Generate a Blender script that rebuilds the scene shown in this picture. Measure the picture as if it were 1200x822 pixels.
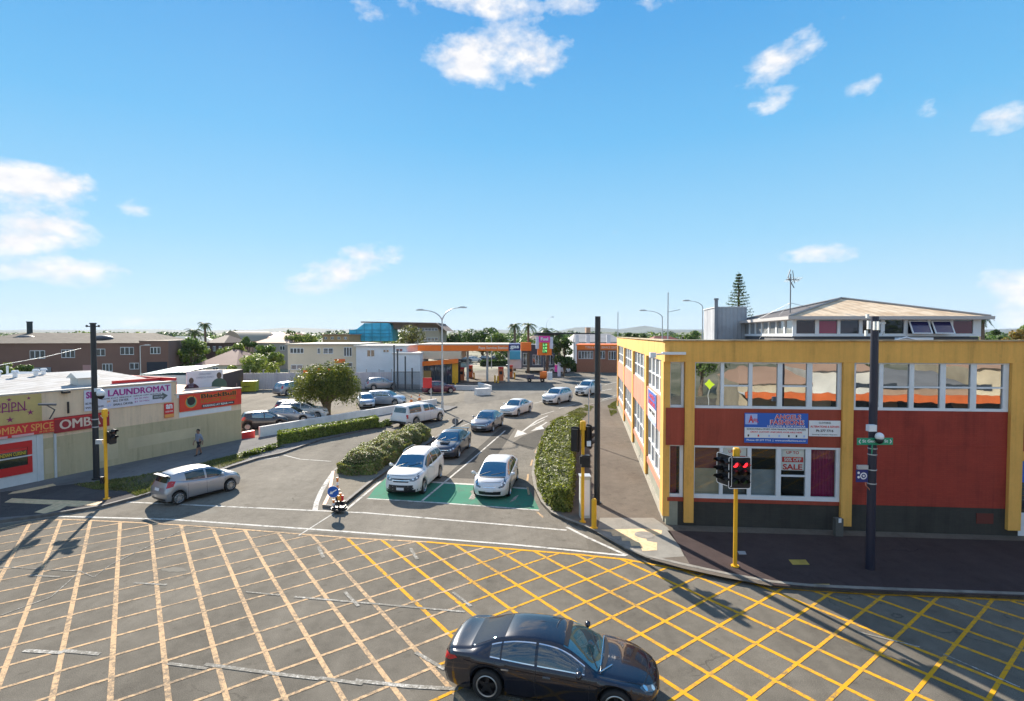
import bpy, bmesh, math, random
import numpy as np
from mathutils import Vector, Matrix
from mathutils.bvhtree import BVHTree
R = math.radians
SC = bpy.context.scene
for o in list(bpy.data.objects): bpy.data.objects.remove(o)
random.seed(7); RNG = np.random.default_rng(7)

# ---------------------------------------------------------------- camera
F, CX, CY, CAMH, PITCH = 615.0, 600.0, 411.0, 7.6, R(1.68)
cam_d = bpy.data.cameras.new('camera'); cam = bpy.data.objects.new('camera', cam_d)
SC.collection.objects.link(cam); SC.camera = cam
cam.location = (0, 0, CAMH); cam.rotation_euler = (R(90)-PITCH, 0, 0)
cam_d.sensor_width = 36.0; cam_d.sensor_fit = 'HORIZONTAL'; cam_d.lens = F/1200*36
cam_d.clip_start = 0.1; cam_d.clip_end = 12000

# ---------------------------------------------------------------- world, sun, exposure
SUN_EL, SUN_AZ = 27.5, -24.6          # azimuth from +Y towards +X
W = bpy.data.worlds.new('World'); SC.world = W; W.use_nodes = True
nt = W.node_tree; N = nt.nodes; L = nt.links
for n in list(N): N.remove(n)
wout = N.new('ShaderNodeOutputWorld'); bg = N.new('ShaderNodeBackground'); bgc = N.new('ShaderNodeBackground')
sky = N.new('ShaderNodeTexSky'); sky.sky_type = 'NISHITA'; sky.sun_disc = False
sky.sun_elevation = R(SUN_EL); sky.sun_rotation = R(SUN_AZ)
sky.air_density = 1.0; sky.dust_density = 0.15; sky.ozone_density = 2.5
tc = N.new('ShaderNodeTexCoord')
sep = N.new('ShaderNodeSeparateXYZ'); L.new(tc.outputs['Generated'], sep.inputs[0])
# deep clear blue overhead fading to pale haze at the horizon, mixed over the Nishita sky
ramp = N.new('ShaderNodeValToRGB'); L.new(sep.outputs['Z'], ramp.inputs[0])
e = ramp.color_ramp.elements
e[0].position = 0.0; e[0].color = (0.55, 0.75, 0.91, 1)
e[1].position = 0.55; e[1].color = (0.066, 0.345, 0.76, 1)
for p, c in ((0.06, (0.49, 0.74, 0.91, 1)), (0.17, (0.31, 0.64, 0.90, 1)), (0.34, (0.15, 0.50, 0.86, 1)), (0.95, (0.05, 0.26, 0.68, 1))):
    q = e.new(p); q.color = c
bg.inputs['Strength'].default_value = 0.08
L.new(sky.outputs[0], bg.inputs['Color'])
bg2 = N.new('ShaderNodeBackground'); L.new(ramp.outputs[0], bg2.inputs['Color']); bg2.inputs['Strength'].default_value = 0.455
mixs = N.new('ShaderNodeMixShader'); mixs.inputs[0].default_value = 0.94
L.new(bg.outputs[0], mixs.inputs[1]); L.new(bg2.outputs[0], mixs.inputs[2])
def vdir(px, py):
    p = PITCH
    v = Vector((1,0,0))*((px-CX)/F) + Vector((0,math.sin(p),math.cos(p)))*((CY-py)/F) + Vector((0,math.cos(p),-math.sin(p)))
    return v.normalized()
def wmath(op, a, b=None, c=None):
    n = N.new('ShaderNodeMath'); n.operation = op
    for i, v in enumerate((a, b, c)):
        if v is None: continue
        if isinstance(v, (int, float)): n.inputs[i].default_value = v
        else: L.new(v, n.inputs[i])
    return n.outputs[0]
def wdot(v):
    n = N.new('ShaderNodeVectorMath'); n.operation = 'DOT_PRODUCT'
    L.new(tc.outputs['Generated'], n.inputs[0]); n.inputs[1].default_value = v
    return n.outputs['Value']
nz = N.new('ShaderNodeTexNoise'); nz.inputs['Scale'].default_value = 11; nz.inputs['Detail'].default_value = 9; nz.inputs['Roughness'].default_value = 0.62
nz2 = N.new('ShaderNodeTexNoise'); nz2.inputs['Scale'].default_value = 34; nz2.inputs['Detail'].default_value = 5
mp = N.new('ShaderNodeMapping'); mp.inputs['Scale'].default_value = (1, 1, 1.7); L.new(tc.outputs['Generated'], mp.inputs[0])
L.new(mp.outputs[0], nz.inputs[0]); L.new(mp.outputs[0], nz2.inputs[0])
total = None
# each cloud: centre direction, horizontal and vertical half-size (radians), density, tilt
clouds = [(30,215,70,30,1.15,0),(10,268,80,40,1.2,0),(75,318,72,24,1.1,-.05),(22,240,66,44,.92,0),(157,243,24,12,.75,0),(405,315,72,24,1.1,.35),(385,326,45,16,.6,.2),
          (545,2,92,24,1.1,0),(578,64,92,40,1.05,.12),(430,2,34,22,.7,0),(672,0,40,20,.8,0),(780,2,56,14,.55,.1),
          (925,66,66,25,.9,.35),(912,114,34,17,.7,.1),(1008,104,26,14,.65,.45),(1088,127,17,15,.7,0),(1180,142,38,22,.9,-.1),
          (968,297,50,13,.95,0),(1200,345,48,44,1.05,0),(150,375,110,10,.45,0),(640,290,220,40,.15,.1)]
for px, py, sx, sy, dn, tilt in clouds:
    d = vdir(px, py); f_ = F/ (d @ Vector((0,1,0)))
    r = Vector((0,0,1)).cross(d)*-1; r.normalize(); u = r.cross(d); u.normalize()
    if u.z < 0: u = -u
    r2 = r*math.cos(tilt)+u*math.sin(tilt); u2 = u*math.cos(tilt)-r*math.sin(tilt)
    k = 1/(d.y)   # pixels at the frame's edge span less angle
    a = wmath('MULTIPLY', wdot(r2), F*k/(sx*1.16)); b = wmath('MULTIPLY', wdot(u2), F*k/(sy*1.16))
    q = wmath('ADD', wmath('MULTIPLY', a, a), wmath('MULTIPLY', b, b))
    front = wmath('GREATER_THAN', wdot(d), 0.2)
    v = wmath('MULTIPLY', wmath('MAXIMUM', wmath('SUBTRACT', 1.0, q), 0.0), front)
    v = wmath('MULTIPLY', wmath('POWER', v, 0.75), dn)
    total = v if total is None else wmath('MAXIMUM', total, v)
nn = wmath('ADD', wmath('MULTIPLY', nz.outputs['Fac'], 1.0), wmath('MULTIPLY', nz2.outputs['Fac'], 0.28))
# unseen clouds behind the camera, added to whiten and lift the fill light
fill_clouds = wmath('MULTIPLY', wmath('LESS_THAN', sep.outputs['Y'], 0.1), 0.74)
dens = wmath('MULTIPLY', wmath('SUBTRACT', wmath('ADD', wmath('MAXIMUM', total, fill_clouds), wmath('MULTIPLY', nn, 2.35)), 2.03), 1.6)
clampn = N.new('ShaderNodeClamp'); L.new(dens, clampn.inputs[0])
msk = wmath('MULTIPLY', clampn.outputs[0], wmath('GREATER_THAN', wmath('MAXIMUM', total, fill_clouds), 0.001))
msk = wmath('POWER', msk, 1.1)
cr = N.new('ShaderNodeValToRGB'); L.new(nz2.outputs['Fac'], cr.inputs[0])
cr.color_ramp.elements[0].position = .35; cr.color_ramp.elements[0].color = (0.86, 0.87, 0.92, 1)
cr.color_ramp.elements[1].position = .62; cr.color_ramp.elements[1].color = (1.0, 0.99, 0.99, 1)
L.new(cr.outputs[0], bgc.inputs['Color']); bgc.inputs['Strength'].default_value = 0.445
mixc = N.new('ShaderNodeMixShader'); L.new(msk, mixc.inputs[0]); L.new(mixs.outputs[0], mixc.inputs[1]); L.new(bgc.outputs[0], mixc.inputs[2])
L.new(mixc.outputs[0], wout.inputs[0])
W.cycles.sampling_method = 'AUTOMATIC'

sun_d = bpy.data.lights.new('sun', 'SUN'); sun = bpy.data.objects.new('sun', sun_d); SC.collection.objects.link(sun)
sun_d.energy = 5.0; sun_d.angle = R(0.55); sun_d.color = (1.0, 0.91, 0.78)
sd = Vector((math.sin(R(SUN_AZ))*math.cos(R(SUN_EL)), math.cos(R(SUN_AZ))*math.cos(R(SUN_EL)), math.sin(R(SUN_EL))))
sun.rotation_euler = (-sd).to_track_quat('-Z', 'Y').to_euler(); sun.location = sd*60
SC.view_settings.view_transform = 'Standard'; SC.view_settings.look = 'None'
SC.view_settings.exposure = 1.22; SC.view_settings.gamma = 1.0; SC.view_settings.use_curve_mapping = False
SC.cycles.use_denoising = True; SC.cycles.max_bounces = 6; SC.cycles.diffuse_bounces = 3; SC.cycles.glossy_bounces = 3
SC.cycles.transparent_max_bounces = 12; SC.cycles.caustics_reflective = False; SC.cycles.caustics_refractive = False

# ---------------------------------------------------------------- pixel helpers (photo is 1200x822)
def G(px, py, z=0.0):
    d = vdir(px, py); t = (z-CAMH)/d.z
    return Vector((0,0,CAMH)) + d*t
def G2(px, py, z=0.0):
    v = G(px, py, z); return (v.x, v.y)
def AtY(px, py, Y):
    d = vdir(px, py); return Vector((0,0,CAMH)) + d*(Y/d.y)
class Plane:
    """vertical plane through ground points A, B; pix() gives (s, z), P() gives the world point; n points to the camera side"""
    def __init__(s, A, B):
        s.A = Vector((A[0], A[1], 0)); s.B = Vector((B[0], B[1], 0)); s.t = (s.B-s.A).normalized()
        s.len = (s.B-s.A).length
        n = Vector((s.t.y, -s.t.x, 0))
        if (Vector((0,0,0))-s.A).dot(n) < 0: n = -n
        s.n = n
    def pix(s, px, py, off=0):
        d = vdir(px, py); o = Vector((0,0,CAMH)); a = s.A + s.n*off
        t = (a-o).dot(s.n)/d.dot(s.n); p = o+d*t
        return ((p-s.A).dot(s.t), p.z)
    def P(s, u, z, off=0): 
        v = s.A + s.t*u + s.n*off; v.z = z; return v

# ---------------------------------------------------------------- materials
MATS = {}
def mat(name, col, rough=0.7, metal=0.0, var=0.0, vscale=3.0, bump=0.0, bscale=30.0, spec=0.5, emit=0, col2=None, coat=0.0, ior=1.45, vdetail=6, world=False):
    if name in MATS: return MATS[name]
    m = bpy.data.materials.new(name); m.use_nodes = True; t = m.node_tree; ns = t.nodes; p = ns['Principled BSDF']
    p.inputs['Base Color'].default_value = (*col, 1); p.inputs['Roughness'].default_value = rough; p.inputs['Metallic'].default_value = metal
    p.inputs['Specular IOR Level'].default_value = spec; p.inputs['Coat Weight'].default_value = coat; p.inputs['IOR'].default_value = ior
    p.inputs['Coat Roughness'].default_value = 0.04
    if emit: p.inputs['Emission Color'].default_value = (*col, 1); p.inputs['Emission Strength'].default_value = emit
    if var or bump:
        g = ns.new('ShaderNodeNewGeometry') if world else ns.new('ShaderNodeTexCoord')
        src = g.outputs['Position'] if world else g.outputs['Object']
    if var or col2:
        nz = ns.new('ShaderNodeTexNoise'); nz.inputs['Scale'].default_value = vscale; nz.inputs['Detail'].default_value = vdetail; nz.inputs['Roughness'].default_value = .62
        t.links.new(src, nz.inputs[0])
        r = ns.new('ShaderNodeValToRGB'); t.links.new(nz.outputs[0], r.inputs[0])
        a = tuple(max(0, c*(1-var)) for c in col); b = tuple(min(1, c*(1+var)) for c in (col2 or col))
        r.color_ramp.elements[0].position = .32; r.color_ramp.elements[1].position = .68
        r.color_ramp.elements[0].color = (*a, 1); r.color_ramp.elements[1].color = (*b, 1)
        t.links.new(r.outputs[0], p.inputs['Base Color'])
    if bump:
        n2 = ns.new('ShaderNodeTexNoise'); n2.inputs['Scale'].default_value = bscale; n2.inputs['Detail'].default_value = 4
        t.links.new(src, n2.inputs[0]); bb = ns.new('ShaderNodeBump'); bb.inputs['Strength'].default_value = bump; bb.inputs['Distance'].default_value = 0.03
        t.links.new(n2.outputs[0], bb.inputs['Height']); t.links.new(bb.outputs[0], p.inputs['Normal'])
    MATS[name] = m
    return m
def grime(m, base, rough=.75, amt=.35):
    """weathered paint: rain streaks, faded patches and splash dirt with shapes of their own"""
    t = NT(m); P = t.pos(); st = t.noise(t.pos((2.6, 2.6, .16)), 1.5, 6, .7); pa = t.noise(P, .55, 5, .6); sp = t.noise(P, 7, 4, .7)
    f = t.math('ADD', t.math('MULTIPLY', st, .55), t.math('ADD', t.math('MULTIPLY', pa, .3), t.math('MULTIPLY', sp, .15)))
    c = t.ramp(f, [(.34, tuple(x*(1-amt) for x in base)), (.47, tuple(x*(1-amt*.25) for x in base)), (.56, base), (.68, tuple(min(1, x*(1+amt*.3)+.008) for x in base))])
    t.l.new(c, t.p.inputs['Base Color']); t.bump(sp, .12, .02); return m
class NT:
    def __init__(s, m): s.t = m.node_tree; s.n = s.t.nodes; s.p = s.n['Principled BSDF']; s.l = s.t.links
    def new(s, k, **kw):
        x = s.n.new(k)
        for a, b in kw.items():
            if a in x.inputs: x.inputs[a].default_value = b
            else: setattr(x, a, b)
        return x
    def noise(s, src, scale, detail=6, rough=.6): 
        x = s.new('ShaderNodeTexNoise', Scale=scale, Detail=detail, Roughness=rough); s.l.new(src, x.inputs[0]); return x.outputs[0]
    def ramp(s, src, stops):
        x = s.new('ShaderNodeValToRGB'); s.l.new(src, x.inputs[0]); e = x.color_ramp.elements
        while len(e) < len(stops): e.new(.5)
        for i, (p, c) in enumerate(stops): e[i].position = p; e[i].color = (*c, 1) if len(c) == 3 else c
        return x.outputs[0]
    def mix(s, fac, a, b, mode='MIX'):
        x = s.new('ShaderNodeMix', data_type='RGBA', blend_type=mode)
        for i, v in ((0, fac), (6, a), (7, b)):
            if isinstance(v, (int, float)): x.inputs[i].default_value = v
            elif isinstance(v, tuple): x.inputs[i].default_value = (*v, 1)
            else: s.l.new(v, x.inputs[i])
        return x.outputs[2]
    def math(s, op, a, b=None):
        x = s.new('ShaderNodeMath', operation=op)
        for i, v in enumerate((a, b)):
            if v is None: continue
            if isinstance(v, (int, float)): x.inputs[i].default_value = v
            else: s.l.new(v, x.inputs[i])
        return x.outputs[0]
    def pos(s, scale=None):
        g = s.new('ShaderNodeNewGeometry')
        if scale is None: return g.outputs['Position']
        m = s.new('ShaderNodeMapping'); m.inputs['Scale'].default_value = scale; s.l.new(g.outputs['Position'], m.inputs[0]); return m.outputs[0]
    def bump(s, h, strength=.3, dist=.02):
        b = s.new('ShaderNodeBump', Strength=strength, Distance=dist); s.l.new(h, b.inputs['Height']); s.l.new(b.outputs[0], s.p.inputs['Normal'])

def asphalt(name, dark, light, patch=.5, speck=1.0, rough=.85):
    m = mat(name, dark, .95, spec=.08); t = NT(m); P = t.pos()
    rot = t.new('ShaderNodeMapping'); rot.inputs['Rotation'].default_value = (0, 0, R(-8)); rot.inputs['Scale'].default_value = (.55, .07, 1); t.l.new(P, rot.inputs[0])
    big = t.noise(P, .13, 7, .65); streak = t.noise(rot.outputs[0], 1.0, 7, .65); fine = t.noise(P, 55, 3, .8); mid = t.noise(P, 2.2, 6, .7)
    f = t.math('ADD', t.math('MULTIPLY', big, .55), t.math('MULTIPLY', streak, .45))
    c = t.ramp(f, [(.36, dark), (.62, light)])
    c = t.mix(.35*patch, c, t.ramp(mid, [(.35, tuple(x*.7 for x in dark)), (.65, tuple(min(1, x*1.25) for x in light))]))
    sp = t.ramp(fine, [(.30, (.32,.32,.32)), (.50, (.92,.92,.92)), (.70, (2.1,2.05,1.9))])
    c = t.mix(.6*speck, c, sp, 'MULTIPLY')
    oil = t.ramp(t.noise(P, .75, 4, .55), [(.60, (1,1,1)), (.70, (.70,.69,.68))]); spots = t.ramp(t.noise(P, 3.4, 2, .4), [(.66, (1,1,1)), (.74, (.62,.61,.60))]); c = t.mix(.9*patch, c, t.mix(1.0, c, t.mix(1.0, oil, spots, 'MULTIPLY'), 'MULTIPLY'))
    # crack network and sealed joints
    v = t.new('ShaderNodeTexVoronoi', feature='DISTANCE_TO_EDGE', Scale=.22)
    wob = t.new('ShaderNodeTexNoise', Scale=1.3, Detail=5); t.l.new(P, wob.inputs[0])
    vm = t.new('ShaderNodeVectorMath', operation='ADD'); t.l.new(P, vm.inputs[0]); t.l.new(wob.outputs[1], vm.inputs[1]); t.l.new(vm.outputs[0], v.inputs[0])
    ck = t.ramp(v.outputs[0], [(0.0, (.45,.45,.45)), (.006, (1,1,1))])
    gate = t.ramp(t.noise(P, .3, 3), [(.52, (0,0,0)), (.6, (1,1,1))])
    c = t.mix(t.math('MULTIPLY', gate, .75), c, t.mix(1.0, c, ck, 'MULTIPLY'))
    t.l.new(c, t.p.inputs['Base Color']); t.bump(fine, .5, .012)
    return m
def paint(name, col, under, wear=.5, scale=5.0):
    m = mat(name, col, .92, spec=.08); t = NT(m); P = t.pos()
    a = t.noise(P, scale, 8, .75); b = t.noise(P, .5, 4); g = t.noise(P, 60, 2, .8)
    f = t.math('ADD', t.math('ADD', t.math('MULTIPLY', a, .5), t.math('MULTIPLY', b, .25)), t.math('MULTIPLY', g, .25))
    k = t.ramp(f, [(.36+.16*wear, (0,0,0)), (.46+.16*wear, (1,1,1))])
    k2 = t.math('SUBTRACT', 1.0, t.math('MULTIPLY', t.math('SUBTRACT', 1.0, k), .85))
    dirt = t.mix(t.ramp(b, [(.35,(.0,.0,.0)),(.7,(.5,.5,.5))]), col, tuple(c*.72 for c in col))
    t.l.new(t.mix(k2, under, dirt), t.p.inputs['Base Color']); return m
def foliage(name, cols, transl=.35, rough=.55):
    if name in MATS: return MATS[name]
    m = mat(name, cols[0], rough, spec=.35); t = NT(m)
    g = t.new('ShaderNodeNewGeometry'); P = t.pos()
    n = len(cols); c = t.ramp(g.outputs['Random Per Island'], [(i/(n-1)*.98, x) for i, x in enumerate(cols)])
    big = t.ramp(t.noise(P, .9, 4), [(.35, (.72,.72,.72)), (.65, (1.25,1.22,1.1))])
    c = t.mix(1.0, c, big, 'MULTIPLY'); t.l.new(c, t.p.inputs['Base Color'])
    if transl:
        tr = t.new('ShaderNodeBsdfTranslucent'); t.l.new(t.mix(1.0, c, (1.3,1.35,.6), 'MULTIPLY'), tr.inputs[0])
        mx = t.new('ShaderNodeMixShader'); mx.inputs[0].default_value = transl
        t.l.new(t.p.outputs[0], mx.inputs[1]); t.l.new(tr.outputs[0], mx.inputs[2]); t.l.new(mx.outputs[0], t.n['Material Output'].inputs[0])
    return m
def glassy(name, base, refl, tint=(1,1,1), rough=.02, wavy=0.0):
    """window pane seen from outside: dark room behind plus a mirror share"""
    if name in MATS: return MATS[name]
    m = mat(name, base, .5, spec=.0); t = NT(m)
    gl = t.new('ShaderNodeBsdfGlossy', Roughness=rough); gl.inputs[0].default_value = (*tint, 1)
    if wavy:
        b = t.new('ShaderNodeBump', Strength=wavy, Distance=.05); t.l.new(t.noise(t.pos(), .9, 2), b.inputs['Height']); t.l.new(b.outputs[0], gl.inputs['Normal'])
    mx = t.new('ShaderNodeMixShader'); mx.inputs[0].default_value = refl
    t.l.new(t.p.outputs[0], mx.inputs[1]); t.l.new(gl.outputs[0], mx.inputs[2]); t.l.new(mx.outputs[0], t.n['Material Output'].inputs[0])
    return m
def clearglass(name, refl=.12, tint=(.9,.95,.93)):
    if name in MATS: return MATS[name]
    m = mat(name, (.8,.8,.8)); t = NT(m)
    tr = t.new('ShaderNodeBsdfTransparent'); tr.inputs[0].default_value = (*tint, 1)
    gl = t.new('ShaderNodeBsdfGlossy', Roughness=.02)
    fr = t.new('ShaderNodeLayerWeight', Blend=.3); k = t.math('ADD', t.math('MULTIPLY', fr.outputs['Facing'], .5), refl)
    mx = t.new('ShaderNodeMixShader'); t.l.new(k, mx.inputs[0]); t.l.new(tr.outputs[0], mx.inputs[1]); t.l.new(gl.outputs[0], mx.inputs[2])
    t.l.new(mx.outputs[0], t.n['Material Output'].inputs[0]); return m

# ---------------------------------------------------------------- mesh building
class MB:
    def __init__(s): s.v = []; s.f = []; s.m = []; s.cur = 0
    def add(s, vs, fs, mi=None):
        o = len(s.v); s.v += [tuple(v) for v in vs]
        for f in fs: s.f.append(tuple(i+o for i in f)); s.m.append(s.cur if mi is None else mi)
        return s
    def box(s, c, d, rz=0, mi=None, M=None):
        x, y, z = d[0]/2, d[1]/2, d[2]/2; vs = []
        Mx = Matrix.Translation(Vector(c)) @ Matrix.Rotation(rz, 4, 'Z') if M is None else M @ Matrix.Translation(Vector(c))
        for k in ((-x,-y,-z),(x,-y,-z),(x,y,-z),(-x,y,-z),(-x,-y,z),(x,-y,z),(x,y,z),(-x,y,z)): vs.append(Mx @ Vector(k))
        return s.add(vs, [(0,3,2,1),(4,5,6,7),(0,1,5,4),(1,2,6,5),(2,3,7,6),(3,0,4,7)], mi)
    def span(s, p0, p1, mi=None): return s.box([(a+b)/2 for a, b in zip(p0, p1)], [abs(b-a) for a, b in zip(p0, p1)], 0, mi)
    def wall(s, pl, u0, u1, z0, z1, o0, o1, mi=None):
        """slab on a Plane, from offset o0 to o1 outward"""
        vs = [pl.P(u, z, o) for z in (z0, z1) for (u, o) in ((u0,o0),(u1,o0),(u1,o1),(u0,o1))]
        return s.add(vs, [(0,3,2,1),(4,5,6,7),(0,1,5,4),(1,2,6,5),(2,3,7,6),(3,0,4,7)], mi)
    def prism(s, poly, z0, z1, mi=None):
        n = len(poly); a = sum(poly[i][0]*poly[(i+1)%n][1]-poly[(i+1)%n][0]*poly[i][1] for i in range(n))
        if a < 0: poly = poly[::-1]
        vs = [(p[0], p[1], z0) for p in poly] + [(p[0], p[1], z1) for p in poly]
        fs = [tuple(range(n-1, -1, -1)), tuple(range(n, 2*n))] + [(i, (i+1)%n, (i+1)%n+n, i+n) for i in range(n)]
        return s.add(vs, fs, mi)
    def flat(s, poly, z, mi=None):
        n = len(poly); a = sum(poly[i][0]*poly[(i+1)%n][1]-poly[(i+1)%n][0]*poly[i][1] for i in range(n))
        if a < 0: poly = poly[::-1]
        return s.add([(p[0], p[1], z) for p in poly], [tuple(range(n))], mi)
    def strip(s, pts, w, z0, z1=None, mi=None, side=0):
        """ribbon along pts (2D); side 0 centred, +1 to the left, -1 to the right; z1 makes it a solid"""
        n = len(pts); Lf = []; Rt = []
        for i in range(n):
            a = Vector(pts[max(0, i-1)][:2]); b = Vector(pts[min(n-1, i+1)][:2]); d = (b-a).normalized(); nn = Vector((-d.y, d.x)); p = Vector(pts[i][:2])
            l = w/2 + side*w/2; r = w/2 - side*w/2; Lf.append(p+nn*l); Rt.append(p-nn*r)
        if z1 is None:
            vs = [(p.x,p.y,z0) for p in Rt]+[(p.x,p.y,z0) for p in Lf]
            return s.add(vs, [(i, i+1, n+i+1, n+i) for i in range(n-1)], mi)
        vs = [(p.x,p.y,z0) for p in Rt]+[(p.x,p.y,z0) for p in Lf]+[(p.x,p.y,z1) for p in Rt]+[(p.x,p.y,z1) for p in Lf]
        fs = []
        for i in range(n-1):
            fs += [(2*n+i, 2*n+i+1, 3*n+i+1, 3*n+i), (i, i+1, 2*n+i+1, 2*n+i), (n+i+1, n+i, 3*n+i, 3*n+i+1), (n+i, n+i+1, i+1, i)]
        fs += [(0, 2*n, 3*n, n), (n-1, 2*n-1, 4*n-1, 3*n-1)]
        return s.add(vs, fs, mi)
    def cyl(s, p0, p1, r0, r1=None, n=12, mi=None, caps=True):
        r1 = r0 if r1 is None else r1; p0 = Vector(p0); p1 = Vector(p1); d = (p1-p0).normalized()
        a = d.orthogonal().normalized(); b = d.cross(a); vs = []
        for p, r in ((p0, r0), (p1, r1)):
            for i in range(n):
                t = 2*math.pi*i/n; vs.append(p + a*math.cos(t)*r + b*math.sin(t)*r)
        fs = [(i, (i+1)%n, (i+1)%n+n, i+n) for i in range(n)]
        if caps: fs += [tuple(range(n-1, -1, -1)), tuple(range(n, 2*n))]
        return s.add(vs, fs, mi)
    def tube(s, pts, r, n=8, mi=None):
        pts = [Vector(p) for p in pts]; m = len(pts); rs = r if isinstance(r, (list, tuple)) else [r]*m; vs = []; a = None
        for i, p in enumerate(pts):
            d = (pts[min(m-1, i+1)]-pts[max(0, i-1)]).normalized()
            if a is None: a = d.orthogonal().normalized()
            a = (a - d*a.dot(d)).normalized(); b = d.cross(a)
            for k in range(n):
                t = 2*math.pi*k/n; vs.append(p + (a*math.cos(t)+b*math.sin(t))*rs[i])
        fs = [(i*n+k, i*n+(k+1)%n, (i+1)*n+(k+1)%n, (i+1)*n+k) for i in range(m-1) for k in range(n)]
        fs += [tuple(range(n-1,-1,-1)), tuple(range((m-1)*n, m*n))]
        return s.add(vs, fs, mi)
    def lathe(s, prof, axis0, axis, n=24, mi=None):
        """prof: list of (r, h) along axis from axis0"""
        o = Vector(axis0); d = Vector(axis).normalized(); a = d.orthogonal().normalized(); b = d.cross(a); vs = []; m = len(prof)
        for r, h in prof:
            for k in range(n):
                t = 2*math.pi*k/n; vs.append(o + d*h + (a*math.cos(t)+b*math.sin(t))*r)
        fs = [(i*n+k, i*n+(k+1)%n, (i+1)*n+(k+1)%n, (i+1)*n+k) for i in range(m-1) for k in range(n)]
        return s.add(vs, fs, mi)
    def ball(s, c, r, n=10, mi=None, sc=(1,1,1)):
        c = Vector(c); vs = []; fs = []
        for i in range(n+1):
            th = math.pi*i/n
            for k in range(2*n):
                ph = math.pi*k/n; vs.append(c+Vector((math.sin(th)*math.cos(ph)*r*sc[0], math.sin(th)*math.sin(ph)*r*sc[1], -math.cos(th)*r*sc[2])))
        for i in range(n):
            for k in range(2*n): fs.append((i*2*n+k, i*2*n+(k+1)%(2*n), (i+1)*2*n+(k+1)%(2*n), (i+1)*2*n+k))
        return s.add(vs, fs, mi)

def link(o): SC.collection.objects.link(o); return o
TR = {}
def setp(o, label=None, cat=None, group=None, kind=None):
    if label: o['label'] = label
    if cat: o['category'] = cat
    if group: o['group'] = group
    if kind: o['kind'] = kind
    return o
def thing(name, label, cat, loc=(0,0,0), rz=0.0, group=None):
    o = link(bpy.data.objects.new(name, None)); o.location = loc; o.rotation_euler = (0, 0, rz); o.empty_display_size = .2
    TR[o.name] = Matrix.Translation(Vector(loc)) @ Matrix.Rotation(rz, 4, 'Z')
    return setp(o, label, cat, group)
def part(name, mb, mats, parent=None, world=False, smooth=False, label=None, loc=None):
    """one mesh object; world=True means the vertices are world coordinates and are brought into the parent's frame"""
    me = bpy.data.meshes.new(name)
    vs = mb.v
    M = None
    if world and parent is not None:
        M = TR[parent.name].inverted()
    elif world and loc is not None: M = Matrix.Translation(-Vector(loc))
    if M is not None: vs = [M @ Vector(v) for v in vs]
    me.from_pydata([tuple(v) for v in vs], [], mb.f)
    if not isinstance(mats, (list, tuple)): mats = [mats]
    for m in mats: me.materials.append(m)
    if len(mats) > 1: me.polygons.foreach_set('material_index', mb.m)
    me.update()
    if smooth:
        me.polygons.foreach_set('use_smooth', [True]*len(me.polygons))
        me.set_sharp_from_angle(angle=R(38 if smooth is True else smooth))
    o = link(bpy.data.objects.new(name, me))
    if parent is not None:
        o.parent = parent; TR[o.name] = TR[parent.name]
    else:
        if loc is not None: o.location = loc
        TR[o.name] = Matrix.Translation(Vector(loc)) if loc is not None else Matrix.Identity(4)
    if label: o['label'] = label
    return o
def solo(name, mb, mats, label, cat, group=None, smooth=False, loc=None):
    if loc is None:
        a = np.array([tuple(v) for v in mb.v]); loc = (float(a[:,0].mean()), float(a[:,1].mean()), float(a[:,2].min()))
    return setp(part(name, mb, mats, None, True, smooth, loc=loc), label, cat, group)
def struct(name, mb, mats, smooth=False): return setp(part(name, mb, mats, None, False, smooth), kind='structure')
def copy_tree(o, parent=None, seen=None):
    c = o.copy(); SC.collection.objects.link(c)
    if parent is not None: c.parent = parent
    for ch in list(o.children): copy_tree(ch, c)
    return c
def place(o, loc, rz, label=None):
    o.location = loc; o.rotation_euler = (0, 0, rz)
    if label: o['label'] = label
    return o
def fastmesh(name, verts, nper, mats, parent=None, loc=None, midx=None):
    """verts: (k*nper,3) array; every nper vertices are one face"""
    k = len(verts)//nper; me = bpy.data.meshes.new(name); me.vertices.add(len(verts)); me.vertices.foreach_set('co', np.asarray(verts, np.float32).ravel())
    me.loops.add(k*nper); me.loops.foreach_set('vertex_index', np.arange(k*nper, dtype=np.int32))
    me.polygons.add(k); me.polygons.foreach_set('loop_start', np.arange(0, k*nper, nper, dtype=np.int32))
    me.update(calc_edges=True); me.validate()
    for m in (mats if isinstance(mats, list) else [mats]): me.materials.append(m)
    if midx is not None: me.polygons.foreach_set('material_index', midx)
    o = link(bpy.data.objects.new(name, me))
    if parent is not None: o.parent = parent
    if loc is not None: o.location = loc
    TR[o.name] = Matrix.Identity(4)
    return o
def leaves(pts, normals, size, jitter=.35, up=0.3, aspect=.55):
    """leaf quads (diamond, bent) at pts; returns (4k,3)"""
    k = len(pts); n = normals + RNG.normal(0, jitter, (k,3)); n[:,2] += up; n /= np.linalg.norm(n, axis=1)[:,None]+1e-9
    a = RNG.normal(0, 1, (k,3)); a -= n*(a*n).sum(1)[:,None]; a /= np.linalg.norm(a, axis=1)[:,None]+1e-9; b = np.cross(n, a)
    s = size*RNG.uniform(.6, 1.3, (k,1)); w = s*aspect
    out = np.empty((k,4,3)); out[:,0] = pts-a*s*.5; out[:,1] = pts+b*w*.5-n*s*.06; out[:,2] = pts+a*s*.5; out[:,3] = pts-b*w*.5-n*s*.06
    return out.reshape(-1,3)
FONT_CACHE = {}
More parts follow.
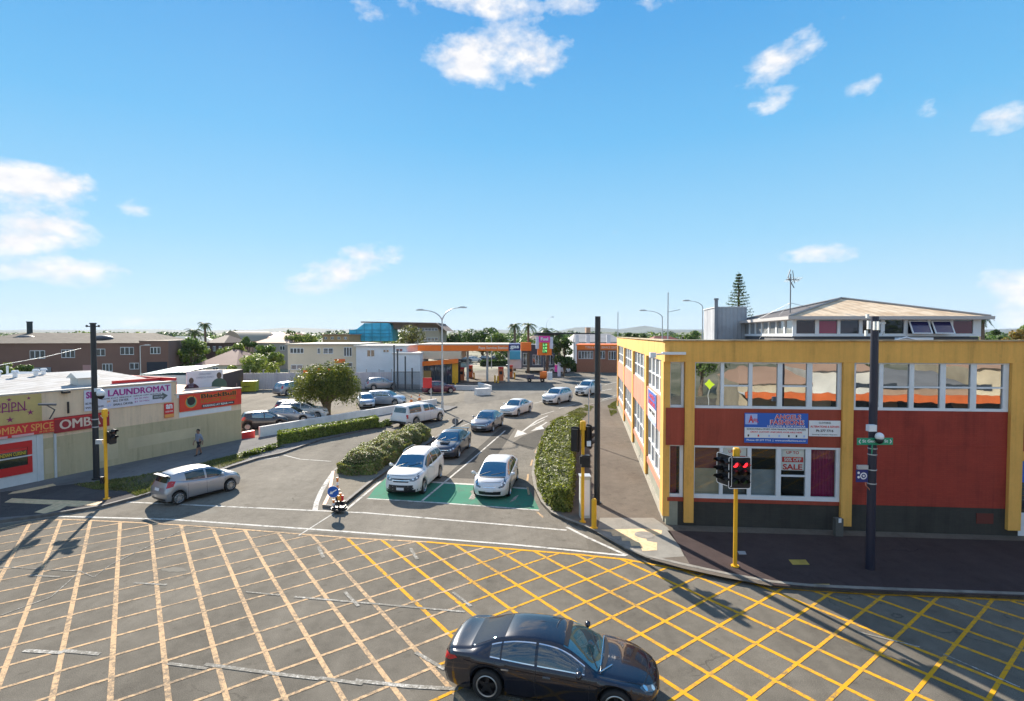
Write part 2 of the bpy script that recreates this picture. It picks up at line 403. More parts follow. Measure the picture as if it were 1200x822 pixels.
def text(parent, s, mt, pl, u, z, h, off=.02, w=None, bold=0.0, shear=0.0, name='lettering', thick=.004, align='CENTER'):
    """lettering as a mesh on a Plane: centred at (u, z), cap height h, squeezed to width w; right-hand reading direction follows the camera side"""
    c = bpy.data.curves.new('t', 'FONT'); c.body = s; c.size = 1.0; c.align_x = 'LEFT'; c.extrude = .5; c.offset = 0 if 'M' in s or 'W' in s else bold; c.shear = shear; c.resolution_u = 3
    o = bpy.data.objects.new('t', c); SC.collection.objects.link(o)
    dg = bpy.context.evaluated_depsgraph_get(); me = bpy.data.meshes.new_from_object(o.evaluated_get(dg))
    bpy.data.objects.remove(o); bpy.data.curves.remove(c)
    if bold and ('M' in s or 'W' in s):      # these glyphs break under an outline offset: thicken by shifted copies
        V0 = [v.co[:] for v in me.vertices]; F0 = [tuple(p.vertices) for p in me.polygons]; nv = len(V0); vs = []; fs = []
        for k, (dx, dy) in enumerate(((-1,-.6),(-.5,.6),(0,-.3),(.5,.3),(1,.6))):
            vs += [(a+dx*bold*.8, b+dy*bold*.5, c_+.15*k) for a, b, c_ in V0]; fs += [tuple(i+nv*k for i in f) for f in F0]
        me = bpy.data.meshes.new('t'); me.from_pydata(vs, [], fs)
    co = np.empty(len(me.vertices)*3, np.float32); me.vertices.foreach_get('co', co); co = co.reshape(-1,3)
    x0, x1 = co[:,0].min(), co[:,0].max(); y0, y1 = co[:,1].min(), co[:,1].max()
    sy = h/(y1-y0); sx = (w/(x1-x0)) if w else sy
    rd = Vector((0,0,1)).cross(pl.n)       # right of a viewer who looks along -n
    base = pl.P(u, z, off)
    M = TR[parent.name].inverted(); new = []
    for x, y, zz in co:
        p = base + rd*((x-(x0+x1)/2)*sx) + Vector((0,0,1))*((y-(y0+y1)/2)*sy) + pl.n*(zz*thick)
        new += list(M @ p)
    me.vertices.foreach_set('co', new); me.update(); me.materials.clear(); me.materials.append(mt); me.name = name
    ob = link(bpy.data.objects.new(name, me)); ob.parent = parent; TR[ob.name] = TR[parent.name]
    return ob
# ================================================================ ground, roads, kerbs, markings
A_DK, A_LT = (.100,.089,.073), (.205,.183,.150)
m_road = asphalt('asphalt_main', A_DK, A_LT)
m_side = asphalt('asphalt_pale', (.122,.109,.090), (.24,.215,.178))
m_fpR = asphalt('asphalt_footpath', (.115,.095,.077), (.185,.157,.128), speck=.6)
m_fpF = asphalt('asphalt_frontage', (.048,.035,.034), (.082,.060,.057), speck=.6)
m_fpL = asphalt('footpath_concrete', (.13,.125,.12), (.21,.20,.19), speck=.4)
m_conc = asphalt('concrete_pale', (.20,.185,.16), (.32,.30,.26), speck=.4)
m_park = asphalt('car_park_surface', (.12,.105,.085), (.25,.22,.175), speck=.7)
m_fore = asphalt('forecourt_surface', (.11,.10,.085), (.23,.21,.18), speck=.5)
m_kerb = mat('kerb_concrete', (.22,.20,.17), .85, var=.3, vscale=2.5, bump=.3, world=True)
m_kerbd = mat('kerb_dark', (.13,.12,.11), .85, var=.3, vscale=2.5, bump=.3, world=True)
m_land = mat('town_ground', (.13,.15,.07), .95, var=.4, vscale=.05, col2=(.24,.21,.15), world=True)
m_yel = paint('road_paint_yellow', (.74,.37,.022), (.14,.124,.098), .34, 8)
m_yel2 = paint('road_paint_faded', (.66,.44,.25), (.145,.129,.104), .50, 8)
m_wht = paint('road_paint_white', (.66,.63,.57), (.13,.12,.105), .35)
m_wht2 = paint('road_paint_worn', (.66,.63,.57), (.14,.125,.10), .85, 10)
m_grn = paint('road_paint_green', (.060,.225,.145), (.10,.11,.095), .25, 2.5)
m_redk = mat('kerb_paint_red', (.62,.27,.17), .7, var=.25, vscale=4)

mb = MB(); s_ = 5500
mb.add([(-s_,-600,-.02),(s_,-600,-.02),(s_,s_,-.02),(-s_,s_,-.02)], [(0,1,2,3)]); struct('ground', mb, m_land)
mb = MB(); mb.flat([(-75,-25),(75,-25),(75,46),(64,46),(60,110),(30,150),(-8,112),(-26,74),(-30,60),(-75,46)], 0.0); struct('road', mb, m_road)

# side street: paler surfacing
LK = [(-260,640),(-120,622),(0,612.5),(56,605),(120,595),(158,585),(210,569),(245,558),(268,549),(300,539),(327.7,533),(375,516.5),(416,507.5),(457,497.5),(490,489.5),(517,483.5),(528,480.5)]
LKw = [G2(*p) for p in LK]
RK = [(722,467),(690,475.5),(668,485),(650,497),(638,512),(629,528),(624.5,545),(623,558),(625,572),(634,591),(646,604),(664,612.5),(682,619),(700,627),(733,646),(758,657),(800,667),(850,678),(905,688),(950,692.5),(1000,695),(1060,697.5),(1200,702.5),(1400,709),(1800,722)]
RKw = [G2(*p) for p in RK]
mb = MB()
sidepoly = [G2(75,606), G2(690,644)] + [RKw[i] for i in range(12, -1, -1)] + [(24,78),(20,100),(0,100),(-6,62)] + [LKw[i] for i in range(16, 4, -1)]
mb.flat(sidepoly, .004); struct('side_street', mb, m_side)
# darker tyre-polished lane strips
# car park and forecourt
mb = MB(); mb.flat([G2(283,517), G2(305,514), G2(512,475), (-5.5,60), (-6.5,72), (-20,73), (-45,73), (-52,60)], .012); struct('car_park', mb, m_park)
mb = MB(); mb.flat([(-6.5,72),(-5.5,60),(-5,57.5),(.5,64),(9,76),(14,92),(6,104),(-16,104),(-22,74)], .016); struct('forecourt', mb, m_fore)
mb = MB(); mb.flat([(16,118),(60,96),(75,96),(75,150),(0,150),(0,118)], .008); struct('shop_car_park', mb, m_fore)

# left footpath
WA, WB = G(50,565.5), G(283,516.8)
dW = (WB-WA).normalized()
fp = MB(); back = [G2(512,476), G2(305,514.5), (WB.x,WB.y), tuple((WA-dW*30).xy)]
fp.prism(LKw + [G2(536,477.5)] + back, 0.0, .12); struct('footpath', fp, m_fpL)
kb = MB(); kb.strip(LKw, .16, .0, .135, side=-1); struct('kerb', kb, m_kerbd)
# concrete channel along it
kb = MB(); kb.strip(LKw[2:], .32, .006, None, side=-1); struct('channel', kb, m_kerb)
# dark asphalt apron at the corner of the left footpath
mb = MB(); mb.flat([G2(-120,600,.12),G2(0,592,.12),G2(0,577,.12),G2(90,567,.12),G2(150,573,.12),G2(157,583,.12),G2(120,592.5,.12),G2(56,602.5,.12),G2(-120,616,.12)], .124); struct('footpath_apron', mb, asphalt('asphalt_apron', (.062,.056,.055), (.105,.095,.09)))
# tactile paving, left
m_tac = mat('tactile_paving', (.66,.47,.26), .8, var=.2, vscale=6, bump=.6, bscale=18)
def px_flat(name, polys, z, m):
    mb = MB()
    for q in polys: mb.flat([G2(x, y, z) for x, y in q], z)
    return struct(name, mb, m)
px_flat('tactile_paving', [[(5,589),(14,584),(60,586),(121,588),(112,592.5),(98,592.3),(92,594),(78,593.5),(70,597.5),(52,602),(40,600.5),(62,591.5)]], .128, m_tac)
px_flat('tactile_paving', [[(9,579.5),(15,576.5),(62,567),(66,569),(30,577)]], .128, m_tac)

# right footpaths
BC, BF, BR = G(781,618.5), G(723.7,477.5), G(1190,632)      # building corner, far end, right
dF = (BR-BC).normalized(); dS = (BF-BC).normalized(); BR2 = BC + dF*34
fp = MB(); fp.prism(RKw + [G2(1800,640), tuple(BR2.xy), tuple(BC.xy), tuple((BC+dS*38).xy)], 0.0, .12); struct('footpath', fp, m_fpR)
kb = MB(); kb.strip(RKw, .16, .0, .135, side=1); struct('kerb', kb, m_kerb)
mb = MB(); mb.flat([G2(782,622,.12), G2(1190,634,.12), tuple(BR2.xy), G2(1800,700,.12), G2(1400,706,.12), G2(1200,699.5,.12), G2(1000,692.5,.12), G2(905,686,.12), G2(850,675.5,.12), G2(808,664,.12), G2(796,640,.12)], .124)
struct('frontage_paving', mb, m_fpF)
px_flat('corner_slab', [[(703,607),(766,607),(782,618),(796,640),(803,652),(790,661),(758,653.5),(733,643),(700,624)]], .124, m_conc)
px_flat('tactile_paving', [[(703,621),(757,619.5),(776,621.5),(775,627),(757,628.5),(758,634),(770,636),(770,645),(753,646),(750,640),(740,640),(738,634),(729,634),(728,628.5),(718,628.5),(716,624)]], .129, m_tac)
mb = MB(); c = G(755,627,.13); mb.lathe([(0,.002),(.32,.002),(.36,0)], (c.x,c.y,.131), (0,0,1), 24); solo('manhole_cover', mb, mat('cast_iron', (.22,.2,.17), .6, var=.3), 'round grey manhole cover in the yellow tactile paving at the corner', 'manhole cover')
# verge strip (bare brown asphalt) beside the right signal
px_flat('verge', [[(760,655),(803,652),(808,661),(850,671),(905,684),(905,687),(850,677),(800,666)]], .127, m_fpR)
for q, nm in (([(924,656),(944,656),(949,662),(929,662)],'a'), ([(953,684.5),(972,684.5),(973,688),(954,688)],'b')):
    px_flat('service_cover', [q], .128, mat('cover_yellow', (.42,.30,.06), .7, var=.2))
px_flat('service_cover', [[(864,646),(873,646),(875,650),(866,650)]], .128, mat('cover_grey', (.38,.38,.38), .7, var=.2))

# median island between the exit and the approach lanes
ISL = [(-7.45,23.0),(-7.15,27.0),(-6.35,32.5),(-5.1,41),(-4.35,46.2),(-4.7,46.9),(-5.5,46.6),(-6.5,44),(-7.6,40.8),(-8.7,37.4),(-9.6,34),(-9.95,31),(-9.9,28.6),(-9.25,26.4),(-8.65,24.4),(-8.35,22.9)]
mb = MB(); mb.prism(ISL, 0, .12); struct('median_island', mb, asphalt('island_surface', (.15,.13,.10), (.24,.21,.165)))
kb = MB(); kb.strip(ISL[:7], .15, 0, .135, side=1); kb.strip(ISL[6:14], .15, 0, .135, side=1); struct('kerb', kb, m_kerbd)
kb = MB(); kb.strip(ISL[12:], .15, 0, .137, side=1, mi=0); struct('kerb', kb, m_redk)
kb = MB(); kb.strip([ISL[-1], (-7.9,22.75), ISL[0]], .15, 0, .135, side=1); struct('kerb', kb, m_kerbd)

# ---- yellow box hatching
def inside(p, poly):
    x, y = p; c = False; n = len(poly)
    for i in range(n):
        x1, y1 = poly[i]; x2, y2 = poly[(i+1)%n]
        if (y1 > y) != (y2 > y) and x < (x2-x1)*(y-y1)/(y2-y1)+x1: c = not c
    return c
top_px = [(-400,628),(-60,617),(0,620),(35,611.5),(74,609),(146,612),(217,616),(292,621.5),(374,628),(412,631),(500,635.5),(600,644),(680,650.5),(733,656),(790,666.5),(850,677),(905,687.5),(940,691.5),(1000,695.5),(1100,699.5),(1200,704.5),(1500,716),(1900,730)]
top_w = [G2(*p) for p in top_px]
BOX = top_w + [(40,4.6),(-40,4.6)]
a1, a2 = R(-54.0), R(36.8); d1 = Vector((math.cos(a1), math.sin(a1))); d2 = Vector((math.cos(a2), math.sin(a2)))
def clip_lines(d, n, offs):
    out = []
    for o in offs:
        t = -60; run = None
        while t < 60:
            p = n*o + d*t; ok = inside((p.x,p.y), BOX) and abs(p.x) < 36
            if ok and run is None: run = p
            if not ok and run is not None: out.append((run, p)); run = None
            t += .04
        if run is not None: out.append((run, p))
    return out
n1 = Vector((-d1.y, d1.x)); n2 = Vector((-d2.y, d2.x))
# offsets measured at crossings in the photograph
ref1 = [Vector(G2(x, y)).dot(n1) for x, y in ((129,822),(404,822))]; sp1 = (ref1[1]-ref1[0])/4
f1 = MB(); f1b = MB()
segs = clip_lines(d1, n1, [ref1[0]+sp1*k for k in range(-22, 34)])
ref2 = Vector(G2(839.4,785.6)).dot(n2)
sp2 = sp1
segs2 = clip_lines(d2, n2, [ref2+sp2*k for k in range(-30, 24)])
hz = .005
for (p, q) in segs:
    (f1 if (p.x+q.x)/2 > -1.5 else f1b).strip([p, q], .115, hz)
    
for (p, q) in segs2:
    # split a shallow line where the newer paint of the right half begins
    k = 12
    for i in range(k):
        a = p+(q-p)*(i/k); b = p+(q-p)*((i+1)/k); (f1 if (a.x+b.x)/2 > -1.5 else f1b).strip([a, b], .085, hz+.001)
f1.strip(top_w[10:], .13, hz+.002); f1b.strip(top_w[2:11], .11, hz+.002)
struct('box_marking', f1, m_yel); struct('box_marking_faded', f1b, m_yel2)

# ---- white lines
wl = MB(); z = .008
LZ = [0]
def ln(pts, w, z=z, mbx=None): LZ[0] += 1; (mbx or wl).strip([G2(*p) for p in pts], w, z+.0001*LZ[0])
ln([(69,605.5),(200,609),(400,623),(600,638.5),(733,651.5)], .13)
ln([(147,588.6),(300,595.6),(430,601.5),(600,616),(664,621.8)], .12)
ln([(430,584.5),(520,590),(632,598.3)], .12, .0082)
ln([(505,565.3),(560,568.5),(618,573)], .22, .0084)
ln([(592,505),(555,537),(494.5,587.5)], .11, .0086)
ln([(403.5,599.8),(418,587.5),(446,564.5)], .12)
ln([(369,599),(371,589),(376,577),(383,565),(391,553.5)], .22)
ln([(398,597.5),(350,628)], .06)
ln([(664,618),(690,631),(735,651.5)], .13)
ln([(332,533.5),(352,538.5),(388,541)], .09)
ln([(622,500),(638,492)], .12); ln([(633,487),(649,482)], .10); ln([(583,487),(597,483)], .10); ln([(540,500),(565,491)],.10)
ln([(626,473),(636,470.5)], .12); ln([(708,451.5),(722.6,448)], .12); ln([(702,459),(717,456)], .14); ln([(706,468.5),(721,464)], .14); ln([(655,479),(675,473.5)],.10)
ln([(660,434),(690,434),(722,436)], .25); ln([(690,428),(722,430)], .15)
ln([(280,543),(327,536)], .09)
ln([(545,470),(600,466)], .1)
struct('white_marking', wl, m_wht)
# straight-and-turn arrows
def arrow(pts_list, nm='lane_arrow'):
    mb = MB()
    for i, q in enumerate(pts_list): mb.flat([G2(x, y) for x, y in q], .010+.0006*i)
    struct(nm, mb, m_wht)
arrow([[(602.5,513),(606.5,504),(617.5,508.5)], [(622,505.5),(634,498.5),(638,503)][::-1]])
mb = MB(); mb.strip([G2(642,487.5), G2(629,493.5), G2(611,507)], .17, .0106); mb.strip([G2(641,495), G2(634,499.5), G2(628,502)], .15, .0110); struct('lane_arrow', mb, m_wht)
# worn dashes inside the box
ww = MB()
for q, w in (([(34,674.5),(70,676.5)],.13),([(157,683.5),(195,685.8)],.13),([(28,763),(73,765.5)],.17),([(73,763),(117,767)],.17),([(288,694),(328,698)],.10),([(345,700),(450,709),(545,717.5)],.12),
             ([(197,778),(243,784)],.13),([(240,779),(284,785),(330,791),(374,796)],.15),([(374,795),(425,802)],.14),([(416,798),(480,805),(537,808)],.16),
             ([(373,641),(379,654)],.16),([(481,643),(489,656)],.16),([(404,694),(420,711)],.14),([(531,694.5),(552,711)],.13),([(487,765),(521,785)],.14),([(1005,741),(1078,759)],.08),([(1105,767),(1195,806)],.07),
             ([(560,812),(612,822)],.16),([(0,665),(94,670),(110,677),(130,662),(217,620),(245,617.5)],.05),([(94,670),(60,700),(0,722)],.045)):
    ln(q, w*.72, .008, ww)
struct('worn_marking', ww, m_wht2)
# scattered pale scrub marks of lifted paint
sm = MB()
SQ = 0
for (cx, cy, rx, ry) in ((205,668,16,3),(245,600,12,2.2)):
    n = 18; sm.flat([G2(cx+rx*math.cos(2*math.pi*i/n)*random.uniform(.7,1.2), cy+ry*math.sin(2*math.pi*i/n)*random.uniform(.7,1.2)) for i in range(n)], .0045+.0002*SQ); SQ += 1
struct('paint_scuffs', sm, paint('paint_scuff', (.45,.43,.38), (.14,.125,.10), 1.15, 16))
# green advance box
gb = MB(); gb.flat([G2(431,584),(G2(632,597.5)),G2(625,583),G2(619,573),G2(505,565.5),G2(486,564),G2(452,561),G2(440,572)], .006); struct('green_marking', gb, m_grn)
px_flat('cycle_marking', [[(549,585),(556,585.5),(558,580),(555,574),(551,576),(553,579)], [(597,589),(604,586),(608,580),(602,583)]], .0075, m_wht2)
# broken yellow lines along the right hedge kerb
yb = MB()
for a, b in (((637,512),(633,518.5)),((629.5,525),(627,531)),((624,539),(622,546)),((619,556),(618,564)),((618,571),(620,580)),((629,600),(637,607)),((657,490),(650,496)),((716,471),(705,474))):
    yb.strip([G2(*a), G2(*b)], .10, .009)
struct('broken_yellow_line', yb, m_yel2)
# long tyre marks / seal patches
def patch(px, m_, z=.006, nm='seal_patch'):
    mb = MB(); mb.flat([G2(*p) for p in px], z); struct(nm, mb, m_)
m_pt = asphalt('seal_dark', (.060,.055,.047), (.11,.10,.086))
patch([(520,560),(548,536),(575,512),(590,500),(604,502),(592,520),(575,545),(566,562)], m_pt)
patch([(612,512),(640,500),(630,523),(624,528),(600,520)], m_pt, .006)
# grass verge on the left footpath
m_soil = asphalt('verge_soil', (.06,.055,.03), (.14,.125,.075))
VERGE = [(84,568),(150,560),(200,551),(240,542),(283,531),(296,533),(290,538),(262,547.5),(235,557),(205,567),(160,582),(148,576),(110,574)]
mb = MB(); mb.flat([G2(x, y, .12) for x, y in VERGE], .130); struct('verge', mb, m_soil)
def grass(name, polyw, n, h, mt, z):
    xs = [p[0] for p in polyw]; ys = [p[1] for p in polyw]; P = []
    while len(P) < n:
        x, y = random.uniform(min(xs), max(xs)), random.uniform(min(ys), max(ys))
        if inside((x,y), polyw) and random.random() < .5+.5*math.sin(x*1.7+y*.9)*math.sin(y*.8-x*.6): P.append((x,y,z))
    P = np.array(P); hh = h*RNG.uniform(.4,1.2,(n,1)); ang = RNG.uniform(0,6.283,n); d = np.stack([np.cos(ang),np.sin(ang),0*ang],1); lean = RNG.normal(0,.35,(n,3))*hh; lean[:,2] = hh[:,0]
    v = np.empty((n,3,3)); v[:,0] = P-d*.02; v[:,1] = P+d*.02; v[:,2] = P+lean
    o = fastmesh(name, v.reshape(-1,3), 3, mt); setp(o, kind='stuff', label='short patchy grass and weeds', ); return o
m_gr = foliage('grass_blades', [(.06,.09,.02),(.11,.14,.035),(.18,.19,.07),(.24,.21,.10)], .2)
g = grass('grass', [G2(x, y, .12) for x, y in VERGE], 9000, .08, m_gr, .13); g['label'] = 'patchy weedy grass strip on the left footpath behind the silver hatchback'; g['category'] = 'grass'
g = grass('grass', [(2.9+x, y) for x, y in ((0.9,43.6),(3.6,47.2),(5.6,54.5),(5.0,56),(2.2,49.5),(.3,45))], 5000, .12, m_gr, .12); g['label'] = 'sunlit grass strip by the far kerb beside the yellow building'; g['category'] = 'grass'
g = grass('grass', [G2(x,y,.12) for x, y in ((712,476),(722,470),(723,484),(716,488))], 3000, .12, m_gr, .12); g['label'] = 'sunlit grass at the far end of the right footpath'; g['category'] = 'grass'
# ================================================================ right building
m_yw = grime(mat('plaster_yellow', (.84,.445,.10), .75), (.84,.445,.10), amt=.42)
def brickify(name, c1, c2, scale=4.2, mort=None):
    m = mat(name, c1, .8); t = NT(m); 
    tcn = t.new('ShaderNodeTexCoord'); P = tcn.outputs['Object']
    sp = t.new('ShaderNodeSeparateXYZ'); t.l.new(P, sp.inputs[0]); cb = t.new('ShaderNodeCombineXYZ'); t.l.new(t.math('ADD', sp.outputs[0], sp.outputs[1]), cb.inputs[0]); t.l.new(sp.outputs[2], cb.inputs[1])
    b = t.new('ShaderNodeTexBrick', Scale=scale); t.l.new(cb.outputs[0], b.inputs[0]); b.inputs['Color1'].default_value = (*c1,1); b.inputs['Color2'].default_value = (*c2,1)
    b.inputs['Mortar'].default_value = (*(mort or tuple(x*.72 for x in c1)),1); b.inputs['Mortar Size'].default_value = .012; b.inputs['Brick Width'].default_value = .95; b.inputs['Row Height'].default_value = .32
    g = t.ramp(t.math('ADD', t.math('MULTIPLY', t.noise(t.pos(), .8, 6), .5), t.math('MULTIPLY', t.noise(t.pos((2.6,2.6,.16)), 1.4, 6, .7), .5)), [(.36,(.66,.66,.66)),(.5,(.98,.98,.98)),(.66,(1.14,1.12,1.10))])
    t.l.new(t.mix(1.0, b.outputs[0], g, 'MULTIPLY'), t.p.inputs['Base Color']); t.bump(b.outputs[1], .15, -.01); return m
m_rd = brickify('painted_block_red', (.33,.040,.024), (.36,.047,.027))
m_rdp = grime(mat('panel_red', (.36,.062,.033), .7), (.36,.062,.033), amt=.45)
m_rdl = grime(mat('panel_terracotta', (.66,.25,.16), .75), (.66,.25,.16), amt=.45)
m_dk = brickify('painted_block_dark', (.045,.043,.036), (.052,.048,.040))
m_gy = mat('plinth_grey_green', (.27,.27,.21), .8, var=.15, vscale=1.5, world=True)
m_wf = mat('window_frame_white', (.74,.76,.78), .5, var=.05)
m_roofd = mat('roof_membrane', (.19,.17,.155), .9, var=.35, vscale=.6, bump=.3)
gl_up = glassy('glass_upper', (.03,.03,.028), .42, (.85,.90,.90), .012, .06)
gl_lo = clearglass('glass_lower', .06)
gl_side = glassy('glass_side', (.24,.25,.25), .30, (.9,.95,1), .03)
gl_pent = glassy('glass_penthouse', (.018,.018,.03), .06, (.8,.85,1), .02)
m_int = mat('room_dark', (.035,.035,.032), .9)
PF = Plane(BC, BR); PS = Plane(BC, BF)
TOP = 7.37
uf = lambda px, py=500, off=0: PF.pix(px, py, off)[0]
zf = lambda px, py, off=0: PF.pix(px, py, off)[1]
bld = thing('corner_building', 'two-storey corner building with yellow frame, brick red panels and white windows on the right', 'building', (BC.x+6, BC.y+12, 0))
UL = PF.len + 16      # front runs on past the frame
DEP = (BF-BC).length
# core: roof slab and hidden body, 0.35 m behind the facades
core = MB(); 
def quadpt(u, v): return BC + dF*u + dS*v
zc = [quadpt(.4,.4), quadpt(UL,.4), quadpt(UL,DEP-.1), quadpt(.4,DEP-.1)]
core.prism([tuple(p.xy) for p in zc], 0.02, .3); core.prism([tuple(p.xy) for p in zc], TOP-.55, TOP-.22)
core.prism([tuple(quadpt(u,v).xy) for u, v in ((1.6,1.6),(UL,1.6),(UL,DEP-.4),(1.6,DEP-.4))], .3, TOP-.55)
part('roof', core, m_roofd, bld, True)
y_ = lambda py, px=900: zf(px, py)
ZF = y_(424.6)         # underside of the fascia
ZW1 = y_(479.5); ZP = y_(523.5); ZW0 = y_(584); ZR = y_(590.5)
fas = MB()
fas.wall(PF, -.14, UL, ZF, TOP, -.30, .10); fas.wall(PS, .30, DEP+.14, ZF, TOP, -.30, .10)
part('fascia', fas, m_yw, bld, True)
cap = MB(); cap.wall(PF, -.22, UL, TOP, TOP+.05, -.34, .17); cap.wall(PS, .34, DEP+.2, TOP, TOP+.05, -.34, .17)
part('parapet_cap', cap, mat('cap_weathered', (.42,.33,.20), .8, var=.45, vscale=1.6, world=True), bld, True)
# pillars on the front
for a, b, yb in ((801.8,812.8,612.8),(985.3,997.8,617),(1181,1196,622)):
    mb = MB(); zb = max(.1, zf((a+b)/2, yb, .12)); mb.wall(PF, uf(a), uf(b), zb, ZF-.002, -.05, .13); part('pillar', mb, m_yw, bld, True)
for k in range(3):
    mb = MB(); u = uf(1181) + (k+1)*7.05; mb.wall(PF, u, u+.42, .3, ZF-.002, -.05, .13); part('pillar', mb, m_yw, bld, True)
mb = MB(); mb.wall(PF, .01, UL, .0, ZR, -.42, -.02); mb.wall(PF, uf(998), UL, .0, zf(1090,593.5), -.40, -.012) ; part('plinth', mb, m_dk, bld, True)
fr = MB(); fr.wall(PF, -.06, uf(801.7), ZW1, ZP, -.42, .06, 0); part('corner_panel', fr, m_rdp, bld, True)
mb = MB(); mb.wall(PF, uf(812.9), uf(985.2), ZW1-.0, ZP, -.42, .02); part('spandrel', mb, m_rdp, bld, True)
mb = MB(); mb.wall(PF, uf(998), uf(1180.8), zf(1090,594), ZW1, -.42, .0); part('wall', mb, m_rd, bld, True)
mb = MB(); mb.wall(PF, uf(998), uf(1180.8), zf(1090,523), zf(1090,521.5), .0, .012); part('string_course', mb, m_rd, bld, True)
mb = MB(); mb.wall(PF, uf(1196.2), UL, ZP, ZW1, -.42, .0); mb.wall(PF, .02, uf(801.6), ZR-.001, ZW0-.07, -.4, .01); mb.wall(PF, uf(813), uf(985), ZR, ZW0-.07, -.4, .01); part('sill_band', mb, m_rdp, bld, True)
mb = MB(); mb.wall(PF, uf(1147), uf(1167), zf(1157,614), zf(1157,602), -.05, .005); part('vent', mb, mat('vent_red', (.14,.035,.025), .8), bld, True)

def window(parent, pl, u0, u1, z0, z1, cols, glass, frame=.07, rec=-.10, trans=(), tz=.5, dep=.08, mf=None, inner=None):
    """cols: list of (ua, ub) pane spans; white frame fills between; each window one part, its pane a sub-part"""
    f = MB(); f.wall(pl, u0, u1, z0, z0+frame, rec-dep, rec+.03); f.wall(pl, u0, u1, z1-frame*.5, z1, rec-dep, rec+.03)
    edges = [u0] + [x for c in cols for x in c] + [u1]
    for i in range(0, len(edges), 2):
        if edges[i+1]-edges[i] > .005: f.wall(pl, edges[i], edges[i+1], z0+frame, z1-frame*.5, rec-dep, rec+.025)
    for k in trans: f.wall(pl, cols[k][0], cols[k][1], z0+(z1-z0)*tz-.03, z0+(z1-z0)*tz+.03, rec-dep+.02, rec+.035)
    w = part('window', f, mf or m_wf, parent, True)
    g = MB()
    for a, b in cols:
        vs = [pl.P(a, z0+frame, rec-.03), pl.P(b, z0+frame, rec-.03), pl.P(b, z1-frame*.5, rec-.03), pl.P(a, z1-frame*.5, rec-.03)]; g.add(vs, [(0,1,2,3)])
    part('pane', g, glass, w, True)
    return w
cA = [(814.6,843.8),(847.8,876.6),(881,910.4),(916,944.7),(951,980.6)]
cols = [(uf(a), uf(b)) for a, b in cA]
ZU1 = y_(425.3)
window(bld, PF, uf(812.9), uf(985.1), ZW1+.002, ZF-.004, cols, gl_up, .10, -.02, (1,3), .49)
w = window(bld, PF, uf(812.9), uf(985.1), ZW0-.07, ZP-.002, cols, gl_lo, .16, -.02, (1,3), .46)
cB = [(1002,1029),(1034,1064.5),(1070,1100.5),(1107,1136),(1143,1174)]
window(bld, PF, uf(998), uf(1180.6), ZW1+.002, ZF-.004, [(uf(a), uf(b)) for a, b in cB], gl_up, .10, -.02, (1,2,3,4), .49)
window(bld, PF, uf(784), uf(801.4), ZW1+.002, ZF-.004, [(uf(786), uf(798.5))], gl_up, .10, -.10)
w = window(bld, PF, uf(784), uf(801.4), ZW0-.07, ZP-.002, [(uf(786), uf(797.5))], gl_lo, .12, -.10)
for k in range(2):
    u0 = uf(1196.2)+k*7.05; u1 = u0+6.6; st = (u1-u0)/5
    window(bld, PF, u0, u1, ZW1+.002, ZF-.004, [(u0+st*i+.08, u0+st*(i+1)-.08) for i in range(5)], gl_up, .10, -.02)
# things behind the lower panes
def board(nm, col, a, b, za, zb, rec, parent=bld, m=None):
    mb = MB(); mb.wall(PF, a, b, za, zb, rec-.02, rec); return part(nm, mb, m or mat('board_'+nm+str(len(MATS)), col, .8, var=.12, vscale=2), parent, True)
zl0, zl1 = ZW0+.02, ZP-.03; zmid = zf(900, 552)
mb = MB(); mb.wall(PF, .1, uf(985), ZR, ZP, -1.5, -1.42); part('room_wall', mb, m_int, bld, True)
board('blind', (.40,.34,.24), cols[0][0]-.05, cols[0][1]+.05, zl0, zmid, -.2); board('curtain', (.17,.04,.04), cols[0][0]-.05, cols[0][1]+.05, zmid, zl1, -.22)
board('screen', (.27,.29,.31), cols[2][0]-.05, cols[2][1]+.05, zl0, zmid, -.2); board('screen', (.13,.14,.14), cols[1][0]-.05, cols[1][1]+.05, zl0, zmid, -.3)
def drape(nm, col, a, b, za, zb, rec, waves=9):
    mb = MB(); n = waves*6
    pts = [(a+(b-a)*i/n, rec+.035*math.sin(i*2*math.pi/6)) for i in range(n+1)]
    vs = [PF.P(u, z, o) for z in (za, zb) for u, o in pts]; mb.add(vs, [(i, i+1, n+2+i, n+1+i) for i in range(n)])
    return part(nm, mb, mat('drape_'+nm+str(len(MATS)), col, .85, var=.12, vscale=4), bld, True, True)
drape('curtain', (.33,.015,.10), cols[4][0]-.05, cols[4][1]+.05, zl0, zl1, -.22); drape('curtain', (.30,.04,.07), uf(787.5), uf(795), zl0, zl1, -.3, 4)
# sale posters in the windows
m_red = mat('sign_red', (.66,.035,.035), .5); m_white = mat('sign_white', (.80,.80,.80), .55, var=.05, vscale=2); m_blue = mat('sign_blue', (.035,.13,.50), .5); m_black = mat('sign_black', (.02,.02,.022), .5)
def poster(a, b, z0, z1, u):
    mb = MB(); mb.wall(PF, a, b, z0, z1, -.075, -.065); p = part('sale_poster', mb, m_white, bld, True)
    h = z1-z0; c = (a+b)/2; w = b-a
    r = MB(); r.wall(PF, a+.03, b-.03, z0+h*.38, z0+h*.62, -.065, -.061); part('band', r, m_red, p, True)
    text(p, 'SALE', m_red, PF, c, z0+h*.16, h*.26, -.062, w*.86, .03); text(p, 'UP TO', m_red, PF, c, z0+h*.82, h*.13, -.062, w*.55, .02); text(p, '50% OFF', m_white, PF, c, z0+h*.5, h*.17, -.058, w*.75, .02)
poster(cols[3][0]+.03, cols[3][1]-.03, zf(930,552), ZP-.08, 0); poster(cols[1][0]+.03, cols[1][1]-.03, zf(930,552), ZP-.08, 0)

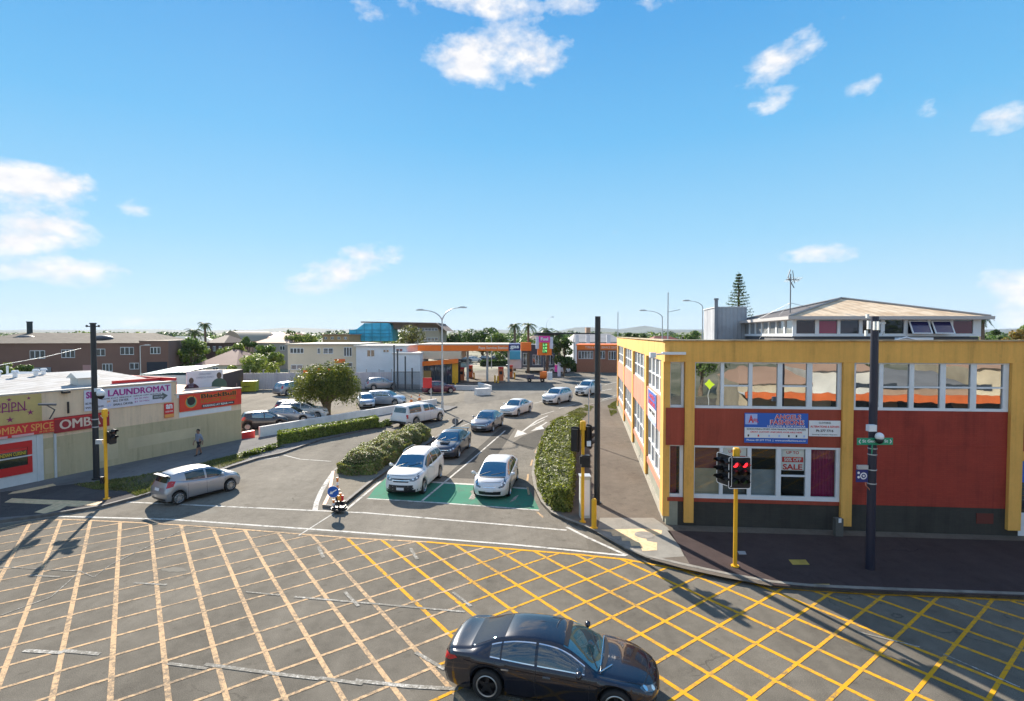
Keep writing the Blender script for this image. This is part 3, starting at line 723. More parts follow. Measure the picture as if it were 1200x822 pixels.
# front signs (lifted off the wall: things of their own)
def signboard(name, label, pl, a, b, z0, z1, m, off=.03, group=None, th=.035):
    p = pl.P((a+b)/2, z0, 0); t = thing(name, label, 'sign', (p.x, p.y, z0), 0, group)
    mb = MB(); mb.wall(pl, a, b, z0, z1, off, off+th); part('board', mb, m, t, True); return t
def strip_on(t, pl, a, b, z0, z1, m, off, nm='stripe'):
    mb = MB(); mb.wall(pl, a, b, z0, z1, off-.003, off+.003); return part(nm, mb, m, t, True)
sa, sb = uf(871.9), uf(946); s0, s1 = zf(909,519.5,.05), zf(909,484.5,.05); H_ = s1-s0; Wd = sb-sa
m_pale = mat('sign_pale_blue', (.42,.50,.80), .5)
sg = signboard('fashion_sign', 'blue and white fashion shop sign with red lettering on the brick red panel', PF, sa, sb, s0, s1, m_blue)
o_ = .068
strip_on(sg, PF, sa, sb, s0+H_*.17, s0+H_*.52, m_white, o_, 'white_band'); strip_on(sg, PF, sa+Wd*.01, sa+Wd*.20, s0+H_*.62, s0+H_*.97, m_pale, o_-.001, 'emblem_field')
text(sg, 'ANGELS', m_white, PF, sa+Wd*.68, s0+H_*.88, H_*.17, o_+.003, Wd*.42, .05); text(sg, 'ANGELS', m_red, PF, sa+Wd*.68, s0+H_*.88, H_*.15, o_+.008, Wd*.40, .012)
text(sg, 'FASHIONS', m_white, PF, sa+Wd*.67, s0+H_*.70, H_*.17, o_+.003, Wd*.54, .05); text(sg, 'FASHIONS', m_red, PF, sa+Wd*.67, s0+H_*.70, H_*.15, o_+.008, Wd*.52, .012)
text(sg, 'UNIFORMS & SPORTSWEAR', m_white, PF, sa+Wd*.66, s0+H_*.565, H_*.065, o_, Wd*.60, .02)
text(sg, 'SCHOOLWEAR & SPORTS WEAR MANUFACTURERS & SUPPLIERS', m_black, PF, sa+Wd*.5, s0+H_*.465, H_*.055, o_+.004, Wd*.93, .02)
text(sg, 'GREAT CUSTOM UNIFORMS AVAILABLE HERE', m_red, PF, sa+Wd*.5, s0+H_*.37, H_*.055, o_+.004, Wd*.82, .02)
text(sg, 'A', m_red, PF, sa+Wd*.10, s0+H_*.80, H_*.26, o_+.004, Wd*.08, .03); text(sg, 'FIL', m_red, PF, sa+Wd*.18, s0+H_*.75, H_*.12, o_+.004, Wd*.08, .02)
text(sg, 'Phone: 09 277 7716  |  www.angelfashions.co.nz', m_white, PF, sa+Wd*.5, s0+H_*.085, H_*.075, o_, Wd*.93, .02)
for k, (fx, mm) in enumerate(((.06,m_black),(.22,m_red),(.39,m_pale),(.55,m_pale),(.70,m_black),(.82,m_black),(.94,m_pale))):
    strip_on(sg, PF, sa+Wd*(fx-.012), sa+Wd*(fx+.012), s0+H_*.21, s0+H_*.28, mm, o_+.003, 'emblem')
sa2, sb2 = uf(947.2), uf(984); q0, q1 = zf(965,511.6,.05), zf(965,493.2,.05)
sg2 = signboard('alterations_sign', 'small white clothing alterations sign right of the blue and white sign', PF, sa2, sb2, q0, q1, m_white); hh = q1-q0; ww_ = sb2-sa2; cc = (sa2+sb2)/2
text(sg2, 'CLOTHING', m_black, PF, cc, q0+hh*.86, hh*.12, o_, ww_*.38, .01); text(sg2, 'ALTERATIONS & REPAIRS', m_red, PF, cc, q0+hh*.62, hh*.13, o_, ww_*.92, .02)
text(sg2, 'Ph 277 7716', m_black, PF, cc, q0+hh*.36, hh*.16, o_, ww_*.55, .03); text(sg2, 'Sewing Clothes Repairs', m_black, PF, cc, q0+hh*.11, hh*.08, o_, ww_*.8, .01)
# right-hand shop front beyond the third pillar
mb = MB(); mb.wall(PF, uf(1196.2), UL, ZP-.35, ZP, -.4, .03); part('shop_fascia', mb, m_yw, bld, True)
mb = MB(); mb.wall(PF, uf(1196.4), uf(1196.4)+1.6, ZP-1.15, ZP-.37, -.02, .05); sgb = solo('shop_sign', mb, m_blue, 'plain blue shop sign at the right edge beyond the last yellow pillar', 'sign')
mb = MB(); mb.wall(PF, uf(1196.6), UL, .13, 1.0, -.06, .0); part('shop_base', mb, m_wf, bld, True)
mb = MB(); mb.wall(PF, uf(1196.6), UL, 1.0, ZP-.35, -.08, -.04); part('shop_window', mb, gl_up, bld, True)
# drain pipe / litter at plinth
mb = MB(); p = G(979,626,.12); mb.box((p.x,p.y-.15,.45),(.28,.2,.66)); mb.box((p.x,p.y-.26,.72),(.10,.02,.16),mi=1); solo('meter_box', mb, [mat('box_grey_dark',(.10,.10,.09),.7), m_white], 'dark low meter box with a white label against the dark plinth', 'meter box')

# ---- side facade
ps_u = lambda px, py: PS.pix(px, py)[0]
part_u = [(0,0)]
# yellow pilasters measured on the fascia line
pil = [(775,782),(755.5,760.3),(740.5,744),(730.5,733),(723.6,725.2)]
pu = []
for a, b in pil:
    ua = PS.pix(a, 500)[0]; ub = PS.pix(b, 500)[0]; u0, u1 = sorted((ua, ub)); pu.append((max(0,u0), min(DEP, u0+max(.35, min(.8, u1-u0)))))
for u0, u1 in pu:
    mb = MB(); mb.wall(PS, u0+.002, u1, .45, ZF-.002, -.1, .16); part('pillar', mb, m_yw, bld, True)
ZS1, ZSP, ZS0 = 5.02, 3.55, 1.42
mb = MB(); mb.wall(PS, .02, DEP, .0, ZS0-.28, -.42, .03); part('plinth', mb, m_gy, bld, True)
mb = MB(); mb.wall(PS, .35, DEP, .1, .13+.35, .03, .09); part('footing', mb, mat('footing_conc', (.36,.33,.27), .85, var=.2), bld, True)
for i in range(len(pu)-1):
    a = pu[i][1]+.004; b = pu[i+1][0]-.004
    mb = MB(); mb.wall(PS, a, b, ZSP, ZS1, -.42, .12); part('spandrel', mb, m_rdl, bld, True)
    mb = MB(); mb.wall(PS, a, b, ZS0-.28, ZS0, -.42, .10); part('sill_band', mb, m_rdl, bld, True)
    n = 4 if b-a > 5 else 3; st = (b-a)/n
    cl = [(a+st*k+.12, a+st*(k+1)-.12) for k in range(n)]
    window(bld, PS, a, b, ZS1+.002, ZF-.004, cl, gl_side, .12, .0, range(n), .5, .1); window(bld, PS, a, b, ZS0+.002, ZSP-.002, cl, gl_side, .12, .0, range(n), .45, .1)
# side sign
ua, ub = sorted((PS.pix(763.5,500)[0], PS.pix(773,500)[0])); z0, z1 = 3.55, 5.0
sg = signboard('side_fashion_sign', 'blue over white fashion shop sign on the lit terracotta side wall', PS, ua, ub, z0, z1, m_white, .13)
strip_on(sg, PS, ua, ub, z0+.75, z1-.02, m_blue, .168, 'blue_band'); strip_on(sg, PS, ua, ub, z0+.03, z0+.2, m_pale, .168, 'stripe')
text(sg, 'ANGELS', m_red, PS, (ua+ub)/2, z0+1.2, .22, .176, (ub-ua)*.7, .03); text(sg, 'FASHIONS', m_red, PS, (ua+ub)/2, z0+.9, .22, .176, (ub-ua)*.8, .03); text(sg, 'UNIFORMS', m_black, PS, (ua+ub)/2, z0+.5, .18, .17, (ub-ua)*.8, .02)
# roof-edge floodlight
cpt = PF.P(-.1, zf(783,414), .1)
fl = thing('floodlight', 'small white floodlight on a bracket at the yellow building corner', 'floodlight', tuple(cpt))
mb = MB(); mb.tube([cpt, cpt+Vector((-.15,-.25,-.02)), cpt+Vector((-.45,-.30,-.04))], .03); part('bracket', mb, m_wf, fl, True)
mb = MB(); mb.box(cpt+Vector((.25,-.18,0)), (.9,.16,.10)); mb.box(cpt+Vector((-.6,-.32,-.06)), (.22,.18,.2)); part('lamp_body', mb, m_wf, fl, True)
# ---- penthouse on the roof
RZ = TOP-.22
def atp(px, Y): return AtY(px, 400, Y).x
pn_n = AtY(929.5, 400, 26.0); pn_r = AtY(1145, 400, 26.0); X0 = pn_n.x; X1 = pn_r.x; DD = 9.4; sh = .145
def PQ(u, v): return Vector((X0+u+sh*v, 26.0+v-.02*u, 0))
pw = X1-X0
pent = thing('rooftop_penthouse', 'white rooftop penthouse with a band of windows under a low hipped metal roof', 'penthouse', (X0+pw/2+.7, 30.5, RZ))
ze = AtY(930,371.5,26).z; zw1 = AtY(1000,377.5,26).z; zw0 = AtY(1000,394.5,26).z
Pf = Plane(PQ(0,0), PQ(pw,0)); Pl = Plane(PQ(0,0), PQ(0,DD)); Pr = Plane(PQ(pw,0), PQ(pw,DD)); Pb = Plane(PQ(0,DD), PQ(pw,DD))
mb = MB(); mb.prism([tuple(PQ(u,v).xy) for u, v in ((.06,.06),(pw-.06,.06),(pw-.06,DD-.06),(.06,DD-.06))], RZ, zw0-.03); mb.prism([tuple(PQ(u,v).xy) for u, v in ((.3,.3),(pw-.3,.3),(pw-.3,DD-.3),(.3,DD-.3))], zw0-.03, ze)
part('wall', mb, mat('penthouse_base', (.10,.10,.11), .8), pent, True)
pc = [(933,955),(959.5,981),(984.5,1006.5),(1010.5,1032),(1036.5,1059),(1063.5,1087),(1090,1113),(1116.5,1140)]
ff = [(Pf.pix(a,385)[0], Pf.pix(b,385)[0]) for a, b in pc]
window(pent, Pf, 0, pw, zw0, ze-.10, ff, gl_pent, .14, .0, (), .5, .1)
fs = [(Pl.len*(i+.08)/8, Pl.len*(i+.92)/8) for i in range(8)]
window(pent, Pl, .02, Pl.len, zw0, ze-.10, fs, gl_side, .14, .0, (), .5, .1)
for i, (a, b) in enumerate(ff):
    if i in (1, 3, 6, 7, 0):
        col = {0:(.05,.025,.02),1:(.30,.03,.07),3:(.06,.04,.04),6:(.05,.045,.11),7:(.13,.03,.04)}[i]
        mb = MB(); mb.wall(Pf, a+.02, b-.02, zw0+.15, ze-.22, -.026, -.02); part('blind', mb, glassy('pent_blind%d' % i, col, .05, (.8,.85,1), .03), pent, True)
# propped open casements
for i in (5, 6):
    a, b = ff[i]; fm = MB(); 
    for (u0,u1,t0,t1) in ((a,b,0,.07),(a,b,.93,1),(a,a+.06,.07,.93),(b-.06,b,.07,.93)):
        zz = lambda t: zw0+.14+(ze-.2-zw0-.14)*t; oo = lambda t: .03+.30*(1-t)
        vs = [Pf.P(u, zz(t), oo(t)+k) for k in (0,.04) for (u,t) in ((u0,t0),(u1,t0),(u1,t1),(u0,t1))]
        fm.add(vs, [(0,3,2,1),(4,5,6,7),(0,1,5,4),(1,2,6,5),(2,3,7,6),(3,0,4,7)])
    w = part('window', fm, m_wf, pent, True, label='top-hung casement propped open')
    g = MB(); g.add([Pf.P(u, zz(t), oo(t)+.02) for (u,t) in ((a+.05,.06),(b-.05,.06),(b-.05,.94),(a+.05,.94))], [(0,1,2,3)]); part('pane', g, glassy('glass_open', (.03,.03,.10), .08, (.8,.85,1), .02), w, True)
def metal_roof(name, c1, c2, ang, pitch=.5):
    m = mat(name, c1, .85, spec=.08); t = NT(m); mpn = t.new('ShaderNodeMapping'); mpn.inputs['Rotation'].default_value = (0,0,ang); g = t.new('ShaderNodeNewGeometry'); t.l.new(g.outputs['Position'], mpn.inputs[0])
    w = t.new('ShaderNodeTexWave', Scale=.5/pitch*.63, wave_type='BANDS', bands_direction='X'); t.l.new(mpn.outputs[0], w.inputs[0]); w.inputs['Distortion'].default_value = 0
    rib = t.ramp(w.outputs[1], [(0,(0,0,0)),(.80,(0,0,0)),(.95,(1,1,1))]); t.bump(rib, .6, .06)
    st = t.ramp(t.noise(t.pos(), .9, 7, .7), [(.40, c2), (.58, c1)]); t.l.new(t.mix(t.math('MULTIPLY', rib, .12), st, tuple(x*.7 for x in c1)), t.p.inputs['Base Color']); return m
ov = .28; ap = PQ(pw/2, DD/2); ap.z = AtY(985.7,350.3,30.5).z
cs = [PQ(-ov,-ov), PQ(pw+ov,-ov), PQ(pw+ov,DD+ov), PQ(-ov,DD+ov)]
for c in cs: c.z = ze
mb = MB(); mb.add([cs[0],cs[1],ap],[(0,1,2)]); mb.add([cs[3],cs[0],ap],[(0,1,2)],1); mb.add([cs[1],cs[2],ap],[(0,1,2)]); mb.add([cs[2],cs[3],ap],[(0,1,2)])
lo = [Vector((c.x,c.y,ze-.02)) for c in cs]; mb.add(lo, [(3,2,1,0)])
part('roof', mb, [metal_roof('penthouse_roofing', (.85,.66,.46), (.62,.44,.28), R(0)), metal_roof('penthouse_roofing_grey', (.17,.16,.16), (.12,.11,.11), R(90))], pent, True)
mb = MB(); 
for i in range(4):
    a, b = cs[i], cs[(i+1)%4]; d = (b-a).normalized(); n = Vector((d.y,-d.x,0)); mb.add([a-d*.1+n*.0-Vector((0,0,.14)), b+d*.1-Vector((0,0,.14)), b+d*.1+n*.11-Vector((0,0,.14)), a-d*.1+n*.11-Vector((0,0,.14)), a-d*.1+Vector((0,0,.02)), b+d*.1+Vector((0,0,.02)), b+d*.1+n*.11+Vector((0,0,.02)), a-d*.1+n*.11+Vector((0,0,.02))], [(0,3,2,1),(4,5,6,7),(0,1,5,4),(1,2,6,5),(2,3,7,6),(3,0,4,7)])
part('gutter', mb, mat('gutter_grey', (.45,.43,.42), .5), pent, True)
mb = MB()
for c in cs: mb.tube([c+Vector((0,0,.03)), ap+Vector((0,0,.05))], .06, 6)
part('ridge_cap', mb, mat('ridge_grey', (.30,.28,.27), .6), pent, True)
# plant screen box on the roof
bx = AtY(839,380,34); BW = 36/615*34; mb = MB(); bz1 = AtY(850,360.5,34).z
def BQ(u, v): return (bx.x+u+.145*v, 34+v)
ps = thing('plant_screen', 'tall pale grey plant room box standing on the flat roof', 'plant room', (bx.x+1.2, 35.5, RZ))
mb.prism([BQ(0,0),BQ(BW,0),BQ(BW,3.6),BQ(0,3.6)], RZ, bz1); part('housing', mb, metal_roof('box_cladding', (.42,.44,.47), (.36,.37,.40), 0, .25), ps, True)
mb = MB(); mb.prism([BQ(-.06,-.04),BQ(BW+.04,-.04),BQ(BW+.04,3.64),BQ(-.06,3.64)], bz1, bz1+.05); part('capping', mb, m_wf, ps, True)
mb = MB(); v = Vector((*BQ(-.02,-.1),0)); mb.cyl((v.x,v.y,RZ),(v.x,v.y,AtY(837,352,34).z),.11,n=10); mb.cyl((v.x,v.y,AtY(837,352,34).z),(v.x,v.y,AtY(837,350,34).z),.15,n=10); solo('flue', mb, mat('flue_grey',(.22,.24,.27),.5), 'grey flue pipe at the corner of the roof plant box', 'flue')
# low roof things
mb = MB(); a = AtY(1002,397,25); mb.box((AtY(1075,397,24).x, 24.2, RZ+.28),(1.6,.25,.12)); mb.tube([(AtY(1048,398,24).x,24,RZ+.2),(AtY(1062,396,24).x,24,RZ+.35),(AtY(1075,397,24).x,24,RZ+.22)],.04); solo('roof_duct', mb, m_wf, 'white duct lying on the flat roof before the penthouse', 'duct')
# TV antenna with guy wires
an = AtY(926,362,29); at = thing('tv_antenna', 'tall thin TV antenna mast with guy wires beside the penthouse roof', 'antenna', (an.x, 29, 8.0))
zt = AtY(926,321,29).z; m_al = mat('aluminium', (.20,.21,.23), .5, .3)
mb = MB(); mb.cyl((an.x,29,RZ),(an.x,29,zt),.035,.03,n=8); part('mast', mb, m_al, at, True)
mb = MB(); zz = AtY(926,328,29).z
mb.tube([(an.x-.25,29,zz),(an.x+.55,29.1,zz)],.025,6)
for k in range(6): x = an.x-.2+k*.14; mb.tube([(x,28.7,zz+.1),(x,29.3,zz-.1)],.014,5)
mb.tube([(an.x-.02,29,zz+.55),(an.x-.15,29,zz+.15),(an.x+.2,29,zz-.45)],.03,6); mb.tube([(an.x+.1,29,zz+.5),(an.x+.22,29,zz-.2)],.02,6)
part('aerial', mb, m_al, at, True)
mb = MB(); tz = zt-1.6
for e in ((an.x+2.1,29.6,9.0),(an.x-1.2,30,7.4),(an.x-.9,31.5,8.4)): mb.tube([(an.x,29,tz),e],.012,5)
part('guy_wire', mb, m_al, at, True)
# ================================================================ left shop building
m_cream = grime(mat('plaster_cream', (.80,.61,.42), .85), (.80,.61,.42), amt=.30)
m_khaki = grime(mat('paint_khaki', (.52,.44,.27), .8), (.52,.44,.27), amt=.30)
m_khaki2 = mat('paint_khaki_patch', (.57,.485,.31), .8, var=.1, vscale=.6, world=True)
m_shopw = mat('shop_front_white', (.60,.62,.62), .7, var=.1, vscale=1, world=True)
m_roofw = metal_roof('white_roofing', (.44,.43,.42), (.34,.32,.30), R(0), .6)
PL = Plane(WA, WB)
lu = lambda px, py: PL.pix(px, py)[0]
lz = lambda px, py, off=0: PL.pix(px, py, off)[1]
U1 = lu(283,500); US = lu(207,480); UC = lu(50,520); U0 = UC-13
Z1 = lz(207,447.5); Z2 = lz(245,459); ZK = lz(120,504)
lb = thing('shop_building', 'long low cream and khaki shop building with white metal roof on the left', 'shop building', tuple(PL.P((UC+U1)/2, 0, -5)))
mb = MB(); mb.wall(PL, U0, US, 0, Z1, -14, 0); mb.wall(PL, US+.002, U1, 0, Z2, -13.5, -.004); part('wall', mb, m_cream, lb, True)
mb = MB(); mb.wall(PL, UC+.02, U1-.01, 0, ZK, 0, .02); part('painted_dado', mb, m_khaki, lb, True)
for a, b, c, d in ((150,235,.9,1.55),(52,70,.4,1.7),(110,138,.5,1.9)): mb = MB(); mb.wall(PL, lu(a,520), lu(b,515), c, d, .02, .023); part('repaint_patch', mb, m_khaki2, lb, True)
mb = MB(); mb.wall(PL, US-.12, U1+.05, Z2, Z2+.06, -.3, .04); mb.wall(PL, U0, US+.03, Z1, Z1+.07, -.3, .05); part('parapet_cap', mb, mat('cap_pale', (.46,.44,.40), .7, var=.2), lb, True)
# roof: low pitch rising away from the parapet
def RP(u, o, z): v = PL.P(u, z, o); return v
mb = MB(); zr0, zr1 = Z1-.05, Z1+.55
mb.add([RP(U0,-.3,zr0), RP(US-.1,-.3,zr0), RP(US-.1,-8,zr1), RP(U0,-8,zr1)], [(0,1,2,3)]); mb.add([RP(U0,-8,zr1), RP(US-.1,-8,zr1), RP(US-.1,-14.4,zr0), RP(U0,-14.4,zr0)], [(0,1,2,3)])
mb.add([RP(US-.1,-.3,zr0), RP(US-.1,-14.4,zr0), RP(US-.1,-8,zr1)], [(0,1,2)])
part('roof', mb, m_roofw, lb, True)
mb = MB(); mb.wall(PL, lu(150,450), US+.02, Z1+.0, Z1+.22, -1.6, -1.5); mb.wall(PL, US-.02, US+.10, Z2+.05, Z1+.25, -7, -.1); part('red_flashing', mb, m_red, lb, True)
for px, py in ((82,442),(93,441),(119,439),(134,437)):
    u = lu(px, 455); mb = MB(); c = RP(u, -6.5-random.random(), zr1-.1); mb.cyl(c, c+Vector((0,0,.30)), .11, n=12); mb.cyl(c+Vector((0,0,.30)), c+Vector((0,0,.42)), .19,.14, n=12); part('roof_vent', mb, m_wf, lb, True)
mb = MB(); c = RP(lu(124,455), -2.2, Z1); M_ = Matrix.Translation(c) @ Matrix.Rotation(math.atan2(PL.t.y, PL.t.x), 4, 'Z')
mb.box((0,0,.25),(.9,.8,.5), M=M_); v = [M_@Vector(p) for p in ((-.6,-.55,.5),(.6,-.55,.5),(.6,.55,.5),(-.6,.55,.5),(-.6,0,.8),(.6,0,.8))]; mb.add(v, [(0,1,5,4),(2,3,4,5),(0,4,3),(1,2,5),(3,2,1,0)]); part('roof_monitor', mb, mat('vent_grey',(.5,.52,.5),.6), lb, True)
# restaurant shop front, left end
mb = MB(); mb.wall(PL, U0, UC, 0, lz(25,512), 0, .05); part('shopfront', mb, m_shopw, lb, True)
ua, ub = U0+1, lu(37,540); za, zb_ = lz(20,563), lz(20,521)
rf = MB(); z0, z1 = lz(35,553.5), lz(35,516)
rf.wall(PL, ua, ub, z0, z0+.42, .05, .09); rf.wall(PL, ua, ub, z1-.30, z1, .05, .10); rf.wall(PL, ub-.18, ub, z0+.42, z1-.30, .05, .09); w = part('window', rf, mat('frame_red', (.55,.02,.02), .5), lb, True)
mb = MB(); mb.wall(PL, ua, ub-.18, z0+.42, z1-.3, .052, .06); part('pane', mb, glassy('glass_restaurant', (.03,.035,.03), .12, rough=.05), w, True)
mb = MB(); mb.wall(PL, ua, ub, z1-.78, z1-.72, .09, .12); mb.wall(PL, UC-.28, UC-.2, .1, z1+.2, .05, .10); part('frame', mb, m_shopw, w, True)
text(w, 'INDIAN CUISINE', mat('yellow_lettering', (.75,.55,.05), .5), PL, lu(14,528), z1-.58, .16, .075, lu(24,528)-lu(-8,528), .01)
mb = MB(); mb.wall(PL, ub-2.6, ub-.2, z1-.45, z1-.32, .062,.066); part('valance', mb, m_red, w, True)
# signs on that wall
def lsign(name, label, a, b, y0a, y1a, m, off=.05, **k):
    ua, ub = lu(a, y0a), lu(b, y0a); mid = (a+b)/2; return ua, ub
m_ylw = mat('sign_sand_yellow', (.55,.42,.16), .6, var=.12, vscale=1, world=True); m_purp = mat('sign_purple', (.26,.035,.14), .6); m_magenta = mat('sign_magenta', (.36,.02,.24), .6); m_oran = mat('sign_orange_lettering', (.80,.36,.10), .5); m_pink = mat('sign_cream', (.74,.60,.48), .6); m_dred = mat('sign_dark_red', (.34,.03,.035), .6)
ua, ub = U0+.5, lu(48.5,480); z0, z1 = lz(48,494.5), lz(48,461.5)
sg = signboard('fashion_mural_sign', 'sand yellow wall sign with purple stylised lettering and stars', PL, ua, ub, z0, z1, m_ylw, .01, th=.03); hh = z1-z0
text(sg, 'HAIPPIPN', m_purp, PL, (lu(29,475)+lu(-32,475))/2, z0+hh*.62, hh*.34, .045, lu(29,475)-lu(-32,475), .0); strip_on(sg, PL, lu(-34,475), lu(31,475), z0+hh*.48, z0+hh*.51, m_purp, .046, 'underline')
def star(parent, u, z, r, m_, pl=PL, off=.05, n=5):
    mb = MB(); vs = [pl.P(u+(r if i%2==0 else r*.35)*math.sin(i*math.pi/n), z+(r if i%2==0 else r*.35)*math.cos(i*math.pi/n), off) for i in range(2*n)]; mb.add(vs, [tuple(range(2*n))]); return part('star', mb, m_, parent, True)
star(sg, lu(33,466), z0+hh*.88, .10, m_purp); star(sg, lu(35,482), z0+hh*.38, .16, m_purp); star(sg, lu(11,489), z0+hh*.20, .17, m_purp); star(sg, lu(10,467), z0+hh*.88, .12, m_purp)
# red restaurant board and the longer darker one
ua, ub = U0+.2, lu(62,495); z0, z1 = lz(40,509), lz(40,494.3); hh = z1-z0
sg = signboard('restaurant_sign', 'bright red restaurant sign with orange lettering above the shop window', PL, ua, ub, z0, z1, m_red, .10)
text(sg, 'BOMBAY SPICE', m_oran, PL, (lu(61,502)+lu(-17,502))/2, z0+hh*.56, hh*.56, .14, lu(61,502)-lu(-17,502), .02); text(sg, '09 278 1900', m_oran, PL, lu(53,507), z0+hh*.14, hh*.16, .14, lu(61,500)-lu(44,500), .02)
strip_on(sg, PL, lu(12,508), lu(38,508), z0-.02, z0+.10, mat('sign_pink',(.72,.40,.40),.6), .14); strip_on(sg, PL, ua, lu(7,508), z0-.02, z0+.10, MATS['sign_pink'], .14)
ua, ub = lu(62.2,495), lu(127,490); z0, z1 = lz(95,503.5), lz(95,486); hh = z1-z0
sg = signboard('long_red_sign', 'long dark red sign with large cream letters left of the tall black pole', PL, ua, ub, z0, z1, m_dred, .06)
strip_on(sg, PL, ua, ub, z1-.12, z1-.05, m_red, .097); text(sg, 'OMBAY', m_pink, PL, (ua+ub)/2+.1, z0+hh*.50, hh*.62, .10, (ub-ua)*.90, .035)
mb = MB(); mb.wall(PL, lu(62.2,510), lu(64.6,510), .1, z0-.02, .02, .12); part('downpipe', mb, m_shopw, lb, True)
mb = MB(); a = PL.P(lu(57.5,490), lz(57.5,491), .06); mb.tube([a, a+PL.n*.5+Vector((0,0,.5)), a+PL.n*1.2-PL.t*.7+Vector((0,0,.9))], .03); mb.tube([a+PL.n*1.0-PL.t*.9+Vector((0,0,.92)), a+PL.n*1.5-PL.t*.4+Vector((0,0,.88))], .06); solo('sign_lamp', mb, mat('lamp_arm',(.16,.15,.15),.5), 'thin swan-neck lamp arm above the bright red restaurant sign', 'sign lamp')
mb = MB(); u_ = lu(79.7,480); mb.wall(PL, u_-.04, u_+.04, lz(80,484.5), lz(80,471), .0, .05); mb.wall(PL, u_-.3, u_+.02, lz(80,460.5), lz(80,458), 0, .25); part('cable_pipe', mb, m_black, lb, True)
# laundromat banner
ua, ub = lu(98,470), lu(200,460); z0, z1 = lz(150,476.5), lz(150,453.5); hh = z1-z0; ww_ = ub-ua; m_lil = mat('sign_lilac_white', (.66,.66,.75), .6, var=.05, vscale=2)
sg = signboard('laundromat_sign', 'pale lilac laundromat banner with magenta capitals high on the cream wall', PL, ua, ub, z0, z1, m_lil, .03, th=.03); o_ = .064
uL = lambda px: lu(px, 465)
text(sg, 'SKY', m_magenta, PL, (uL(100)+uL(117))/2, z0+hh*.76, hh*.32, o_, uL(117)-uL(100), .04); text(sg, 'LAUNDROMAT', m_magenta, PL, (uL(125.5)+uL(199))/2, z0+hh*.76, hh*.32, o_, uL(198.5)-uL(125.5), .04)
text(sg, 'SAME DAY SERVICE  DROP OFF SERVICE', m_black, PL, (uL(118)+uL(188))/2, z0+hh*.50, hh*.06, o_, (uL(188)-uL(118)), .01)
W_ = lambda a, b: uL(b)-uL(a)
text(sg, 'BIG WASHER', m_black, PL, uL(106), z0+hh*.36, hh*.10, o_, W_(99.5,113), .01); text(sg, 'SMALL WASHER', m_black, PL, uL(110), z0+hh*.16, hh*.09, o_, W_(99.5,121), .01); text(sg, 'BIG DRYER', m_black, PL, uL(141), z0+hh*.36, hh*.11, o_, W_(132,150), .01); text(sg, 'SMALL DRYER', m_black, PL, uL(143.5), z0+hh*.17, hh*.11, o_, W_(132,155), .01)
text(sg, '$4', m_oran, PL, uL(126.5), z0+hh*.36, hh*.12, o_, W_(125,129), .02); text(sg, '$3', m_pale, PL, uL(127), z0+hh*.16, hh*.12, o_, W_(125,129), .02); text(sg, '$4 30 MIN', m_magenta, PL, uL(165), z0+hh*.36, hh*.09, o_, W_(157,173), .0); text(sg, '$3 30 MIN', m_magenta, PL, uL(165.5), z0+hh*.2, hh*.09, o_, W_(157,174), .0)
m_arr = mat('sign_arrow_grey', (.10,.13,.13), .6); u0_, u1_ = uL(178), uL(196)
mb = MB(); zz = z0+hh*.34; a_ = hh*.11; mb.add([PL.P(u, z, o_+.003) for u, z in ((u0_,zz-a_),(u1_-.35,zz-a_),(u1_-.35,zz-a_*1.9),(u1_,zz+.02),(u1_-.35,zz+a_*1.9),(u1_-.35,zz+a_),(u0_,zz+a_))], [tuple(range(7))]); part('arrow', mb, m_arr, sg, True)
text(sg, 'PARKING AT REAR', m_lil, PL, (u0_+u1_)/2-.1, zz, hh*.09, o_+.008, (u1_-u0_)*.6, .01)
# small red hanging sign
ua, ub = lu(192,480), lu(203,480); z0, z1 = lz(197.5,489.5), lz(197.5,472.5); hh = z1-z0
sg = signboard('small_red_sign', 'small upright red sign with white lettering left of the black and red shop board', PL, ua, ub, z0, z1, m_red, .03)
strip_on(sg, PL, ua, ub, z0+.02, z0+hh*.24, m_oran, .067); text(sg, 'LIQUOR', m_white, PL, (ua+ub)/2, z0+hh*.42, hh*.12, .067, (ub-ua)*.8, .02); text(sg, 'an', m_white, PL, (ua+ub)/2, z0+hh*.76, hh*.32, .067, (ub-ua)*.7, .04)
# red black-lettered board
ua, ub = lu(209.5,470), lu(281.8,465); z0, z1 = lz(245,478.5), lz(245,459.4); hh = z1-z0; ww_ = ub-ua
m_red2 = mat('board_bright_red', (.72,.055,.03), .5, var=.05); m_orn = mat('board_orange', (.80,.25,.02), .5)
sg = signboard('liquor_sign', 'bright red shop board with a round bull emblem and black lettering at the wall end', PL, ua, ub, z0, z1, m_red2, .05); o_ = .09
cu, cz = ua+ww_*.17, z0+hh*.52; rr = hh*.37
for r_, m_, k in ((rr, m_orn, 0), (rr*.86, mat('emblem_green',(.16,.33,.20),.5), .003), (rr*.66, m_black, .006)):
    mb = MB(); mb.add([PL.P(cu+r_*math.cos(a*math.pi/16), cz+r_*math.sin(a*math.pi/16)+(.06 if k > .005 else 0), o_+k) for a in range(32)], [tuple(range(32))]); part('emblem', mb, m_, sg, True)
mb = MB(); mb.add([PL.P(cu+x*rr, cz+y*rr, o_+.007) for x, y in ((-.6,.2),(-.75,.75),(-.35,.5),(.1,.62),(.45,.95),(.42,.5),(.62,.25),(.2,-.1),(.1,-.5),(-.2,-.55),(-.25,-.1))], [tuple(range(11))]); part('bull_head', mb, m_black, sg, True)
uc = ua+ww_*.61
text(sg, 'BlackBull', m_orn, PL, uc, z0+hh*.78, hh*.30, o_+.002, ww_*.60, .07); text(sg, 'BlackBull', m_black, PL, uc, z0+hh*.78, hh*.26, o_+.008, ww_*.58, .03)
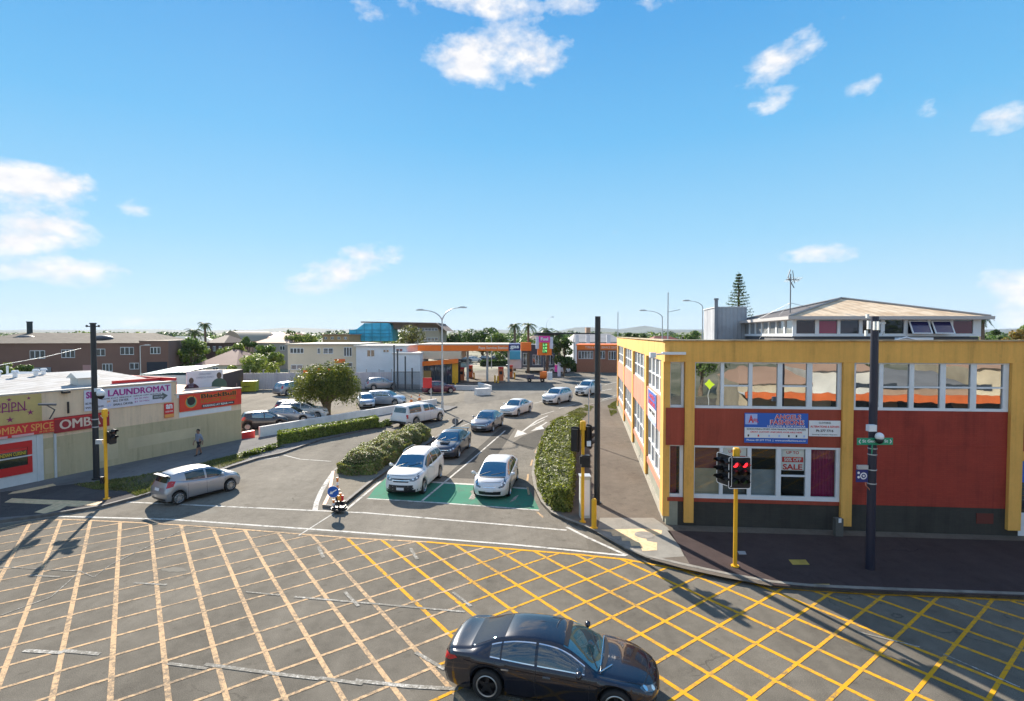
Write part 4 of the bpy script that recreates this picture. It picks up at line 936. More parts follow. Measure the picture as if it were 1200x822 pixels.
text(sg, 'LIQUOR STORE', mat('letter_brown',(.42,.20,.02),.5), PL, uc, z0+hh*.47, hh*.22, o_+.002, ww_*.58, .03)
strip_on(sg, PL, uc-ww_*.28, uc+ww_*.26, z0+hh*.09, z0+hh*.27, m_black, o_+.003, 'band'); text(sg, 'PARKING AT REAR >>>', m_white, PL, uc-.05, z0+hh*.18, hh*.13, o_+.008, ww_*.5, .02)
mb = MB(); mb.wall(PL, ua, ua+ww_*.83, z0-.36, z0-.02, .0, .02); mb.wall(PL, US+.02, U1-.02, Z2-.22, Z2-.02, 0, .015); part('white_panel', mb, m_wf, lb, True)
mb = MB(); mb.wall(PL, U1+.0, U1+.03, .5, 1.3, -.9, .0); mb.wall(PL, U1-.02, U1+1.2, .0, .55, -.35,-.1); solo('red_block', mb, m_red, 'low red painted block at the right corner of the khaki wall', 'block')
# hoarding on the roof with two portraits
Ph = Plane(PL.P(lu(215,470),0,-3.6), PL.P(lu(262,470),0,-3.6)+Vector((.35,-.15,0)))
ha, hz0 = Ph.pix(218.5,458); hb, hz1 = Ph.pix(260.5,432.5); hz0 = Ph.pix(240,459)[1]; hz1 = Ph.pix(240,434.5)[1]
sg = signboard('roof_hoarding', 'white roof hoarding with two small dark portraits behind the bright red board', Ph, ha, hb, hz0, hz1, mat('hoarding_white', (.58,.61,.66), .6, var=.06, vscale=1, world=True), 0, th=.06)
for u in (ha+.3, hb-.3): mb = MB(); mb.wall(Ph, u-.05, u+.05, Z2-.4, hz1, -.1, -.001); part('post', mb, m_al, sg, True)
HH, HW = hz1-hz0, hb-ha
def portrait(u, z, s, c1):
    mb = MB(); mb.add([Ph.P(u+x*s, z+y*s, .063) for x, y in ((-.5,0),(.5,0),(.48,.35),(.30,.52),(.1,.6),(-.1,.6),(-.3,.52),(-.46,.35))], [tuple(range(8))]); part('portrait', mb, mat('portrait_suit%d'%len(MATS), c1, .7), sg, True)
    mb = MB(); mb.add([Ph.P(u+.16*s*math.cos(a*math.pi/8), z+.78*s+.21*s*math.sin(a*math.pi/8), .064) for a in range(16)], [tuple(range(16))]); part('portrait_head', mb, mat('portrait_head', (.10,.075,.06), .7), sg, True)
portrait(ha+HW*.12, hz0+.04, 1.05, (.06,.02,.03)); portrait(hb-HW*.11, hz0+.22, 1.15, (.05,.10,.08))
for y, w in ((.84,.35),(.68,.5),(.4,.16),(.3,.13)): text(sg, 'NOW LEASING' if w < .3 else 'COMMERCIAL PROPERTY', mat('lettering_grey',(.24,.28,.38),.6), Ph, (ha+hb)/2-(0 if w > .3 else 1), hz0+HH*y, .13, .065, HW*w)

# ================================================================ background buildings
def boxhouse(name, label, cat, A, B, depth, z1, mw, group=None, roof=None, rz=0, z0=0, over=.3, flat=True, gable=None):
    """building whose visible front runs from A to B; returns (thing, front plane)"""
    pl = Plane(A, B); c = (Vector(A)+Vector(B))/2; t = thing(name, label, cat, (c.x, c.y, 0), 0, group)
    mb = MB(); mb.wall(pl, 0, pl.len, z0, z1, -depth, 0); part('wall', mb, mw, t, True)
    mb = MB()
    if flat: mb.wall(pl, -over, pl.len+over, z1, z1+.22, -depth-over, over)
    else:
        h = gable; a = [pl.P(-over, z1, over), pl.P(pl.len+over, z1, over), pl.P(pl.len+over, z1, -depth-over), pl.P(-over, z1, -depth-over)]
        hip = min(depth/2, pl.len/2.2)*(1 if rz == 0 else rz)
        r0, r1 = pl.P(hip-over, z1+h, -depth/2), pl.P(pl.len-hip+over, z1+h, -depth/2)
        mb.add(a+[r0, r1], [(0,1,5,4),(2,3,4,5),(1,2,5),(3,0,4),(3,2,1,0)])
    part('roof', mb, roof, t, True); return t, pl
def wins(t, pl, spec, glass=None, frame=None):
    """spec: (px0, px1, py0, py1, panes)"""
    for (a, b, y0, y1, n) in spec:
        ua, z1 = pl.pix(a, y0); ub, z0 = pl.pix(b, y1); ua, ub = sorted((ua, ub)); d = (ub-ua)/n
        f = MB(); fw = .09; f.wall(pl, ua, ub, z0, z0+fw, .0, .07); f.wall(pl, ua, ub, z1-fw, z1, .0, .07)
        for i in range(n+1): x = ua+d*i; f.wall(pl, max(ua, x-fw*.6), min(ub, x+fw*.6), z0+fw, z1-fw, .0, .06)
        w = part('window', f, frame or m_wf, t, True)
        g = MB(); g.add([pl.P(ua,z0,.03), pl.P(ub,z0,.03), pl.P(ub,z1,.03), pl.P(ua,z1,.03)], [(0,1,2,3)]); part('pane', g, glass or gl_far, w, True)
gl_far = glassy('glass_far', (.035,.045,.06), .09, (.85,.92,1), .06)
# brown factory
m_brn = mat('wall_brown', (.215,.120,.092), .85, var=.12, vscale=.15, world=True); m_gr_roof = metal_roof('grey_brown_roofing', (.165,.14,.115), (.12,.10,.083), 0, .5)
YB = 88.0
A = AtY(-60,402,YB-5); B = AtY(163,402,YB+1); t, pl = boxhouse('brown_factory', 'long brown two-storey factory with shallow grey roof and white windows', 'factory', A, B, 26, AtY(60,402.5,YB-2).z, m_brn, roof=m_gr_roof, flat=False, gable=1.75, rz=.25)
fac = t; wins(t, pl, [(35,53,411,420.5,3),(72,88,410,419.5,3),(107,123.5,409,417.5,3),(141,157,407,416,3),(120,132,426.5,435.5,3),(152,163,425.5,433,2)])
mb = MB(); a, z_ = pl.pix(30,431); b, _ = pl.pix(60,431); mb.wall(pl, a, b, 0, z_, 0, .04); part('roller_door', mb, mat('door_dark',(.03,.028,.03),.8), t, True)
mb = MB(); mb.wall(pl, a, b, z_-.9, z_, .04, .12); part('shutter', mb, mat('shutter_grey',(.22,.24,.27),.5), t, True)
mb = MB(); a, z_ = pl.pix(97,428); b, z2 = pl.pix(109,437); mb.wall(pl, a, b, z2, z_, .0, .05); part('pink_panel', mb, mat('panel_pink', (.5,.27,.25),.7), t, True)
c = AtY(35,392,YB+8); mb = MB(); mb.cyl((c.x,c.y,AtY(35,393,YB+8).z-1.5),(c.x,c.y,AtY(35,377.5,YB+8).z),.42,n=14); mb.cyl((c.x,c.y,AtY(35,378,YB+8).z),(c.x,c.y,AtY(35,377,YB+8).z),.5,n=14); part('chimney', mb, mat('chimney_black',(.03,.045,.05),.7), t, True)
for px in (30,121): c = AtY(px,397,YB+4); mb = MB(); mb.ball(c, 1.2, 8, sc=(1.4,1,.5)); part('roof_light', mb, mat('vent_dark',(.07,.07,.08),.5), t, True, True)
A = AtY(163.2,402,YB+.5); B = AtY(197,402,YB+2); t, pl = boxhouse('brown_annex', 'flat-roofed brown annex joined to the right end of the brown factory', 'building', A, B, 18, AtY(180,401,YB).z, m_brn, roof=mat('roof_edge_brown',(.2,.14,.11),.8), over=.05)
wins(t, pl, [(176,188,407,415,3)]); mb = MB(); a, z_ = pl.pix(172,424.5); b, _ = pl.pix(196,424.5); mb.wall(pl, a, b, 0, z_, 0, .05); part('loading_door', mb, mat('door_blue_black',(.03,.035,.05),.7), t, True)
# teal roof and small structures behind the shops
mb = MB(); a = AtY(163,437,58); mb.add([(a.x,58,a.z-.2),(a.x+5.3,58,a.z+.1),(a.x+5.6,64,a.z+.6),(a.x+.3,64,a.z+.3)], [(0,1,2,3)]); mb.box((a.x+2.6,61,(a.z-.3)/2),(5,5.5,a.z-.3),0,1); solo('teal_roofed_shed', mb, [mat('roof_teal',(.05,.22,.27),.5,var=.2), m_shopw], 'teal-roofed shed behind the white metal roof', 'shed')
c = AtY(9,446,44); mb = MB(); mb.box((c.x,46,c.z/2-.2),(9,6,c.z-.8)); 
v = [(c.x-5,42.8,c.z-.6),(c.x+5,42.8,c.z-.6),(c.x+5,49,c.z-.6),(c.x-5,49,c.z-.6),(c.x-1,46,c.z+.6),(c.x+1,46,c.z+.6)]; mb.add(v, [(0,1,5,4),(2,3,4,5),(1,2,5),(3,0,4),(3,2,1,0)], 1); solo('low_house', mb, [m_shopw, mat('roof_grey_pale',(.5,.52,.53),.6,var=.15)], 'low pale hip-roofed house behind the restaurant roof at the left edge', 'house')
# back fence (pale lilac iron) and concrete walls round the car park
m_fen = mat('fence_lilac', (.60,.53,.55), .6); t_ = NT(m_fen); P_ = t_.pos(); mpx = t_.new('ShaderNodeMapping'); t_.l.new(P_, mpx.inputs[0]); wv = t_.new('ShaderNodeTexWave', Scale=1.3); t_.l.new(P_, wv.inputs[0]); t_.bump(wv.outputs[1], .5, .05)
rr_ = t_.ramp(t_.noise(t_.pos((1,1,.15)), 1.2, 5), [(.35,(.50,.44,.46)),(.65,(.66,.60,.61))]); t_.l.new(rr_, t_.p.inputs['Base Color'])
FA, FB, FC = G(262,457.5), G(459,455.5), G(560,458)
Pfn = Plane(FA, FB); zt = Pfn.pix(360,437)[1]
fe = thing('boundary_fence', 'long pale lilac sheet metal fence along the back of the car park', 'fence', tuple(((FA+FB)/2)))
mb = MB(); mb.wall(Pfn, 0, Pfn.len, .05, zt, -.06, 0); part('sheet', mb, m_fen, fe, True)
for i in range(14): u = Pfn.len*i/13; mb = MB(); mb.wall(Pfn, u-.06, u+.06, 0, zt+.45, -.18, -.06); part('post', mb, mat('post_grey',(.38,.36,.36),.7), fe, True)
Pw2 = Plane(FB, FC); mb = MB(); mb.wall(Pw2, .02, Pw2.len, 0, Pw2.pix(500,451)[1], -.2, 0); solo('forecourt_wall', mb, mat('wall_offwhite',(.56,.55,.54),.8,var=.15,vscale=.8,world=True), 'low off-white wall between the car park and the petrol station', 'wall')
a0, b0 = G(283,452), G(305,444)
p0 = G(262,459); pb = Plane(p0, p0+Vector((3.1,9.5,0))); mb = MB(); 
A = AtY(256,440,60); B = AtY(285,437,71); pbr = Plane(A, B); mb.wall(pbr, 0, pbr.len, 0, 3.0, -5, 0); solo('dark_shed', mb, mat('shed_dark_brown',(.085,.05,.045),.8,var=.2,world=True), 'dark brown shed wall behind the roof hoarding', 'shed')
# near low white wall of the car park
NA, NB = G(305,513.6), G(512,475); Pn = Plane(NA, NB); mb = MB()
zl = Pn.pix(305,500.5)[1]; vs = [Pn.P(u, z, o) for z in (0, 1) for (u, o) in ((0,-.18),(Pn.len,-.18),(Pn.len,0),(0,0))]
vs = [v if i < 4 else Vector((v.x, v.y, zl if i in (4,7) else zl*.84)) for i, v in enumerate(vs)]; mb.add(vs, [(0,3,2,1),(4,5,6,7),(0,1,5,4),(1,2,6,5),(2,3,7,6),(3,0,4,7)])
solo('car_park_wall', mb, mat('wall_white_low',(.76,.73,.70),.8,var=.14,vscale=.9,world=True), 'long low white wall behind the clipped hedge along the car park', 'wall')
mb = MB(); mb.wall(Plane(G(560,455),G(574,459)), 0, Plane(G(560,455),G(574,459)).len, 0, .8, -.3, 0); solo('low_wall_stub', mb, MATS['wall_white_low'], 'short white wall stub at the forecourt corner', 'wall')
q = Plane(G(559,464),G(575,463)); mb = MB(); mb.wall(q, 0, q.len, 0, .85, -.8, 0); solo('concrete_barrier', mb, MATS['wall_white_low'], 'white concrete barrier block beside the side street kerb', 'barrier')
# cream two-storey flats and the grey extension
m_crm = mat('wall_cream', (.66,.57,.43), .85, var=.08, vscale=.3, world=True); m_lbl = mat('wall_pale_blue_grey', (.74,.76,.78), .8, var=.08, vscale=.4, world=True)
Y = 82; A = AtY(337,404,Y); B = AtY(417,404,Y); t, pl = boxhouse('cream_flats', 'cream two-storey flat-roofed building behind the lilac fence', 'building', A, B, 14, AtY(370,404.5,Y).z, m_crm, roof=mat('roof_edge_cream',(.52,.47,.38),.8))
wins(t, pl, [(340,356,408,414.5,4),(372,375.5,408,415,1),(379,390.5,408,415,2),(403,412.5,407,418,3),(341,355,427.5,433.5,2),(398,413,425,430,2)])
mb = MB(); a, z1 = pl.pix(392,421); b, z0 = pl.pix(404.5,425.5); mb.wall(pl, a, b, z0, z1, .03, .1); p_ = part('orange_sign', mb, mat('sign_orange',(.80,.16,.03),.5), t, True)
A = AtY(417.2,406,Y-1); B = AtY(476,406,Y-1); t, pl = boxhouse('grey_extension', 'pale blue-grey extension with flat white roof right of the cream flats', 'building', A, B, 12, AtY(440,406.5,Y-1).z, m_lbl, roof=mat('roof_edge_white',(.60,.57,.52),.8))
wins(t, pl, [(430,439,410,418.5,2),(449,456,409.5,413.5,2),(464,472,408.5,412.5,2),(445,451,434,436,1)])
A = AtY(460,415,Y-4); B = AtY(492,415,Y-4); t, pl = boxhouse('white_lean_to', 'low white lean-to shed beside the petrol station kiosk', 'shed', A, B, 8, AtY(475,415.5,Y-4).z, m_lbl, roof=mat('roof_edge_white',(.6,.57,.52),.8), over=.1)
for k, px in enumerate((462,466,475,483)):
    c = AtY(px,440,70+k*.4); mb = MB(); mb.cyl((c.x,c.y,0),(c.x,c.y,AtY(px,[404,410,418,432][k],70).z),.10,n=8); solo('yard_post', mb, mat('post_dark',(.06,.07,.08),.6), ['tallest','second tallest','third','shortest'][k]+' of the thin dark posts behind the forecourt wall', 'post', 'thin dark yard posts')
q = Plane(AtY(461,450,72), AtY(492,450,72)); mf = MB()
for i in range(32): u = q.len*i/31; mf.wall(q, u-.025, u+.025, .1, 2.6, -.03, .0)
mf.wall(q, 0, q.len, 2.5, 2.58, -.04, .01); mf.wall(q, 0, q.len, .3, .36, -.04, .01); solo('bar_fence', mf, MATS['post_dark'], 'dark vertical-bar fence beside the petrol station kiosk', 'fence')
# scaffolded building in blue mesh
Y = 140; m_net = mat('scaffold_net_blue', (.08,.52,.74), .7, var=.25, vscale=.5, world=True, bump=.4, bscale=3)
c0 = AtY(409,400,Y); sc = thing('scaffolded_building', 'flat-roofed pale building half wrapped in bright blue scaffold netting', 'building', (AtY(460,400,Y).x, Y, 0))
def px_wall(mb, a, b, y0, y1, Y, th=3, mi=None):
    p = AtY(a, y0, Y); q = AtY(b, y1, Y); mb.box(((p.x+q.x)/2, Y+th/2, (p.z+q.z)/2), (abs(q.x-p.x), th, abs(p.z-q.z)), 0, mi)
mb = MB(); z_top = AtY(430,380,Y).z
v = []
for yy in (Y, Y+8):
    for px, py in ((409,400),(409,387),(418,386),(427,379),(456,378.5),(458,382),(459,400)): p = AtY(px, py, Y); v.append((p.x, yy, p.z))
n = 7; mb.add(v, [tuple(range(n-1,-1,-1)), tuple(range(n,2*n))]+[(i,(i+1)%n,(i+1)%n+n,i+n) for i in range(n)]); part('netting', mb, m_net, sc, True)
for px in (409.5,418,427,436,446,456): mb = MB(); p = AtY(px,400,Y-.3); mb.cyl((p.x,p.y,p.z),(p.x,p.y,AtY(px,386 if px < 420 else 379,Y).z),.09,n=6); part('scaffold_tube', mb, mat('scaffold_blue',(.04,.30,.45),.5), sc, True)
for py in (387,391,395): p = AtY(409,py,Y-.3); q = AtY(459,py,Y-.3); mb = MB(); mb.cyl(p,q,.08,n=6); part('scaffold_tube', mb, mat('scaffold_blue',(.04,.30,.45),.5), sc, True)
mb = MB(); px_wall(mb, 456, 514, 378.5, 386, Y+3, 16); part('upper_wall', mb, mat('wall_grey_brown',(.30,.24,.20),.8,var=.2,vscale=.2,world=True), sc, True)
mb = MB(); px_wall(mb, 480, 515, 386, 412, Y+2, 16); part('wall', mb, mat('wall_sand',(.44,.39,.30),.8,var=.1,vscale=.2,world=True), sc, True)
mb = MB(); a = AtY(424,377,Y+1); b = AtY(516,378.5,Y+1); mb.add([(a.x,Y,a.z-.35),(b.x-1,Y,b.z-.35),(b.x+1.6,Y,b.z-2.2),(b.x+1.6,Y+20,b.z-2.2),(b.x-1,Y+20,b.z),(a.x,Y+20,a.z),(a.x,Y,a.z),(b.x-1,Y,b.z)], [(6,7,4,5),(0,1,7,6),(7,2,3,4),(1,2,7)]); part('roof', mb, mat('roof_brown',(.20,.135,.11),.8,var=.3,vscale=.3,world=True), sc, True)
Psc = Plane(AtY(480,400,Y+2), AtY(515,400,Y+2)); wins(sc, Psc, [(484,492,384.5,388,2),(494,513,384.5,388,5),(497,513,396,400,4)])
# red roofed hall, houses
m_rr = mat('roof_red_brown', (.30,.085,.06), .75, var=.15, vscale=.2, world=True); m_rs = mat('roof_terracotta', (.42,.26,.18), .8, var=.15, vscale=.2, world=True); m_rg = mat('roof_grey', (.20,.20,.21), .8, var=.2, vscale=.3, world=True)
def pxhouse(name, label, a, b, ye, yb, Y, mw, mr, dep=10, gable=None, hipr=1, cat='house', wn=3, group=None):
    A, B = AtY(a, ye, Y), AtY(b, ye, Y); t, pl = boxhouse(name, label, cat, A, B, dep, A.z, mw, group, roof=mr, flat=gable is None, gable=gable, rz=hipr)
    n = wn; d = (b-a)/max(n, 1)
    wins(t, pl, [(a+d*(i+.25), a+d*(i+.7), ye+(yb-ye)*.22, ye+(yb-ye)*.55, 2) for i in range(n)])
    return t
t = pxhouse('assembly_hall', 'long hall with a dark red roof far behind the cream flats', 283, 336, 395.5, 412, 150, m_rs, m_rr, 22, 1.4, .3, 'hall', 5)
A = AtY(258,400,135); v = []; mb = MB(); n = 12
for yy in (135, 155):
    for i in range(n+1): p = AtY(259+25*i/n, 400, 135); v.append((p.x, yy, p.z+2.6*math.sin(math.pi*i/n)**.8))
mb.add(v, [(i,i+1,n+2+i,n+1+i) for i in range(n)]+[tuple(range(n,-1,-1))]); pA, pB = AtY(259,400,135), AtY(284,400,135); mb.box(((pA.x+pB.x)/2,145,pA.z/2),(pB.x-pA.x-.2,19.6,pA.z),0,1); solo('arched_hall', mb, [mat('roof_arch',(.34,.29,.22),.8), m_rs], 'hall with a rounded arch roof left of the dark red roof', 'hall')
pxhouse('brown_roofed_house', 'house with a broad brown hipped roof behind the dark shed', 230, 276, 428, 440, 95, m_crm, mat('roof_chocolate',(.22,.11,.09),.8,var=.15,vscale=.3,world=True), 14, 2.6)
pxhouse('brown_gabled_house', 'dark brown house with pointed roof between the palms and the round trees', 241, 262, 402, 420, 112, mat('wall_dark_brown',(.10,.06,.05),.8), mat('roof_dark_brown',(.11,.07,.06),.8), 10, 1.6)
pxhouse('pink_roofed_house', 'house with a pale terracotta roof left of the cream flats', 298, 338, 402, 418, 118, mat('wall_dusty',(.40,.35,.31),.8), m_rs, 14, 2.0, 1)
pxhouse('flat_orange_house', 'small flat-roofed ochre house left of the blue netting', 378, 409, 393, 402, 130, mat('wall_ochre',(.45,.30,.15),.8), m_rs, 12, None, wn=4)
# ================================================================ vehicles
def pchip(xs, ys):
    xs = np.array(xs, float); ys = np.array(ys, float); h = np.diff(xs); dl = np.diff(ys)/h; m = np.zeros(len(xs))
    for i in range(1, len(xs)-1):
        if dl[i-1]*dl[i] > 0: w1, w2 = 2*h[i]+h[i-1], h[i]+2*h[i-1]; m[i] = (w1+w2)/(w1/dl[i-1]+w2/dl[i])
    m[0], m[-1] = dl[0], dl[-1]
    def f(x):
        x = min(max(x, xs[0]), xs[-1]); i = min(int(np.searchsorted(xs, x, 'right'))-1, len(h)-1); i = max(i, 0); t = (x-xs[i])/h[i]
        return float((2*t**3-3*t*t+1)*ys[i]+(t**3-2*t*t+t)*h[i]*m[i]+(-2*t**3+3*t*t)*ys[i+1]+(t**3-t*t)*h[i]*m[i+1])
    return f
m_tyre = mat('tyre_rubber', (.018,.018,.019), .75); m_under = mat('underbody_black', (.010,.010,.011), .8); m_rim = mat('alloy_silver', (.48,.49,.50), .3, .85); m_rimd = mat('alloy_dark', (.05,.05,.055), .35, .7)
m_chrome = mat('chrome', (.75,.76,.78), .12, 1.0); m_trim = mat('black_trim', (.018,.018,.02), .45); m_plate = mat('licence_plate', (.72,.72,.74), .5)
m_tail = mat('tail_lens_red', (.42,.008,.012), .12, coat=.6); m_head = mat('head_lens', (.16,.175,.185), .10, .5, coat=1.0); m_refl = mat('lamp_reflector', (.80,.80,.78), .15, .9, coat=1.0); m_amber = mat('amber_lens', (.75,.26,.03), .2, coat=.5)
def carglass(name, base=(.018,.030,.034), refl=.30):
    return glassy(name, base, refl, (.86,.98,1.0), .01)
gl_car = carglass('car_glass'); gl_dark = carglass('car_glass_tinted', (.012,.014,.016), .15); gl_teal = carglass('car_glass_teal', (.035,.08,.09), .22)
def carpaint(name, col, metal=.0, rough=.32, coat=.9): return mat(name, col, rough, metal, coat=coat, spec=.5)
def hipshape(spec):
    pass
def make_car(sp, name, label, cat, paintm, group=None, glass=None, rim=None, detail=True, side_glass=None):
    L_, W_, Hh = sp['L'], sp['W'], sp['H']; hl = L_/2; R_ = sp.get('R', .33); xf = hl-sp['fo']; xr = xf-sp['wb']; gc = sp.get('gc', .19)
    zt = pchip([hl-x*L_ for x, z in sp['top']][::-1], [z*Hh for x, z in sp['top']][::-1])
    zb = pchip([hl-x*L_ for x, z in sp['belt']][::-1], [z*Hh for x, z in sp['belt']][::-1])
    wb_ = pchip([hl-x*L_ for x, w in sp['plan']][::-1], [w*W_/2 for x, w in sp['plan']][::-1])
    wr_ = pchip([hl-x*L_ for x, w in sp['rooft']][::-1], [w*W_/2 for x, w in sp['rooft']][::-1])
    glass = glass or gl_car; side_glass = side_glass or glass
    ar = R_+.055
    def zbot(x):
        z = gc + (.04 if abs(x) > hl-.5 else 0)*min(1, (abs(x)-(hl-.5))/.3)
        for c in (xf, xr):
            if abs(x-c) < ar: z = max(z, R_+math.sqrt(max(0, ar*ar-(x-c)**2)))
        return z
    fb = sp.get('fbulge', .32); rb = sp.get('rbulge', .16); lean_f = sp.get('leanf', .10); lean_r = sp.get('leanr', .05)
    def warp(x, y, z):
        kf = max(0, (x-(hl-1.1))/1.1); kr = max(0, (-x-(hl-.9))/.9); yy = min(1, abs(y)/(W_/2)); zz = (z-.48*1.0)
        x -= kf*kf*(fb*yy**2.6 + lean_f*max(0, zz)/.35 + .10*max(0, -zz+.0)/.3)
        x += kr*kr*(rb*yy**2.6 + lean_r*max(0, zz-.1)/.4 + .08*max(0, -zz)/.3)
        return x
    def section(x):
        b, s, w, r, t = zbot(x), zb(x), wb_(x), wr_(x), zt(x)
        s = min(s, t-.015); cab = max(0, (t-s)/Hh); ze = max(s+.01, t-(.045+.10*cab)); ws = w-.045; wm = w+.012
        P = [(ws-.16, b+.0), (ws, b), (ws+.028, b+.035*(s-b)/.6), (wm-.01, b+.25*(s-b)), (wm+.004, b+.50*(s-b)), (wm+.006, b+.70*(s-b)), (wm-.012, b+.80*(s-b)), (w-.008, b+.93*(s-b)), (w-.035, s), (w-.065, s+.012)]
        w0 = w-.065; r = min(r, w0-.005)
        for k in (.15,.4,.7,.93): q = k; bul = .035*math.sin(math.pi*k)*min(1, cab*4); P.append((w0+(r-w0)*q+bul, s+.012+(ze-s-.012)*q))
        P += [(r, ze), (r*.95, ze+(t-ze)*.45), (r*.82, ze+(t-ze)*.72), (r*.55, ze+(t-ze)*.92), (r*.27, ze+(t-ze)*.985), (0, t)]
        return P
    xs = set(np.linspace(-hl, hl, 64 if detail else 36).tolist())
    for c in (xf, xr):
        for k in range(13 if detail else 7): xs.add(c+ar*math.cos(math.pi*k/(12 if detail else 6))); 
        xs.add(c-ar-.004); xs.add(c+ar+.004)
    xs = sorted(x for x in xs if -hl <= x <= hl); xs = [x for i, x in enumerate(xs) if i == 0 or x-xs[i-1] > .003]
    S = [section(x) for x in xs]; m = len(S[0]); body = MB(); idx = {}
    for i, x in enumerate(xs):
        for j in range(m):
            y, z = S[i][j]; idx[(i,j,1)] = len(body.v); body.v.append((warp(x,y,z), y, z))
            if j < m-1: idx[(i,j,-1)] = len(body.v); body.v.append((warp(x,y,z), -y, z))
            else: idx[(i,j,-1)] = idx[(i,j,1)]
    for i in range(len(xs)-1):
        for j in range(m-1):
            a, b, c, d = idx[(i,j,1)], idx[(i+1,j,1)], idx[(i+1,j+1,1)], idx[(i,j+1,1)]; body.f.append((b,a,d,c)); body.m.append(0)
            a, b, c, d = idx[(i,j,-1)], idx[(i+1,j,-1)], idx[(i+1,j+1,-1)], idx[(i,j+1,-1)]
            f = [a,b,c,d]; f = [q for k, q in enumerate(f) if q not in f[:k]]; body.f.append(tuple(f)); body.m.append(0)
    for e, i in ((1, len(xs)-1), (-1, 0)):
        x = xs[i]; ny = 8; rows = []
        for j in range(m-1):
            y, z = S[i][j]; row = [idx[(i,j,-1)]]
            for k in range(1, ny): yy = -y+2*y*k/ny; zc = z; row.append(len(body.v)); body.v.append((warp(x,yy,zc)+0, yy, zc))
            row.append(idx[(i,j,1)]); rows.append(row)
        for j in range(m-2):
            for k in range(ny):
                f = (rows[j][k], rows[j][k+1], rows[j+1][k+1], rows[j+1][k]); body.f.append(f if e > 0 else f[::-1]); body.m.append(0)
        top = rows[-1]; apex = idx[(i,m-1,1)]
        for k in range(ny): f = (top[k], top[k+1], apex); body.f.append(f if e > 0 else f[::-1]); body.m.append(0)
    car = thing(name, label, cat, (0,0,0), 0, group); TR[car.name] = Matrix.Identity(4)
    B = part('body', body, paintm, car, False, 50)
    bvh = BVHTree.FromPolygons([Vector(v) for v in body.v], body.f)
    def decal(nm, outline, o, u, v, d, mt, off=.006, parent=car, label=None, grid=.09, smooth=True):
        """outline in (u,v) from origin o, shot along d onto the body"""
        bm = bmesh.new(); o = Vector(o); u = Vector(u); v = Vector(v); d = Vector(d).normalized()
        vs = [bm.verts.new((p[0], p[1], 0)) for p in outline]; bm.faces.new(vs); 
        x0, x1 = min(p[0] for p in outline), max(p[0] for p in outline); y0, y1 = min(p[1] for p in outline), max(p[1] for p in outline)
        for ax, lo, hi in ((0, x0, x1), (1, y0, y1)):
            k = lo+grid
            while k < hi-grid*.3:
                n = Vector((1,0,0)) if ax == 0 else Vector((0,1,0)); bmesh.ops.bisect_plane(bm, geom=bm.verts[:]+bm.edges[:]+bm.faces[:], plane_co=n*k, plane_no=n); k += grid
        mbx = MB(); bm.verts.index_update(); bm.verts.ensure_lookup_table()
        for vv in bm.verts:
            p = o+u*vv.co.x+v*vv.co.y; h, n_, _, _ = bvh.ray_cast(p, d)
            if h is None: h, n_, _, _ = bvh.find_nearest(p+d*1.2)
            if n_.dot(d) > 0: n_ = -n_
            mbx.v.append(tuple(h+n_*off))
        for f in bm.faces:
            q = [vv.index for vv in f.verts]; a, b, c = (Vector(mbx.v[k]) for k in q[:3])
            if (b-a).cross(c-a).dot(d) > 0: q = q[::-1]
            mbx.f.append(tuple(q)); mbx.m.append(0)
        bm.free(); return part(nm, mbx, mt, parent, False, 60 if smooth else False, label)
    def side(nm, outl, s, mt, off=.006, **k): return decal(nm, outl, (0, s*2, 0), (1,0,0), (0,0,1), (0,-s,0), mt, off, **k)
    def strip_pts(pts, w):
        pts = [Vector((p[0],p[1])) for p in pts]; l = []; r = []
        for i, p in enumerate(pts):
            dd = (pts[min(i+1,len(pts)-1)]-pts[max(0,i-1)]).normalized(); nn = Vector((-dd.y, dd.x))*w/2; l.append(tuple(p+nn)); r.append(tuple(p-nn))
        return l+r[::-1]
    X = lambda t: hl-t*L_
    # windscreen / rear window
    def toppatch(nm, t0, t1, mg, mt, cut0=0.0, cut1=0.0):
        a, b = X(t0), X(t1); n = 8; pts = [(a+(b-a)*i/n, wr_(a+(b-a)*i/n)-mg) for i in range(n+1)]
        bow = [(a+cut0*(1-(k/4)**2), 0) for k in range(1)]
        outl = pts + [(x, -y) for x, y in pts[::-1]]
        # curved base line of the screen
        if cut0: outl = [(x, y) if abs(x-a) > 1e-6 else (x, y) for x, y in outl]+[(a+cut0*(1-(y/wr_(a))**2), y) for y in np.linspace(-wr_(a)*.7, wr_(a)*.7, 6)]
        return decal(nm, outl, (0,0,3), (1,0,0), (0,1,0), (0,0,-1), mt)
    ws = toppatch('windscreen', sp['ws'][0], sp['ws'][1], .045, glass, .09)
    toppatch('rear_window', sp['rw'][0], sp['rw'][1], .075, side_glass) if not sp.get('steep') else decal('rear_window', sp['steep'](W_), (-hl-1.5,0,0), (0,1,0), (0,0,1), (1,0,0), side_glass)
    # side windows follow belt and roof edge
    def ze_(x): s = zb(x); t = zt(x); cab = max(0, (t-s)/Hh); return max(s+.01, t-(.045+.10*cab))
